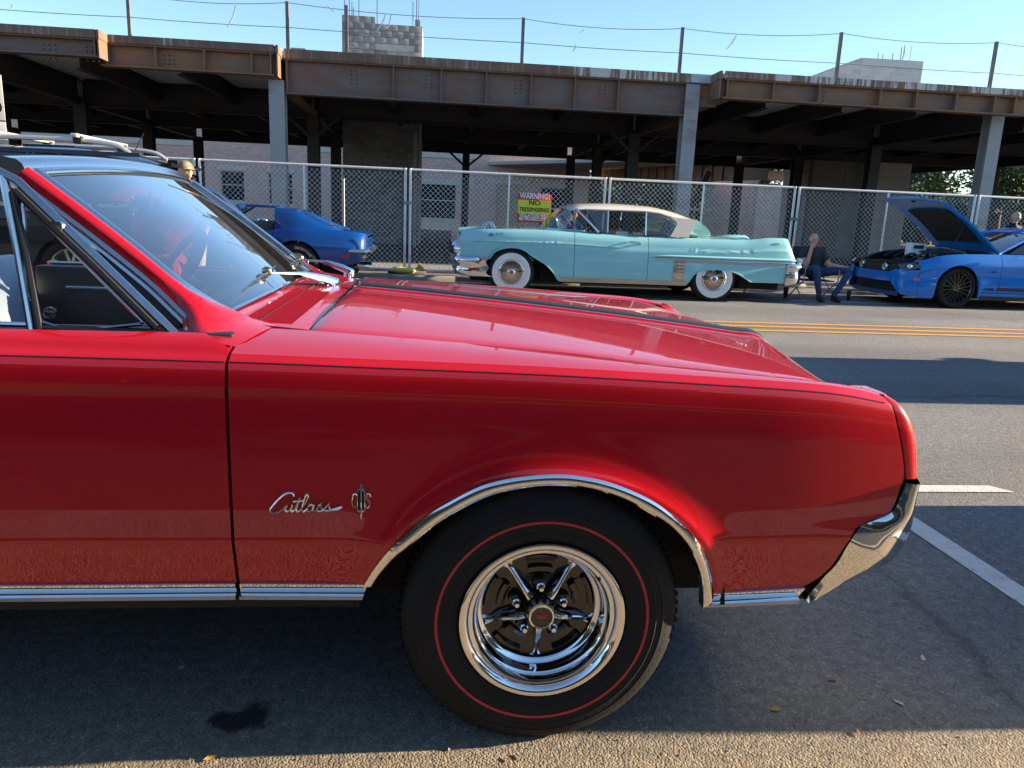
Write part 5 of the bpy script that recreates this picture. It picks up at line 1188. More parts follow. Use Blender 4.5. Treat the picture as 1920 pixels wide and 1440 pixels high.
    for x in [2.10, 2.12, 2.16]+linsp(2.22, 4.20, 26):
        row = []
        for u in linsp(-1, 1, 26):
            a = abs(u); row.append(Vector((x, 13.04+u*ew(x), lerp(zc(x), ez(x), a**3.2))))
        rr.append([row[0]-Vector((0, -.02, .012))]+row+[row[-1]-Vector((0, .02, .012))])
    m = MB().loft(rr); m.loft([rr[0], [p-Vector((-.02, 0, .02)) for p in rr[0]]]); m.build('roof', IV, root, world=True)
    for sg in (-1, 1):
        yt, yb = 13.04+sg*.832, 13.04+sg*.905
        poly = spline([(3.72, 1.318), (3.84, 1.22), (3.80, 1.12), (3.735, 1.01)], 4)[:-1]+[Vector((3.735, 1.005)), Vector((4.04, 1.005))]+spline([(4.04, 1.01), (4.10, 1.15), (4.19, 1.278)], 4)[1:]
        f = [Vector((p.x, lerp(yb, yt, (p.y-1.0)/.3), p.y)) for p in poly]
        n_ = len(f); MB().add(f+[Vector((p.x, p.y-sg*.05, p.z)) for p in f], [tuple(range(n_))]+[(i, (i+1) % n_, n_+(i+1) % n_, n_+i) for i in range(n_)]).build('rear_pillar', IV, root, world=True, angle=30)
        def W(x, z): return Vector((x, lerp(13.04+sg*.90, 13.04+sg*.838, (z-1.0)/.37), z))
        q = [W(2.60, 1.035), W(3.315, 1.015), W(3.315, 1.372), W(2.36, 1.366)]
        MB().add(q, [(0, 1, 2, 3)]).build('door_glass_frame', TINT, root, world=True) if sg > 0 else None
        q = [W(3.345, 1.012), W(3.70, 1.012), W(3.79, 1.12), W(3.82, 1.22), W(3.70, 1.318), W(3.55, 1.357), W(3.345, 1.372)]
        MB().add(q, [tuple(range(len(q)))]).build('quarter_glass', TINT, root, world=True)
        MB().tube([W(3.33, 1.01), W(3.33, 1.375)], .014, 6).build('window_post', CH, root, world=True)
        MB().tube([W(2.72, 1.03), W(2.72, 1.37)], .010, 6).build('vent_post', CH, root, world=True)
        MB().tube([W(2.33, 1.372), W(2.6, 1.375), W(3.3, 1.38), W(3.56, 1.362), W(3.74, 1.31)], .010, 6).build('drip_rail', CH, root, world=True)
        MB().tube([W(2.58, 1.03)+Vector((0, -sg*.01, 0)), W(2.40, 1.20), W(2.22, 1.37)+Vector((0, -sg*.02, 0)), Vector((2.12, 13.04+sg*.80, 1.36))], .021, 8).build('windscreen_pillar', CH, root, world=True)
        MB().add([W(2.60, 1.035), W(2.715, 1.03), W(2.715, 1.37), W(2.36, 1.366)], [(0, 1, 2, 3)]).build('vent_glass', TINT, root, world=True)
    def wsl(t, u):
        b_ = Vector((1.80+.55*sstep(.45, 1, abs(u))**1.4, 13.04+u*.86, 1.062-.02*abs(u))); tp = Vector((2.11+.10*abs(u)**3, 13.04+u*.79, 1.392-.035*abs(u)**2)); p = b_.lerp(tp, t); p.x -= .03*math.sin(math.pi*t); return p
    MB().loft([[wsl(t, u) for u in linsp(-1, 1, 26)] for t in linsp(0, 1, 10)]).build('windscreen', TINT, root, world=True)
    MB().tube([wsl(0, u) for u in linsp(-1, 1, 26)], .012, 6).build('windscreen_trim', CH, root, world=True)
    MB().loft([[Vector((lerp(4.56, 4.20, t)+.05*math.sin(math.pi*t)-.22*abs(u)**3*(1-t)*.6, 13.04+u*lerp(.84, .78, t), lerp(1.03, 1.272, t))) for u in linsp(-1, 1, 16)] for t in linsp(0, 1, 8)]).build('rear_glass', TINT, root, world=True)
    for x in (3.0, 3.85): MB().box(x-.12, x+.10, 12.3, 13.78, .4, 1.06).build('seat', simple('pale seat %d' % (x*10), (.5, .52, .5), .6), root, world=True, bevel=.05)
    ax = Vector((.8, 0, .6)).normalized(); u_ = ax.orthogonal().normalized(); b2 = ax.cross(u_); c0 = Vector((2.55, 13.45, 1.03))
    MB().tube([c0+(u_*math.cos(a)+b2*math.sin(a))*.2 for a in linsp(0, 2*math.pi, 25)[:-1]], .012, 6, closed=True).build('steering_wheel', CHROME_D, root, world=True)
    # wheels: wide whitewall, wire-look cover
    wv = empty('wheel', (0, 0, 0), parent=root); ty = simple_tyre(wv, .365, .195, .21)
    tp = tyre_prof(.365, .195, .21); sd_ = tab(sorted([(r, h) for r, h in tp if h > 0 and r < .365], key=lambda q: q[0]))
    MB().lathe([(r, -sd_(r)-.0015) for r in linsp(.202, .302, 8)], 64).build('whitewall', simple('whitewall rubber', (.72, .72, .69), .6, var=.05, vscale=8), ty)
    rim = MB().lathe([(.196, -.085), (.200, -.108), (.188, -.114), (.178, -.104), (.17, -.085), (.16, -.075), (.05, -.062), (.0, -.062)], 64).build('rim', CHROME, wv, angle=50)
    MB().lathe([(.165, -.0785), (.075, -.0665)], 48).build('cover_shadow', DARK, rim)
    for k in range(30):
        a = 2*math.pi*k/30; d = Vector((math.cos(a), 0, math.sin(a))); MB().bar(d*.07+Vector((0, -.092, 0)), d*.174+Vector((0, -.090, 0)), .007, .010, d.cross(Vector((0, 1, 0)))).build('wire_spoke', CHROME, rim)
    MB().lathe([(.0, -.118), (.03, -.116), (.055, -.108), (.066, -.095), (.07, -.066)], 30).build('hub', CHROME, rim)
    MB().lathe([(0, -.121), (.022, -.1205), (.036, -.115)], 20).build('hub_medallion', simple('copper medallion', (.42, .18, .12), .35, .5), rim)
    wheel_set(B, wv, (1.21, 4.49), .885, .365)
    return root
build_finned()
# ------------------------------------------------------------------ blue sports coupe (rear half seen)
def build_sports():
    root = empty('blue_sports_coupe', (-3.3, 13.18, 0), label='dark blue low sports coupe with chrome rear bumper, parked ahead of the turquoise car', cat='car')
    BL = paint('deep blue paint', (.002, .045, .215), .05)
    wx, fx = -2.12, -4.6
    bot = tab([(-5.55, .45), (-5.0, .42), (-4.99, .43)]+arch_pts(fx, .34, .365, 13, 12, 168)+[(-4.2, .30), (-2.53, .30)]+arch_pts(wx, .34, .385, 15, 4, 172)+[(-1.70, .35), (-1.3, .375), (-1.12, .45), (-1.05, .58)])
    sh = tab([(-5.55, .56), (-5.2, .66), (-4.9, .79), (-4.6, .845), (-4.2, .83), (-3.6, .785), (-3.0, .80), (-2.6, .845), (-2.3, .905), (-2.05, .925), (-1.75, .915), (-1.43, .895), (-1.18, .872), (-1.06, .845), (-1.045, .82)])
    cz = tab([(-5.55, .52), (-5.2, .62), (-4.6, .80), (-3.6, .88), (-3.3, .90), (-2.4, .90), (-1.75, .90), (-1.2, .87), (-1.06, .84), (-1.045, .81)])
    hw = tab([(-5.55, .70), (-5.2, .80), (-4.6, .88), (-3.9, .84), (-3.3, .80), (-2.7, .83), (-2.1, .885), (-1.5, .86), (-1.25, .83), (-1.12, .77), (-1.045, .64)])
    off = tab([(0, .06), (.15, .025), (.35, .005), (.5, 0), (.6, .006), (.8, .04), (.92, .08), (1, .13)])
    B = Body(root, 13.18, hw, sh, cz, bot, off, .3, .5)
    ex = linsp(fx-.37, fx+.38, 40)+linsp(wx-.39, wx+.4, 44)
    B.both('front_fender', BL, -5.5, -3.72, 40, ex, angle=24); B.both('door', BL, -3.71, -2.475, 24, angle=24); B.both('rear_fender', BL, -2.467, -1.05, 44, ex, angle=24)
    B.top(-5.5, -3.5, 30).build('hood', BL, root, world=True); B.top(-2.45, -1.05, 26).build('rear_deck', BL, root, world=True)
    B.core(-5.3, -1.12); end_cap(B, -1.05, BL, 'tail_panel', .55); end_cap(B, -5.5, BL, 'nose_panel', .46)
    MB().box(-5.2, -1.3, 12.6, 13.76, .16, .42).build('chassis', DARK, root, world=True)
    well(B, wx, .34, .385, .85); well(B, fx, .34, .365, .85)
    # roof: flying buttresses run down on to the deck
    ez = tab([(-2.47, 1.205), (-2.28, 1.195), (-2.14, 1.165), (-1.99, 1.095), (-1.75, 1.0), (-1.43, .90)]); rr = []
    for x in linsp(-2.47, -1.42, 22):
        z = ez(x); rw = []
        for sg_, u in [(1, u) for u in linsp(-1, 1, 24)]:
            a = abs(u); w_ = lerp(.62, .60, (x+2.47)/1.05); dip = .05*sstep(.75, .5, a)*sstep(-2.2, -1.9, x)
            rw.append(Vector((x, 13.18+u*w_, z+.018*(1-a*a)-dip)))
        zb = B.sh(x)-.01
        rr.append([Vector((x, 13.18-B.half(x, B.sh(x))-.0+.03, zb))]+[Vector((x, lerp(13.18-B.half(x, B.sh(x))+.03, 13.18-.64, t), lerp(zb, z-.03, t))) for t in (.35, .7, .92)]+rw+[Vector((x, lerp(13.18+B.half(x, B.sh(x))-.03, 13.18+.64, t), lerp(zb, z-.03, t))) for t in (.92, .7, .35)]+[Vector((x, 13.18+B.half(x, B.sh(x))-.03, zb))])
    m = MB().loft(rr); m.add(rr[0], [tuple(range(len(rr[0])))]); m.build('rear_roof', BL, root, world=True, angle=32)
    MB().box(-3.03, -2.47, 13.03, 13.33, 1.195, 1.235).build('roof_spine', BL, root, world=True, bevel=.012)
    for sg in (-1, 1):
        MB().tube([(-3.62, 13.18+sg*.70, .86), (-3.03, 13.18+sg*.60, 1.205)], .022, 8).build('windscreen_pillar', BL, root, world=True)
        MB().sphere((-2.98, 13.18+sg*.88, .97), (.09, .05, .055), 14, 8).build('door_mirror', simple('mirror chrome %d' % sg, (.6, .75, .78), .08, 1), root, world=True)
    MB().tube([(-3.03, 13.18+u*.6, 1.21) for u in linsp(-1, 1, 8)], .022, 8).build('windscreen_header', BL, root, world=True)
    MB().loft([[Vector((lerp(-3.64, -3.03, t), 13.18+u*lerp(.7, .6, t), lerp(.87, 1.20, t))) for u in linsp(-1, 1, 10)] for t in (0, .5, 1)]).build('windscreen', TINT, root, world=True)
    for sg in (-1, 1): MB().box(-2.95, -2.5, 13.18+sg*.36-.22, 13.18+sg*.36+.22, .3, .98).build('seat', SEATD, root, world=True, bevel=.06)
    MB().add([Vector((-2.44, 13.18-.48, .93)), Vector((-2.44, 13.18+.48, .93)), Vector((-2.44, 13.18+.5, 1.18)), Vector((-2.44, 13.18-.5, 1.18))], [(0, 1, 2, 3)]).build('rear_glass', TINT, root, world=True)
    for k in range(6): MB().box(-1.95+k*.085, -1.90+k*.085, 12.75, 13.61, .955-.012*k, .97-.012*k).build('deck_rib', GLOSSBLK, root, world=True)
    # bumperettes, lamps
    for sg in (-1, 1):
        m = MB(); pts = [(-1.37, .80, .595), (-1.25, .835, .597), (-1.12, .83, .597), (-1.03, .79, .595), (-.995, .68, .592), (-.99, .30, .59)]
        m.tube(spline([(a, 13.18+sg*b, c) for a, b, c in pts], 5), .030, 8, flat=.7); m.build('rear_bumper', CHROME, root, world=True)
        MB().loft([[Vector((x, 13.18+sg*y, z)) for x, z in ((-1.035, .57), (-1.16, .42), (-1.25, .39))] for y in (.76, .30)]).build('bumper_return', CHROME, root, world=True, solid=.02)
        MB().box(-1.43, -1.30, 13.18+sg*(B.half(-1.36, .5)+.004)-.006, 13.18+sg*(B.half(-1.36, .5)+.004)+.006, .485, .535).build('side_marker_lamp', simple('red lens %d' % sg, (.4, .015, .01), .2, coat=1), root, world=True)
        MB().tube([(-1.3, 13.18+sg*.35, .33), (-1.05, 13.18+sg*.35, .33)], .035, 10).build('exhaust_tip', CHROME, root, world=True)
    MB().tube([B_ for B_ in [Vector((-1.06, 13.18-.80, .60)), Vector((-1.055, 13.18-.80, .70)), Vector((-1.045, 13.18-.80, .83))]], .012, 6).build('tail_trim', CHROME, root, world=True)
    # wheel: white-lettered tyre, rally rim
    wv = empty('wheel', (0, 0, 0), parent=root); ty = simple_tyre(wv, .345, .20, .23)
    for word, a0 in (('GOODYEAR', 62), ('GOODYEAR', 242)):
        step = R(8.0)
        for i, ch in enumerate(word):
            t = text_mb(ch, .052, .002, bold=.002); a = R(a0)-step*(i-3.5) + 0
            ca, sa = math.cos(a-math.pi/2), math.sin(a-math.pi/2)
            t.v = [((x)*ca-(z+.252)*sa, -.1205, (x)*sa+(z+.252)*ca) for x, y, z in t.v]; t.build('raised_letter', simple('white tyre letter', (.75, .75, .72), .6) if 'white tyre letter' not in MAT else MAT['white tyre letter'], ty, merge=0, smooth=False)
    rim = MB().lathe([(.19, -.085), (.203, -.112), (.197, -.12), (.186, -.112), (.178, -.09), (.165, -.08), (.15, -.055), (.12, -.05), (.08, -.075), (.05, -.09), (.0, -.092)], 48).build('rim', CHROME_D, wv, angle=50)
    MB().lathe([(.0, -.105), (.04, -.10), (.058, -.085)], 24).build('hub_cap', CHROME, rim)
    for k in range(5):
        a = 2*math.pi*k/5; MB().sphere((.128*math.cos(a), -.052, .128*math.sin(a)), (.03, .006, .02), 10, 6).build('rim_slot', DARK, rim)
    wheel_set(B, wv, (fx, wx), .76, .345)
    return root
build_sports()
# ------------------------------------------------------------------ bright blue muscle coupe, hood up
def build_muscle():
    root = empty('blue_muscle_coupe', (9.4, 13.04, 0), label='bright blue modern muscle coupe with its hood propped open and black wheels', cat='car')
    BL = paint('grabber blue paint', (.001, .17, .58), .03)
    fx, rx = 8.72, 11.44
    bot = tab([(7.72, .40), (7.75, .26), (7.82, .20), (8.12, .165), (8.31, .16), (8.34, .19)]+arch_pts(fx, .335, .385, 15, 2, 176)+[(9.12, .20), (9.16, .17), (11.03, .17)]+arch_pts(rx, .335, .385, 13, 4, 176)+[(11.86, .20), (11.95, .3)])
    sh = tab([(7.72, .56), (7.74, .63), (7.78, .69), (7.90, .725), (8.03, .76), (8.19, .81), (8.4, .865), (8.7, .90), (9.0, .912), (9.45, .92), (10.4, .935), (10.9, .97), (11.4, .99), (11.85, .95), (11.95, .90)])
    cz = tab([(7.72, .55), (7.77, .70), (8.07, .80), (8.6, .90), (9.45, .96), (9.8, .97), (11.2, .99), (11.9, .95), (11.95, .88)])
    hw = tab([(7.72, .66), (7.75, .78), (7.82, .87), (7.97, .91), (8.27, .93), (8.8, .94), (10, .92), (11.2, .945), (11.95, .86)])
    off = tab([(0, .035), (.1, .012), (.3, 0), (.52, .012), (.70, .0), (.74, .004), (.9, .04), (1, .085)])
    B = Body(root, 13.04, hw, sh, cz, bot, off, .17, .6)
    ex = linsp(fx-.39, fx+.40, 46)+linsp(rx-.39, rx+.4, 30)+linsp(7.72, 7.95, 14)
    B.both('front_fender', BL, 8.03, 9.46, 30, ex, angle=26); B.both('door', BL, 9.468, 10.75, 20, angle=26); B.both('rear_quarter_panel', BL, 10.758, 11.93, 24, ex, angle=26)
    B.both('front_bumper_cover', BL, 7.725, 8.024, 20, ex, angle=30, top=lambda x: min(B.sh(x), .615))
    B.core(7.9, 11.85); well(B, fx, .335, .385, .9); well(B, rx, .335, .385, .9)
    MB().box(7.95, 11.7, 12.5, 13.6, .14, .40).build('chassis', DARK, root, world=True)
    # nose: front faces wrap round with the plan of the bumper
    def nose(y0, y1, z0, z1, dx, name, mat, n=24, parent=None, lean=0.0):
        rr = []
        for y in linsp(y0, y1, n):
            a = abs(y-13.04); x = 7.695+.10*(a/.7)**2.4 if a < .8 else 7.695+.10*(.8/.7)**2.4
            rr.append([Vector((x+dx+lean*(z1-z), y, z)) for z in linsp(z0, z1, 5)])
        m = MB().loft(rr); return m.build(name, mat, parent or root, world=True, solid=.02)
    nose(12.30, 13.78, .40, .56, .0, 'bumper_face', BL); nose(12.42, 13.66, .24, .395, .05, 'lower_grille', DARK); nose(12.34, 13.74, .165, .238, .02, 'front_splitter', simple('splitter blue', (.02, .06, .16), .5), lean=-.1)
    nose(12.42, 13.66, .56, .72, .05, 'grille', simple('grille mesh', (.02, .02, .016), .6, var=.5, vscale=120)); nose(12.36, 13.72, .715, .735, .02, 'grille_top', BLACK)
    for sg in (-1, 1):
        MB().lathe([(0, .02), (.045, .016), (.06, .0), (.066, .01), (.072, -.02)], 20, (7.735, 13.04+sg*.36, .64), (-1, 0, 0)).build('fog_lamp', CHROME, root, world=True)
        pts = []
        rr = []
        for x in linsp(7.765, 8.05, 10):
            zt = lerp(.70, .755, (x-7.765)/.285); zb = lerp(.585, .675, (x-7.765)/.285); hh = B.hw(x)+.004
            rr.append([Vector((x, 13.04+sg*(hh-.012-.12*t), lerp(zb, zt, t))) for t in (0, .4, .8, 1)])
        MB().loft(rr).build('headlamp', simple('lamp cover %d' % sg, (.05, .06, .075), .08, coat=1), root, world=True, solid=.01)
        MB().sphere((7.87, 13.04+sg*(B.hw(7.87)-.035), .672), (.05, .03, .042), 14, 8).build('headlamp_lens', CHROME, root, world=True)
        MB().box(7.93, 8.05, 13.04+sg*(B.half(8.0, .47)+.001)-.004, 13.04+sg*(B.half(8.0, .47)+.001)+.004, .452, .482).build('side_marker', simple('amber lens %d' % sg, (.6, .12, .03), .25, coat=1), root, world=True)
        # black rocker stripes with lettering
        MB().loft([[Vector((x, 13.04+sg*(B.half(x, z)+.0015), z)) for z in (.315, .345, .375)] for x in linsp(9.42, 10.75, 10)]).build('side_stripe', simple('stripe black %d' % sg, (.01, .012, .02), .4), root, world=True)
        MB().loft([[Vector((x, 13.04+sg*(B.half(x, z)+.0015), z)) for z in (.275, .29)] for x in linsp(9.16, 10.75, 10)]).build('side_stripe', MAT['stripe black %d' % sg], root, world=True)
        MB().loft([[Vector((x, 13.04+sg*(B.half(x, z)+.012), z)) for z in (.16, .19, .22)] for x in linsp(9.15, 11.0, 10)]).build('side_skirt', BLACK, root, world=True)
    for tx, s, x, z, mt in (('GT', .085, 9.33, .62, simple('badge grey', (.35, .5, .7), .3, .6)), ('RACING', .055, 9.28, .325, simple('stripe letter', (.02, .05, .12), .5))):
        t = text_mb(tx, s, .003, bold=.002); t.v = [(v[0]+x, 13.04-B.half(x, z)-.004, v[2]+z) for v in t.v]; o = t.build('badge', mt, root, world=True, merge=0, smooth=False); o['kind'] = 'stuff'
    # engine bay
    MB().box(7.95, 9.45, 12.22, 13.86, .30, .70).build('engine_bay', DARK, root, world=True)
    random.seed(4)
    EB = [simple('engine dark', (.03, .03, .035), .5), simple('engine alloy', (.35, .36, .38), .35, .7), simple('engine grey', (.10, .11, .12), .5)]
    for k in range(16):
        x = random.uniform(8.05, 9.2); y = random.uniform(12.35, 13.5); h = .09+.09*(x-8.0); MB().box(x-.09, x+.09, y-.07, y+.07, .68, .70+h*random.uniform(.4, 1.1)).build('engine_part', EB[k % 3], root, world=True, bevel=.015)
    for k in range(4):
        y = 12.5+k*.28; MB().tube(spline([(8.1, y, .80), (8.4, y+.05, .90), (8.8, y-.1, .92), (9.2, y+.06, .88)], 5), .022, 8).build('hose', EB[0], root, world=True)
    MB().tube([(8.9, 12.3, .92), (9.0, 13.04, .98), (8.9, 13.78, .92)], .018, 8).build('strut_brace', EB[1], root, world=True)
    # hood: hinged at the screen, standing open
    hinge, tip = Vector((9.44, 0, .955)), Vector((8.22, 0, 1.83)); d = tip-hinge
    n_ = Vector((-d.z, 0, d.x)).normalized()
    if n_.z < 0: n_ = -n_
    def hp(t, u, o=0.0):
        p = hinge+d*t; wdt = lerp(.80, .74, t)*(1-.30*sstep(.86, 1.06, t)**2); k = .10*math.sin(math.pi*min(1, t*.95))+.03
        q = p+n_*(k*(1-.55*abs(u)**2.5)+o); q -= n_*.10*sstep(.85, 1.05, t); return Vector((q.x, 13.04+u*wdt, q.z))
    ts, us = linsp(0, 1.06, 20), linsp(-1, 1, 20)
    m = MB().loft([[hp(t, u) for u in us] for t in ts]); hd = m.build('hood', BL, root, world=True, solid=.02)
    MB().loft([[hp(t, u, -.035) for u in us] for t in ts]).build('hood_inner_panel', simple('inner panel blue', (.01, .20, .60), .4), hd, world=True)
    MB().loft([[hp(t, u*.74, -.050) for u in us] for t in linsp(.16, .72, 12)]).build('hood_liner', simple('hood liner', (.018, .018, .02), .9), hd, world=True, solid=.012)
    for e in (-1, 1): MB().loft([[hp(t, e, 0), hp(t, e, -.035)] for t in ts]).build('hood_flange', BL, hd, world=True)
    MB().loft([[hp(1.06, u, 0), hp(1.06, u, -.035)] for u in us]).build('hood_lip', BL, hd, world=True)
    MB().sphere(hp(.93, .0, -.04), (.03, .05, .03), 10, 6).build('hood_latch', DARK, hd, world=True)
    MB().tube([Vector((8.6, 12.36, .82)), hp(.48, -.85, -.06)], .010, 6).build('hood_prop', BLACK, root, world=True)
    # cabin
    sd = tab([(9.45, .96), (9.8, 1.14), (10.15, 1.30), (10.5, 1.385), (10.9, 1.40), (11.3, 1.34), (11.75, 1.03)]); rr = []
    for x in linsp(10.15, 11.75, 18):
        w_ = .62+.02*math.sin((x-10.1)*2); zt = sd(x); rr.append([Vector((x, 13.04+u*w_, zt-.045*abs(u)**2.5)) for u in linsp(-1, 1, 16)])
    MB().loft(rr).build('roof', BL, root, world=True, solid=.01)
    MB().loft([[Vector((lerp(9.42, 10.18, t), 13.04+u*lerp(.78, .62, t), lerp(.955, 1.30, t)-.04*abs(u)**2+.02*math.sin(math.pi*t))) for u in linsp(-1, 1, 14)] for t in linsp(0, 1, 6)]).build('windscreen', TINT, root, world=True)
    for sg in (-1, 1):
        MB().tube([(9.44, 13.04+sg*.80, .93), (9.8, 13.04+sg*.73, 1.10), (10.18, 13.04+sg*.63, 1.268), (10.6, 13.04+sg*.63, 1.345), (11.2, 13.04+sg*.64, 1.33), (11.7, 13.04+sg*.70, 1.02)], .03, 8).build('roof_rail', BL, root, world=True)
        MB().add([Vector((9.62, 13.04+sg*.82, .935)), Vector((11.0, 13.04+sg*.84, .955)), Vector((11.0, 13.04+sg*.65, 1.33)), Vector((10.25, 13.04+sg*.65, 1.275))], [(0, 1, 2, 3)]).build('door_glass', simple('privacy glass %d' % sg, (.008, .01, .012), .06, coat=1), root, world=True)
        MB().loft([[Vector((x, 13.04+sg*(.84-.18*t), lerp(.95, lerp(1.33, 1.0, (x-11.0)/.75), t))) for t in (0, .5, 1)] for x in linsp(11.0, 11.75, 6)]).build('rear_pillar', BL, root, world=True)
        MB().sphere((9.86, 13.04+sg*1.02, 1.0), (.075, .11, .07), 14, 8).build('door_mirror', BL, root, world=True)
    B.top(11.2, 11.93, 10).build('trunk_lid', BL, root, world=True); B.top(9.40, 9.62, 4).build('cowl', BLACK, root, world=True); end_cap(B, 11.93, BL, 'tail_panel', .3)
    for y in (12.6, 13.46): MB().box(10.3, 10.6, y-.24, y+.24, .4, 1.1).build('seat', SEATD, root, world=True, bevel=.06)
    # black multi-spoke wheels
    wv = empty('wheel', (0, 0, 0), parent=root); simple_tyre(wv, .345, .255, .25)
    BK = simple('gloss black alloy', (.012, .012, .013), .2, coat=.8)
    rim = MB().lathe([(.25, -.10), (.258, -.122), (.252, -.128), (.242, -.12), (.236, -.09), (.225, -.03)], 48).build('rim', BK, wv, angle=50)
    MB().lathe([(.224, -.03), (.0, -.02)], 40).build('brake_disc', simple('brake iron', (.025, .025, .025), .5, .3), rim)
    for k in range(9):
        for s in (-1, 1):
            a = 2*math.pi*k/9; a2 = a+s*R(11); MB().bar(Vector((.05*math.cos(a), -.098, .05*math.sin(a))), Vector((.243*math.cos(a2), -.112, .243*math.sin(a2))), .014, .02, Vector((0, 1, 0))).build('spoke', BK, rim)
    MB().lathe([(0, -.115), (.045, -.113), (.065, -.095), (.068, -.07)], 24).build('hub', BK, rim)
    for k in range(5):
        a = 2*math.pi*k/5; MB().lathe([(0, -.122), (.009, -.12), (.011, -.10)], 8, (.05*math.cos(a), 0, .05*math.sin(a))).build('lug_nut', CHROME_D, rim)
    wheel_set(B, wv, (fx, rx), .80, .345)
    return root
build_muscle()
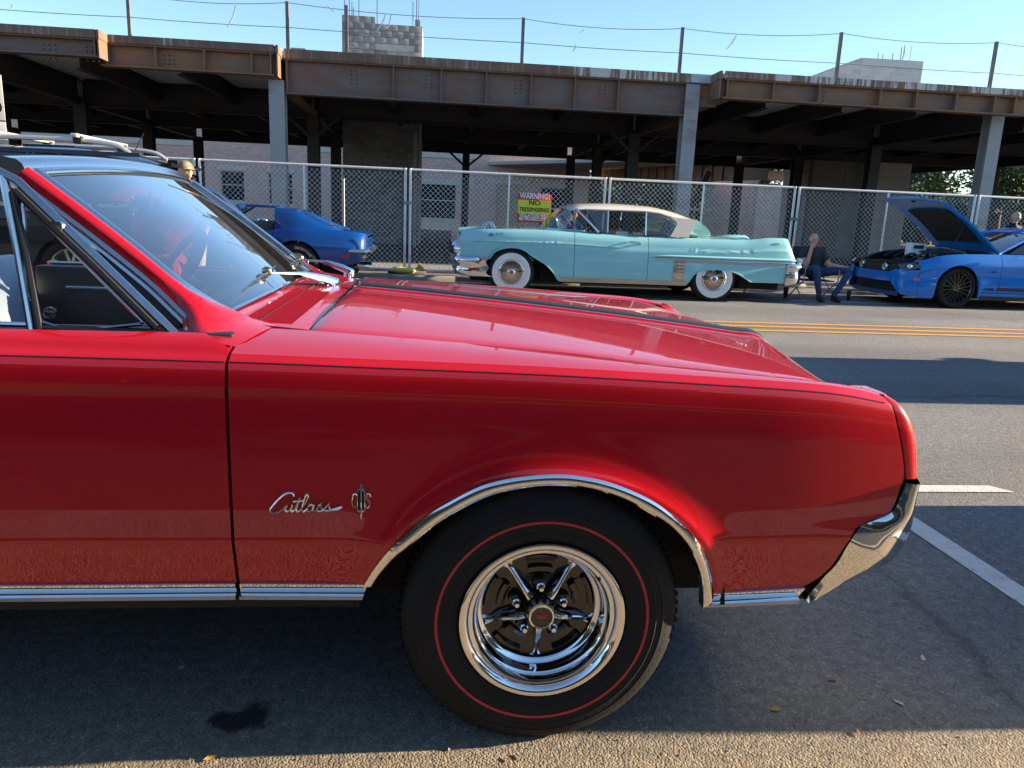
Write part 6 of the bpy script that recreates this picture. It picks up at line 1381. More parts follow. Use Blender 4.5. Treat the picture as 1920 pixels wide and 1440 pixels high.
# ------------------------------------------------------------------ black sport utility car passing behind, roof rails
def build_suv(name, xr, yn, label, flip=False, col=(.012, .014, .022)):
    """xr = rear end, yn = near side; heads to -X, or to +X when flipped"""
    yc = yn+.94; root = empty(name, (xr-2.3, yc, 0), label=label, cat='car')
    PB = paint(name+' paint', col, .05); GL = simple(name+' privacy glass', (.01, .012, .016), .05, coat=1)
    r0 = xr; fx, rx = r0-3.75, r0-1.08
    bot = tab([(r0-4.65, .45), (r0-4.3, .30), (fx-.44, .28)]+arch_pts(fx, .37, .42, 13, 2, 178)+[(fx+.44, .28), (rx-.44, .28)]+arch_pts(rx, .37, .42, 13, 2, 178)+[(rx+.45, .30), (r0-.3, .33), (r0-.02, .45)])
    sh = tab([(r0-4.65, .85), (r0-4.4, .98), (r0-3.4, 1.06), (r0-2, 1.10), (r0-.4, 1.14), (r0-.05, 1.13), (r0, 1.05)])
    cz = tab([(r0-4.65, .85), (r0-4.4, 1.0), (r0-3.3, 1.12), (r0-.3, 1.14), (r0, 1.06)])
    hw = tab([(r0-4.65, .72), (r0-4.3, .88), (r0-3.5, .94), (r0-.5, .93), (r0-.1, .88), (r0, .80)])
    off = tab([(0, .03), (.1, .01), (.5, 0), (.75, .012), (.8, .0), (.92, .02), (1, .05)])
    B = Body(root, yc, hw, sh, cz, bot, off, .3, .6)
    ex = linsp(fx-.43, fx+.43, 26)+linsp(rx-.43, rx+.43, 30)
    B.both('front_fender', PB, r0-4.64, r0-3.2, 20, ex); B.both('front_door', PB, r0-3.19, r0-2.2, 12); B.both('rear_door', PB, r0-2.19, r0-1.25, 12, ex); B.both('rear_quarter_panel', PB, r0-1.24, r0, 20, ex)
    B.top(r0-4.64, r0-3.2, 12).build('hood', PB, root, world=True); B.core(r0-4.5, r0-.1)
    MB().box(r0-4.4, r0-.2, yc-.6, yc+.6, .22, .5).build('chassis', DARK, root, world=True)
    well(B, fx, .37, .42, .9); well(B, rx, .37, .42, .9)
    end_cap(B, r0, PB, 'tailgate', .45); end_cap(B, r0-4.64, PB, 'nose_panel', .45)
    zr = tab([(r0-3.2, 1.12), (r0-2.75, 1.45), (r0-2.4, 1.64), (r0-2.0, 1.70), (r0-1.2, 1.71), (r0-.5, 1.66), (r0-.22, 1.60), (r0-.05, 1.53)]); rr = []
    for x in linsp(r0-2.55, r0-.05, 22):
        z = zr(x); rr.append([Vector((x, yc+u*(.70-.03*sstep(r0-1, r0, x)), z-.06*abs(u)**3)) for u in linsp(-1, 1, 16)])
    MB().loft(rr).build('roof', PB, root, world=True, solid=.03)
    MB().box(r0-1.75, r0-1.15, yc-.42, yc+.42, 1.69, 1.712).build('sunroof', GL, root, world=True, bevel=.008)
    MB().loft([[Vector((x, yc+u*.60, z)) for u in linsp(-1, 1, 8)] for x, z in ((r0-.20, 1.615), (r0-.02, 1.60), (r0+.06, 1.575), (r0+.02, 1.555), (r0-.1, 1.55))]).build('roof_spoiler', PB, root, world=True)
    MB().box(r0+.035, r0+.065, yc-.18, yc+.18, 1.56, 1.585).build('high_brake_lamp', simple(name+' brake lens', (.7, .12, .05), .3), root, world=True)
    for sg in (-1, 1):
        def W(x, z): return Vector((x, yc+sg*lerp(.885, .70, (z-1.1)/.55), z))
        q = [(r0-2.95, 1.14), (r0-2.25, 1.15), (r0-2.25, 1.60), (r0-2.42, 1.57), (r0-2.7, 1.40)]; MB().add([W(*p) for p in q], [tuple(range(5))]).build('window', GL, root, world=True)
        q = [(r0-2.17, 1.15), (r0-1.25, 1.17), (r0-1.25, 1.61), (r0-2.17, 1.61)]; MB().add([W(*p) for p in q], [tuple(range(4))]).build('window', GL, root, world=True)
        q = [(r0-1.17, 1.17), (r0-.42, 1.20), (r0-.35, 1.50), (r0-.60, 1.57), (r0-1.17, 1.61)]; MB().add([W(*p) for p in q], [tuple(range(5))]).build('window', GL, root, world=True)
        for x0, x1, x2, x3 in ((r0-2.24, r0-2.18, 0, 0), (r0-1.245, r0-1.175, 0, 0)): MB().add([W(x0, 1.14), W(x1, 1.14), W(x1, 1.62), W(x0, 1.62)], [(0, 1, 2, 3)]).build('door_pillar', BLACK, root, world=True)
        m = MB(); m.loft([[W(x, zb), W(x, zt)] for x, zb, zt in ((r0-.41, 1.13, 1.21), (r0-.36, 1.13, 1.50), (r0-.2, 1.13, 1.55), (r0-.04, 1.12, 1.50))]); m.build('rear_pillar', PB, root, world=True)
        m = MB(); m.loft([[W(x, zt) for zt in (lerp(1.55, 1.62, 1), 1.66)] for x in linsp(r0-2.4, r0-.3, 8)]); m.build('cant_rail', PB, root, world=True)
        MB().tube([W(r0-3.15, 1.10), W(r0-2.75, 1.42), W(r0-2.42, 1.60)], .035, 8).build('windscreen_pillar', PB, root, world=True)
        # wrap-round tail lamp
        m = MB(); m.loft([[Vector((x, yc+sg*(y+.012), z0)), Vector((x, yc+sg*(y+.006), z1))] for x, y, z0, z1 in ((r0-.62, .895, 1.235, 1.26), (r0-.40, .885, 1.19, 1.36), (r0-.15, .86, 1.18, 1.37), (r0-.02, .80, 1.18, 1.34), (r0+.01, .68, 1.19, 1.33))]); m.build('tail_lamp', simple(name+' tail lens %d' % sg, (.5, .03, .03), .15, coat=1), root, world=True, solid=.01)
        # bright roof rail on feet
        MB().tube(spline([(r0-2.3, yc+sg*.66, 1.70), (r0-2.15, yc+sg*.66, 1.745), (r0-1.2, yc+sg*.66, 1.755), (r0-.62, yc+sg*.66, 1.73), (r0-.42, yc+sg*.66, 1.655)], 5), .022, 8).build('roof_rail', simple(name+' rail %d' % sg, (.75, .73, .68), .25, .7), root, world=True)
        MB().sphere((r0-3.02, yc+sg*1.0, 1.16), (.08, .11, .07), 12, 8).build('door_mirror', PB, root, world=True)
    for x in (r0-1.95, r0-1.0):
        MB().bar((x, yc-.78, 1.79), (x, yc+.78, 1.79), .07, .035).build('roof_cross_bar', simple(name+' bar %d' % (x*10), (.72, .70, .64), .3, .6), root, world=True, bevel=.008)
        for sg in (-1, 1): MB().box(x-.05, x+.05, yc+sg*.66-.04, yc+sg*.66+.04, 1.72, 1.79).build('bar_foot', BLACK, root, world=True, bevel=.01)
    MB().loft([[Vector((lerp(r0-3.2, r0-2.5, t), yc+u*lerp(.80, .68, t), lerp(1.12, 1.62, t)-.04*u*u)) for u in linsp(-1, 1, 10)] for t in linsp(0, 1, 5)]).build('windscreen', GL, root, world=True)
    MB().loft([[Vector((lerp(r0-.01, r0-.10, t), yc+u*lerp(.74, .62, t), lerp(1.15, 1.54, t))) for u in linsp(-1, 1, 8)] for t in (0, .5, 1)]).build('rear_glass', GL, root, world=True)
    MB().tube([(r0-.62, yc, 1.68), (r0-.48, yc, 1.88)], .006, 5).build('aerial', BLACK, root, world=True)
    wv = empty('wheel', (0, 0, 0), parent=root); simple_tyre(wv, .385, .255, .24)
    AL = simple(name+' alloy', (.62, .60, .54), .25, .8)
    rim = MB().lathe([(.25, -.09), (.262, -.115), (.255, -.122), (.245, -.11), (.238, -.06), (.225, .0)], 44).build('rim', AL, wv, angle=50)
    MB().lathe([(.224, -.02), (.0, -.015)], 30).build('brake_disc', simple(name+' brake', (.06, .06, .06), .5, .4), rim)
    for k in range(5):
        for s in (-1, 1):
            a = 2*math.pi*k/5+R(90); a2 = a+s*R(13); MB().bar(Vector((.04*math.cos(a), -.098, .04*math.sin(a))), Vector((.247*math.cos(a2), -.11, .247*math.sin(a2))), .032, .03, Vector((0, 1, 0))).build('spoke', AL, rim, bevel=.004)
    MB().lathe([(0, -.118), (.05, -.115), (.075, -.095), (.078, -.05)], 24).build('hub', AL, rim)
    wheel_set(B, wv, (fx, rx), .80, .385)
    done = set()                                           # taller cabin
    for o in [q for q in bpy.data.objects if q.parent == root and q.type == 'MESH']:
        if o.data.name in done: continue
        done.add(o.data.name)
        for v in o.data.vertices:
            if v.co.z > 1.16: v.co.z = 1.16+(v.co.z-1.16)*1.26
    if flip: root.rotation_euler = (0, 0, math.pi)
    return root
build_suv('black_suv', -3.22, 9.72, 'black sport utility car with silver roof bars passing behind the red windscreen')

# ---- neighbours just outside the picture: next car in the parking lane, a car waiting in the near lane (they throw the long shadows)
build_suv('silver_suv', 6.6+.0, 5.30, 'silver sport utility car standing in the near lane, just outside the picture', True, (.35, .36, .38)).location.x = 6.75+2.3
def build_sedan():
    yc = 2.44; x0 = 3.30; root = empty('white_sedan', (x0+2.3, yc, 0), label='white low sedan parked ahead of the red convertible, just outside the picture', cat='car')
    PW = paint('white paint', (.7, .7, .68), .02); rx, fx = x0+1.05, x0+3.7
    bot = tab([(x0, .40), (x0+.3, .26), (rx-.37, .24)]+arch_pts(rx, .32, .36, 13, 2, 178)+[(rx+.38, .22), (fx-.38, .22)]+arch_pts(fx, .32, .36, 13, 2, 178)+[(fx+.38, .24), (x0+4.5, .30), (x0+4.6, .45)])
    sh = tab([(x0, .84), (x0+.05, .99), (x0+.8, 1.0), (x0+2.3, .87), (x0+3.3, .86), (x0+4.3, .72), (x0+4.6, .58)]); cz = tab([(x0, .84), (x0+.06, 1.03), (x0+.8, 1.05), (x0+3.3, .90), (x0+4.3, .76), (x0+4.6, .58)])
    hw = tab([(x0, .66), (x0+.2, .76), (x0+1, .79), (x0+3.6, .79), (x0+4.3, .74), (x0+4.6, .6)]); off = tab([(0, .03), (.2, .0), (.6, 0), (.9, .03), (1, .07)])
    B = Body(root, yc, hw, sh, cz, bot, off, .22, .6); ex = linsp(rx-.37, rx+.37, 24)+linsp(fx-.37, fx+.37, 24)
    B.both('rear_quarter_panel', PW, x0, x0+1.35, 20, ex); B.both('rear_door', PW, x0+1.36, x0+2.2, 10); B.both('front_door', PW, x0+2.21, x0+3.2, 10); B.both('front_fender', PW, x0+3.21, x0+4.6, 20, ex)
    B.top(x0, x0+.95, 8).build('trunk_lid', PW, root, world=True); B.top(x0+3.2, x0+4.6, 12).build('hood', PW, root, world=True); end_cap(B, x0, PW, 'tail_panel', .4); end_cap(B, x0+4.6, PW, 'nose_panel', .45); B.core(x0+.1, x0+4.5)
    zr = tab([(x0+.75, 1.0), (x0+1.3, 1.36), (x0+1.8, 1.46), (x0+2.5, 1.46), (x0+3.2, .90)])
    MB().loft([[Vector((x, yc+u*lerp(.70, .55, (zr(x)-.88)/.45), zr(x)-.05*abs(u)**3)) for u in linsp(-1, 1, 12)] for x in linsp(x0+.75, x0+3.2, 24)]).build('roof', PW, root, world=True)
    for sg in (-1, 1): MB().loft([[Vector((x, yc+sg*.705, .87)), Vector((x, yc+sg*lerp(.69, .56, (zr(x)-.88)/.45), max(.88, zr(x)-.06)))] for x in linsp(x0+.8, x0+3.15, 16)]).build('side_glass', simple('sedan glass %d' % sg, (.01, .012, .014), .06, coat=1), root, world=True)
    MB().box(x0+.3, x0+4.3, yc-.5, yc+.5, .18, .45).build('chassis', DARK, root, world=True)
    wv = empty('wheel', (0, 0, 0), parent=root); simple_tyre(wv, .32, .21, .2); MB().lathe([(.205, -.09), (.212, -.105), (.19, -.10), (.05, -.085), (0, -.09)], 30).build('rim', CHROME_D, wv)
    wheel_set(B, wv, (rx, fx), .68, .32)
build_sedan()
# ================================================================== people
SKIN = simple('skin', (.60, .30, .19), .5, var=.08, vscale=20)
def lattice_person(name, loc, label, chains, head, mats, hair=None, hair_mat=None, cap=None, face_dir=(0, -1, 0), vox=.009, extra=None):
    """chains = [(material index, [(x, y, z, radius) ...])], grown with a Skin modifier, fused with the head into one surface"""
    root = empty(name, loc, label=label, cat='person')
    allb = []; m = MB()
    for mi, ch in chains:
        for q0, q1 in zip(ch, ch[1:]): allb.append((Vector(q0[:3]), Vector(q1[:3]), mi, max(q0[3], q1[3])))
        P = spline([(x, y, z) for x, y, z, r in ch], 5) if len(ch) > 2 else [Vector(q[:3]) for q in ch]
        rr_ = [lerp(ch[min(i//5, len(ch)-2)][3], ch[min(i//5, len(ch)-2)+1][3], (i-5*min(i//5, len(ch)-2))/5) for i in range(len(P))] if len(ch) > 2 else [q[3] for q in ch]
        torso = mi == 0 and ch[0][3] > .12
        if torso:
            m.loft([[p+Vector((1.22*r*math.cos(t), .80*r*math.sin(t), 0)) for t in linsp(0, 2*math.pi, 19)[:-1]] for p, r in zip(P, rr_)], True, caps=True)
        else: m.tube(P, rr_, 12)
        for q in ch: m.sphere(q[:3], q[3]*.99 if not torso else q[3]*.78, 14, 10)
    # head: skull, jaw, nose, brow, ears, in the direction of the face
    hc, hr = Vector(head[0]), head[1]; f = Vector(face_dir).normalized(); s = f.cross(Vector((0, 0, 1))).normalized(); u = s.cross(f)
    def H(a, b, c): return hc+(s*a+f*b+u*c)*hr
    hm = MB()
    hm.sphere((0, 0, 0), 1, 24, 16)
    pts = []
    for x, y, z in hm.v:
        w_ = .76-.20*sstep(-.1, -1, z); d = .90 if y > 0 else .98
        pts.append(H(x*w_, (y*d+.04)*(1-.12*sstep(-.3, -1, z))*.95, z*1.08))
    hm.v = [tuple(p) for p in pts]; m.add(hm.v, hm.f)
    for c, r in ((H(0, .98, -.08), (.13, .16, .20)), (H(0, .88, -.62), (.22, .16, .12)), (H(0, .84, .18), (.5, .12, .10)), (H(.80, -.05, -.05), (.10, .16, .25)), (H(-.80, -.05, -.05), (.10, .16, .25)), (H(0, .90, -.36), (.24, .10, .06)), (H(0, .90, -.46), (.22, .10, .05))):
        q = MB().sphere((0, 0, 0), 1, 12, 8); q.v = [tuple(c+(s*x*r[0]+f*y*r[1]+u*z*r[2])*hr) for x, y, z in q.v]; m.add(q.v, q.f)
    allb.append((hc-u*hr*.9, hc+u*hr*.7, len(mats)-1, hr))
    if extra:
        for mi, pts_, r in extra:                         # fingers
            m.tube(pts_, r, 6); allb.append((Vector(pts_[0]), Vector(pts_[-1]), mi, .01))
    tmp = bpy.data.objects.new('fuse', m.mesh('fuse', mats[0], merge=0)); COL.objects.link(tmp)
    rm = tmp.modifiers.new('r', 'REMESH'); rm.mode = 'VOXEL'; rm.voxel_size = vox; rm.use_smooth_shade = True
    sm = tmp.modifiers.new('s', 'SMOOTH'); sm.iterations = 2; sm.factor = .5
    dg = bpy.context.evaluated_depsgraph_get(); bm_ = bpy.data.meshes.new_from_object(tmp.evaluated_get(dg)); bpy.data.objects.remove(tmp)
    bm_.materials.clear()
    for q in mats: bm_.materials.append(q)
    for p in bm_.polygons:
        c = p.center; best, bi = 9, 0
        for a, b, mi, r in allb:
            ab = b-a; t = max(0, min(1, (c-a).dot(ab)/max(ab.length_squared, 1e-9))); d = (c-(a+ab*t)).length-r*.9
            if d < best: best, bi = d, mi
        p.material_index = bi; p.use_smooth = True
    o = bpy.data.objects.new('body', bm_); COL.objects.link(o); o.parent = root
    EY = MAT.get('eye dark') or simple('eye dark', (.03, .02, .02), .3)
    for sg in (-1, 1):
        q = MB().sphere(H(sg*.30, .90, .06), hr*.085, 10, 6); q.build('eye', EY, root)
    if hair:
        q = MB().sphere((0, 0, 0), 1, 22, 14); q.v = [tuple(H(x*.83, y*1.02-.10, z*1.12+.05)) for x, y, z in q.v]
        keep = [fc for fc in q.f if sum((q.v[i][2]-hc.z) for i in fc)/len(fc) > hair*hr or sum((Vector(q.v[i])-hc).dot(f) for i in fc)/len(fc) < -.25*hr and sum((q.v[i][2]-hc.z) for i in fc)/len(fc) > -.55*hr]
        q.f = keep; q.build('hair', hair_mat, root)
    if cap:
        q = MB().lathe([(0, 1.17), (.3, 1.15), (.62, 1.0), (.82, .68), (.88, .32), (.87, .26)], 24, (0, 0, 0), (0, 0, 1)); q.v = [tuple(H(x, y-.04, z)) for x, y, z in q.v]; cp = q.build('cap', cap, root)
        q = MB(); q.loft([[H(a, .82+.5*(1-(a/.72)**2)*k, .30-.07*k) for a in linsp(-.70, .70, 10)] for k in (0, .5, 1)]); q.build('cap_brim', cap, cp, solid=.006)
    return root
SHIRT = simple('charcoal shirt', (.032, .034, .042), .8, var=.2, vscale=12, bump=.3, bscale=18); JEANS = simple('blue denim', (.03, .06, .145), .85, var=.25, vscale=14, bump=.3, bscale=22); SHOE = simple('black shoe', (.015, .015, .017), .5)
# --- man on the folding chair (local origin on the ground under the seat)
ox, oy = 6.66, 13.02
def fing(base, tips, mi, r=.0085): return [(mi, [base, Vector(base).lerp(Vector(t), .55)+Vector((0, -.008, .004)), t], r) for t in tips]
ch = [(0, [(.0, .06, .47, .135), (-.03, .05, .60, .130), (-.06, .03, .74, .145), (-.09, .0, .84, .115), (-.10, -.02, .90, .052)]),
      (2, [(-.10, -.02, .90, .052), (-.11, -.035, .95, .050)]),
      (0, [(-.09, .0, .84, .115), (-.26, -.02, .825, .062), (-.29, -.07, .72, .055)]), (2, [(-.29, -.07, .72, .055), (-.255, -.16, .60, .040), (-.225, -.18, .78, .034), (-.195, -.17, .905, .027), (-.175, -.175, .955, .030)]),
      (0, [(-.09, .0, .84, .115), (.08, .0, .825, .062), (.16, -.03, .70, .055)]), (2, [(.16, -.03, .70, .055), (.21, -.07, .615, .041), (.33, -.17, .60, .033), (.41, -.23, .585, .026), (.45, -.26, .575, .030)]),
      (1, [(.0, .06, .47, .135), (-.11, .0, .475, .092), (-.15, -.20, .53, .078), (-.16, -.36, .54, .062), (-.11, -.37, .30, .056), (-.06, -.36, .12, .046)]), (3, [(-.06, -.36, .12, .046), (-.055, -.37, .055, .048), (-.075, -.50, .040, .042), (-.08, -.56, .035, .034)]),
      (1, [(.0, .06, .47, .135), (.12, .0, .475, .092), (.30, -.14, .52, .078), (.47, -.26, .53, .062), (.36, -.29, .30, .056), (.25, -.30, .12, .046)]), (3, [(.25, -.30, .12, .046), (.24, -.31, .055, .048), (.24, -.44, .040, .042), (.24, -.50, .035, .034)])]
ex_ = fing((-.172, -.18, .965), [(-.160, -.20, 1.02), (-.145, -.20, 1.022), (-.130, -.195, 1.015), (-.118, -.185, 1.0), (-.14, -.14, .985)], 2)+fing((.46, -.265, .575), [(.50, -.325, .555), (.515, -.31, .555), (.525, -.29, .555), (.53, -.27, .556), (.44, -.315, .565)], 2)
lattice_person('seated_man', (ox, oy, 0), 'bald man in dark shirt and jeans sitting in a folding chair, hand at his mouth', ch, ((-.115, -.055, 1.035), .098), [SHIRT, JEANS, SKIN, SHOE, SKIN], extra=ex_, face_dir=(-.12, -1, .02))
# --- his folding chair
fc = empty('folding_chair', (ox, oy, 0), label='folding camp chair with dark fabric and thin metal legs under the seated man', cat='chair')
FAB = simple('dark chair fabric', (.03, .033, .045), .85, var=.2); FR = simple('chair tube', (.36, .35, .33), .4, .7)
MB().box(-.27, .27, -.22, .24, .325, .345).build('seat', FAB, fc, bevel=.008)
MB().loft([[Vector((x, .25+.05*(1-(x/.30)**2)+.10*(z-.35), z)) for x in linsp(-.30, .30, 9)] for z in linsp(.40, .90, 6)]).build('backrest', FAB, fc, solid=.015)
for sg in (-1, 1):
    MB().tube([(sg*.30, -.28, 0), (sg*.30, .24, .36), (sg*.30, .33, .90)], .011, 8).build('back_post', FR, fc)
    MB().tube([(sg*.31, .30, 0), (sg*.31, -.25, .34), (sg*.31, -.27, .56)], .011, 8).build('leg', FR, fc)
    MB().tube([(sg*.31, -.30, .56), (sg*.31, .26, .56)], .016, 8).build('armrest', FAB if sg > 0 else FR, fc)
MB().tube([(-.30, -.28, .015), (.30, -.28, .015)], .010, 6).build('stretcher', FR, fc)
# --- onlooker behind the muscle coupe
p = atY(1903, 397, 14.25); hx, hz = p.x, p.z
BLK = simple('black top', (.012, .012, .014), .8); NAVY = simple('blue top', (.02, .04, .30), .75, var=.15); TAN = simple('tan trousers', (.30, .24, .16), .85); WSHOE = simple('white trainer', (.7, .68, .62), .6)
def standing(h, lean=0.0, arm=0.0):
    s = h/1.75
    def q(x, y, z, r): return (x*s, y*s, z*s, r*s)
    L = lambda z: -lean*max(0, z-.9)
    c = [(0, [q(0, 0, .93, .135), q(0, L(1.1), 1.10, .125), q(0, L(1.27), 1.27, .150), q(0, L(1.40), 1.40, .11), q(0, L(1.47)-.0, 1.47, .052)]), (2, [q(0, L(1.47), 1.47, .052), q(0, L(1.55)-.02, 1.54, .05)])]
    for sg in (-1, 1):
        c += [(0, [q(0, L(1.40), 1.40, .11), q(sg*.17, L(1.4), 1.385, .062), q(sg*.22, L(1.2), 1.22, .052)]), (2, [q(sg*.22, L(1.2), 1.22, .052), q(sg*.23, L(1.1)-.03-arm*.1, 1.08, .040), q(sg*.20, L(1.0)-.10-arm*.25, .92+arm*.22, .030), q(sg*.18, L(1.0)-.15-arm*.3, .84+arm*.32, .034)]),
              (1, [q(0, 0, .93, .135), q(sg*.10, 0, .86, .095), q(sg*.105, -.02, .50, .062), q(sg*.105, .0, .12, .044)]), (3, [q(sg*.105, 0, .12, .044), q(sg*.11, -.01, .055, .046), q(sg*.12, -.14, .04, .040), q(sg*.12, -.19, .036, .032)])]
    return c, (0, L(1.62)*s-.03*s, 1.645*s), .098*s
h_ = hz-.1; c, hp_, hr_ = standing(h_/1.005)
lattice_person('onlooker', (hx, 14.22, .1), 'person in a black top with short fair hair standing behind the bright blue car', c, (hp_, hr_), [BLK, JEANS, SKIN, SHOE, SKIN], hair=.25, hair_mat=simple('fair hair', (.42, .33, .20), .7, var=.2, vscale=40), face_dir=(.25, -1, -.3), vox=.012)
# --- passer-by with a cap, behind the convertible's windscreen
p = atY(348, 297, 9.25); c, hp_, hr_ = standing(p.z/1.02)
lattice_person('passer_by', (p.x, 9.25, 0), 'person in a camouflage cap and grey shirt walking behind the windscreen of the red car', c, (hp_, hr_), [simple('grey brown shirt', (.09, .08, .075), .8), TAN, SKIN, SHOE, SKIN], cap=simple('camouflage cap', (.16, .14, .08), .85, var=.6, vscale=22), face_dir=(.75, -.6, -.05), vox=.012)
# --- short person beside the turquoise car, seen through its windows
c, hp_, hr_ = standing(1.36, lean=.25, arm=.7)
lattice_person('bystander', (2.52, 14.27, .0), 'person in blue shirt and white trainers standing behind the turquoise car', c, (hp_, hr_), [NAVY, JEANS, SKIN, WSHOE, SKIN], hair=.3, hair_mat=simple('brown hair', (.10, .06, .03), .6, var=.2, vscale=40), face_dir=(-.3, -1, -.2), vox=.012)
# ================================================================== small things
# yellow sandbag on the fence foot
p = atZ(755, 513, KZ+.02)
sb = empty('sandbag', (p.x, 14.36, KZ), label='yellow plastic sandbag lying on the fence foot at the kerb', cat='sandbag')
YB_ = simple('yellow sack', (.62, .50, .14), .5, var=.15, vscale=14, bump=.5, bscale=25)
m = MB().sphere((0, 0, .065), (.24, .13, .07), 24, 12); m.v = [(x, y, max(.0, z+.012*noise.noise(Vector((x*9, y*9, z*9))))) for x, y, z in m.v]; m.build('sack', YB_, sb)
m = MB().lathe([(.02, 0), (.035, .03), (.03, .06), (.06, .11), (.075, .15), (.05, .14)], 14, (.22, 0, .07), (.75, 0, .6)); m.v = [tuple(Vector(v)+Vector((0, 0, .02*noise.noise(Vector(v)*20)))) for v in m.v]; m.build('tied_neck', YB_, sb)
# things left by the kerb
p = atZ(1472, 559); MB().lathe([(0, 0), (.035, 0), (.040, .10), (.044, .18), (.046, .19), (.030, .20), (0, .202)], 20, (p.x, p.y, 0), (0, 0, 1)).build('tumbler', simple('black tumbler', (.012, .012, .016), .3), label='black drinking tumbler on the road beside the folding chair', cat='tumbler')
p = atZ(1582, 562); MB().lathe([(0, 0), (.035, 0), (.038, .15), (.036, .17), (.018, .18), (0, .182)], 18, (p.x+.07, p.y-.02, 0), (0, 0, 1)).build('dark_bottle', simple('dark bottle', (.01, .012, .012), .25), label='small dark bottle next to the seated man\'s shoe', cat='bottle')
p = atZ(1397, 549); MB().lathe([(0, 0), (.028, 0), (.036, .10), (.037, .10)], 16, (p.x, 13.85, 0), (0, 0, 1)).build('paper_cup', simple('white paper', (.75, .74, .70), .7), label='small white paper cup at the kerb under the turquoise car\'s tail', cat='cup')
p = atY(1722, 466, 12.9); tb = empty('toy_truck', (p.x, 12.9, .80), label='small white model truck standing in the open engine bay', cat='toy')
WT = simple('white plastic', (.72, .74, .76), .4)
MB().prism([(-.19, .03), (.20, .03), (.20, .12), (.10, .13), (.06, .24), (-.19, .25)], -.09, .09).build('body', WT, tb, bevel=.01)
MB().box(-.15, .04, -.093, .093, .15, .21).build('window', BLACK, tb)
for x in (-.11, .12):
    for sg in (-1, 1): MB().lathe([(0, -.015), (.035, -.015), (.04, 0), (.035, .015)], 14, (x, sg*.09, .035)).build('wheel', RUBBER, tb)
p = atY(870, 437, 20.0); MB().box(p.x-.32, p.x+.30, 20, 20.3, .05, p.z+.10).build('pallet_box', simple('weathered box', (.42, .36, .30), .85, var=.5, vscale=4), label='weathered pale box standing behind the fence in front of the brick building', cat='box', bevel=.02)
# parking sign cut by the left edge
st = empty('street_sign', (atY(0, 200, 13.75).x-.34, 13.75, KZ), label='white street sign plates on a post at the left edge of the picture', cat='sign')
zt1, zb1 = atY(8, 141, 13.75).z-KZ, atY(8, 226, 13.75).z-KZ; zb2 = atY(8, 262, 13.75).z-KZ; xr_ = atY(8, 200, 13.75).x-st.location.x
WS_ = simple('sign plate white', (.74, .72, .64), .45)
MB().tube([(0, .03, 0), (0, .03, zt1+.05)], .03, 8).build('post', FGALV, st)
pl = MB().box(-xr_, xr_, -.006, 0, zb1, zt1).build('upper_plate', WS_, st, bevel=.003); MB().box(-xr_, xr_, -.006, 0, zb2, zb1-.02).build('lower_plate', WS_, st, bevel=.003)
for tx, s, z, x in (('G', .24, zt1-.27, xr_-.12), ('O', .30, zb1+.10, xr_-.14)):
    t = text_mb(tx, s, .003); t.v = [(v[0]+x, -.009, v[2]+z) for v in t.v]; t.build('lettering', SK, pl, smooth=False, merge=0)
# red plush figure on the driver's side, plain round shapes
q = atY(306, 432, 3.22); pf = empty('plush_toy', (q.x, 3.22, .66), label='fuzzy red plush toy sitting on the driver\'s seat behind the windscreen', cat='toy')
PL = simple('red plush', (.42, .012, .02), .95, var=.25, vscale=60, bump=1.0, bscale=140)
def fuzzy(c, r, nm):
    m = MB().sphere(c, r, 40, 28); m.v = [tuple(Vector(v)+(Vector(v)-Vector(c)).normalized()*(.010*noise.noise(Vector(v)*60)+.006*noise.noise(Vector(v)*140))) for v in m.v]; m.build(nm, PL, pf)
fuzzy((0, 0, q.z-.66), (.115, .115, .10), 'head'); fuzzy((0, 0, q.z-.66-.20), (.105, .10, .14), 'torso')
for sg in (-1, 1): fuzzy((.06, sg*.09, q.z-.66-.20), (.035, .035, .10), 'arm')
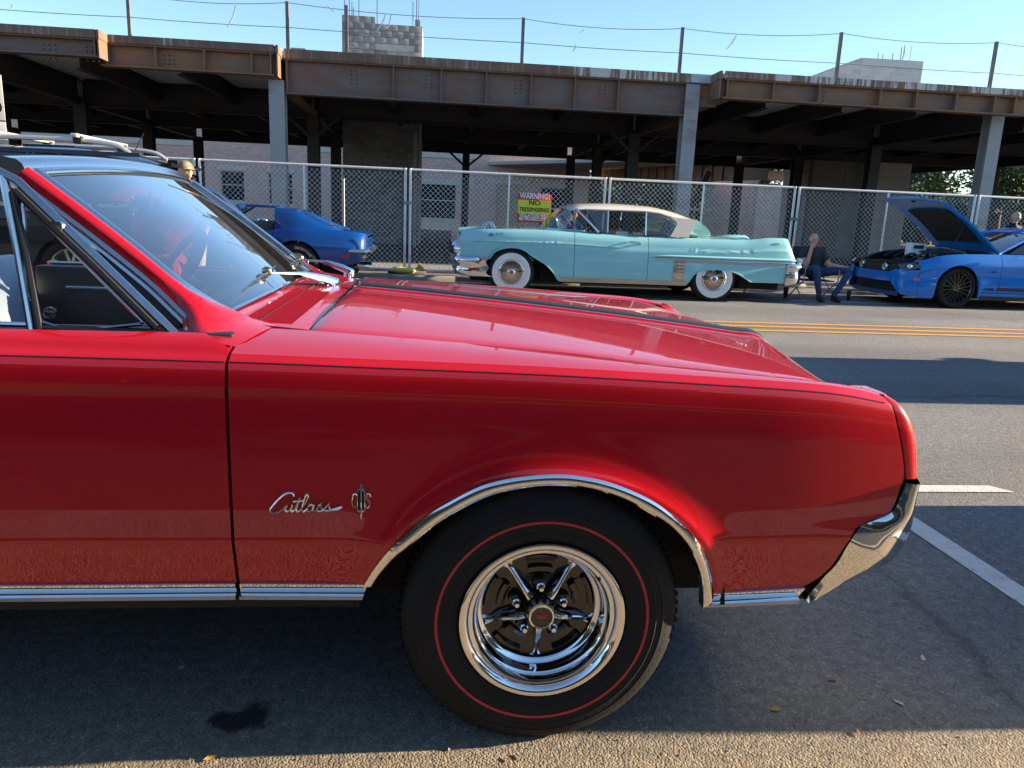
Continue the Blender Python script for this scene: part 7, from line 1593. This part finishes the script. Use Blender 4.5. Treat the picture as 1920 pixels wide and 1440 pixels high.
# fallen leaves on the asphalt
LF = [simple('dry leaf %d' % i, c, .7, var=.3, vscale=30) for i, c in enumerate(((.45, .30, .06), (.50, .42, .26), (.20, .10, .05)))]
spots = [((1455, 1333), 0, 'yellow fallen leaf on the shaded asphalt below the front bumper'), ((1730, 1237), 1, 'pale fallen leaf on the shaded asphalt right of the bumper'), ((1684, 1320), 1, 'pale fallen leaf near the edge of the shadow'), ((1560, 1277), 2, 'brown fallen leaf in the shade in front of the tyre'), ((340, 1256), 1, 'pale fallen leaf in the dark under the door'), ((960, 1426), 2, 'brown fallen leaf on the sunlit asphalt by the tyre'), ((395, 1425), 0, 'yellow fallen leaf on the sunlit asphalt at the bottom edge'), ((1610, 1375), 2, 'brown fallen leaf lying on the shadow edge')]
for i, (px, k, lab) in enumerate(spots):
    g = atZ(*px); m = MB(); a = i*1.1; l = .016
    pts = [(-1, 0, .1), (-.4, .42, .35), (.3, .40, .3), (1, 0, .5), (.3, -.4, .15), (-.4, -.42, .2)]
    ca, sa = math.cos(a), math.sin(a); c0 = Vector((0, 0, .25*l*.6)); vs = [(l*(x*ca-y*sa), l*(x*sa+y*ca), l*z*.6+.001) for x, y, z in pts]+[(0, 0, l*.05)]
    m.add(vs, [(6, j, (j+1) % 6) for j in range(6)]); m.build('fallen_leaf', LF[k], loc=(g.x, g.y, .0035), label=lab, cat='leaf', group='fallen leaves on the asphalt')
# loose stones on the sunlit strip: too many to count
rnd = random.Random(9); m = MB()
for k in range(520):
    x, y = rnd.uniform(-1.4, 1.9), rnd.uniform(1.2, 1.72); s = rnd.uniform(.0012, .0035) if rnd.random() < .95 else rnd.uniform(.004, .0065)
    m.add([(x+s*a*rnd.uniform(.7, 1.3), y+s*b*rnd.uniform(.7, 1.3), s*.5+s*c*.8) for a, b, c in ((1, 0, 0), (-1, 0, 0), (0, 1, 0), (0, -1, 0), (0, 0, 1), (0, 0, -1))], [(0, 2, 4), (2, 1, 4), (1, 3, 4), (3, 0, 4), (2, 0, 5), (1, 2, 5), (3, 1, 5), (0, 3, 5)])
m.build('grit', simple('loose grit', (.20, .17, .13), .9, var=.5, vscale=90), label='loose grit strewn on the asphalt', kind='stuff', smooth=False, merge=0)
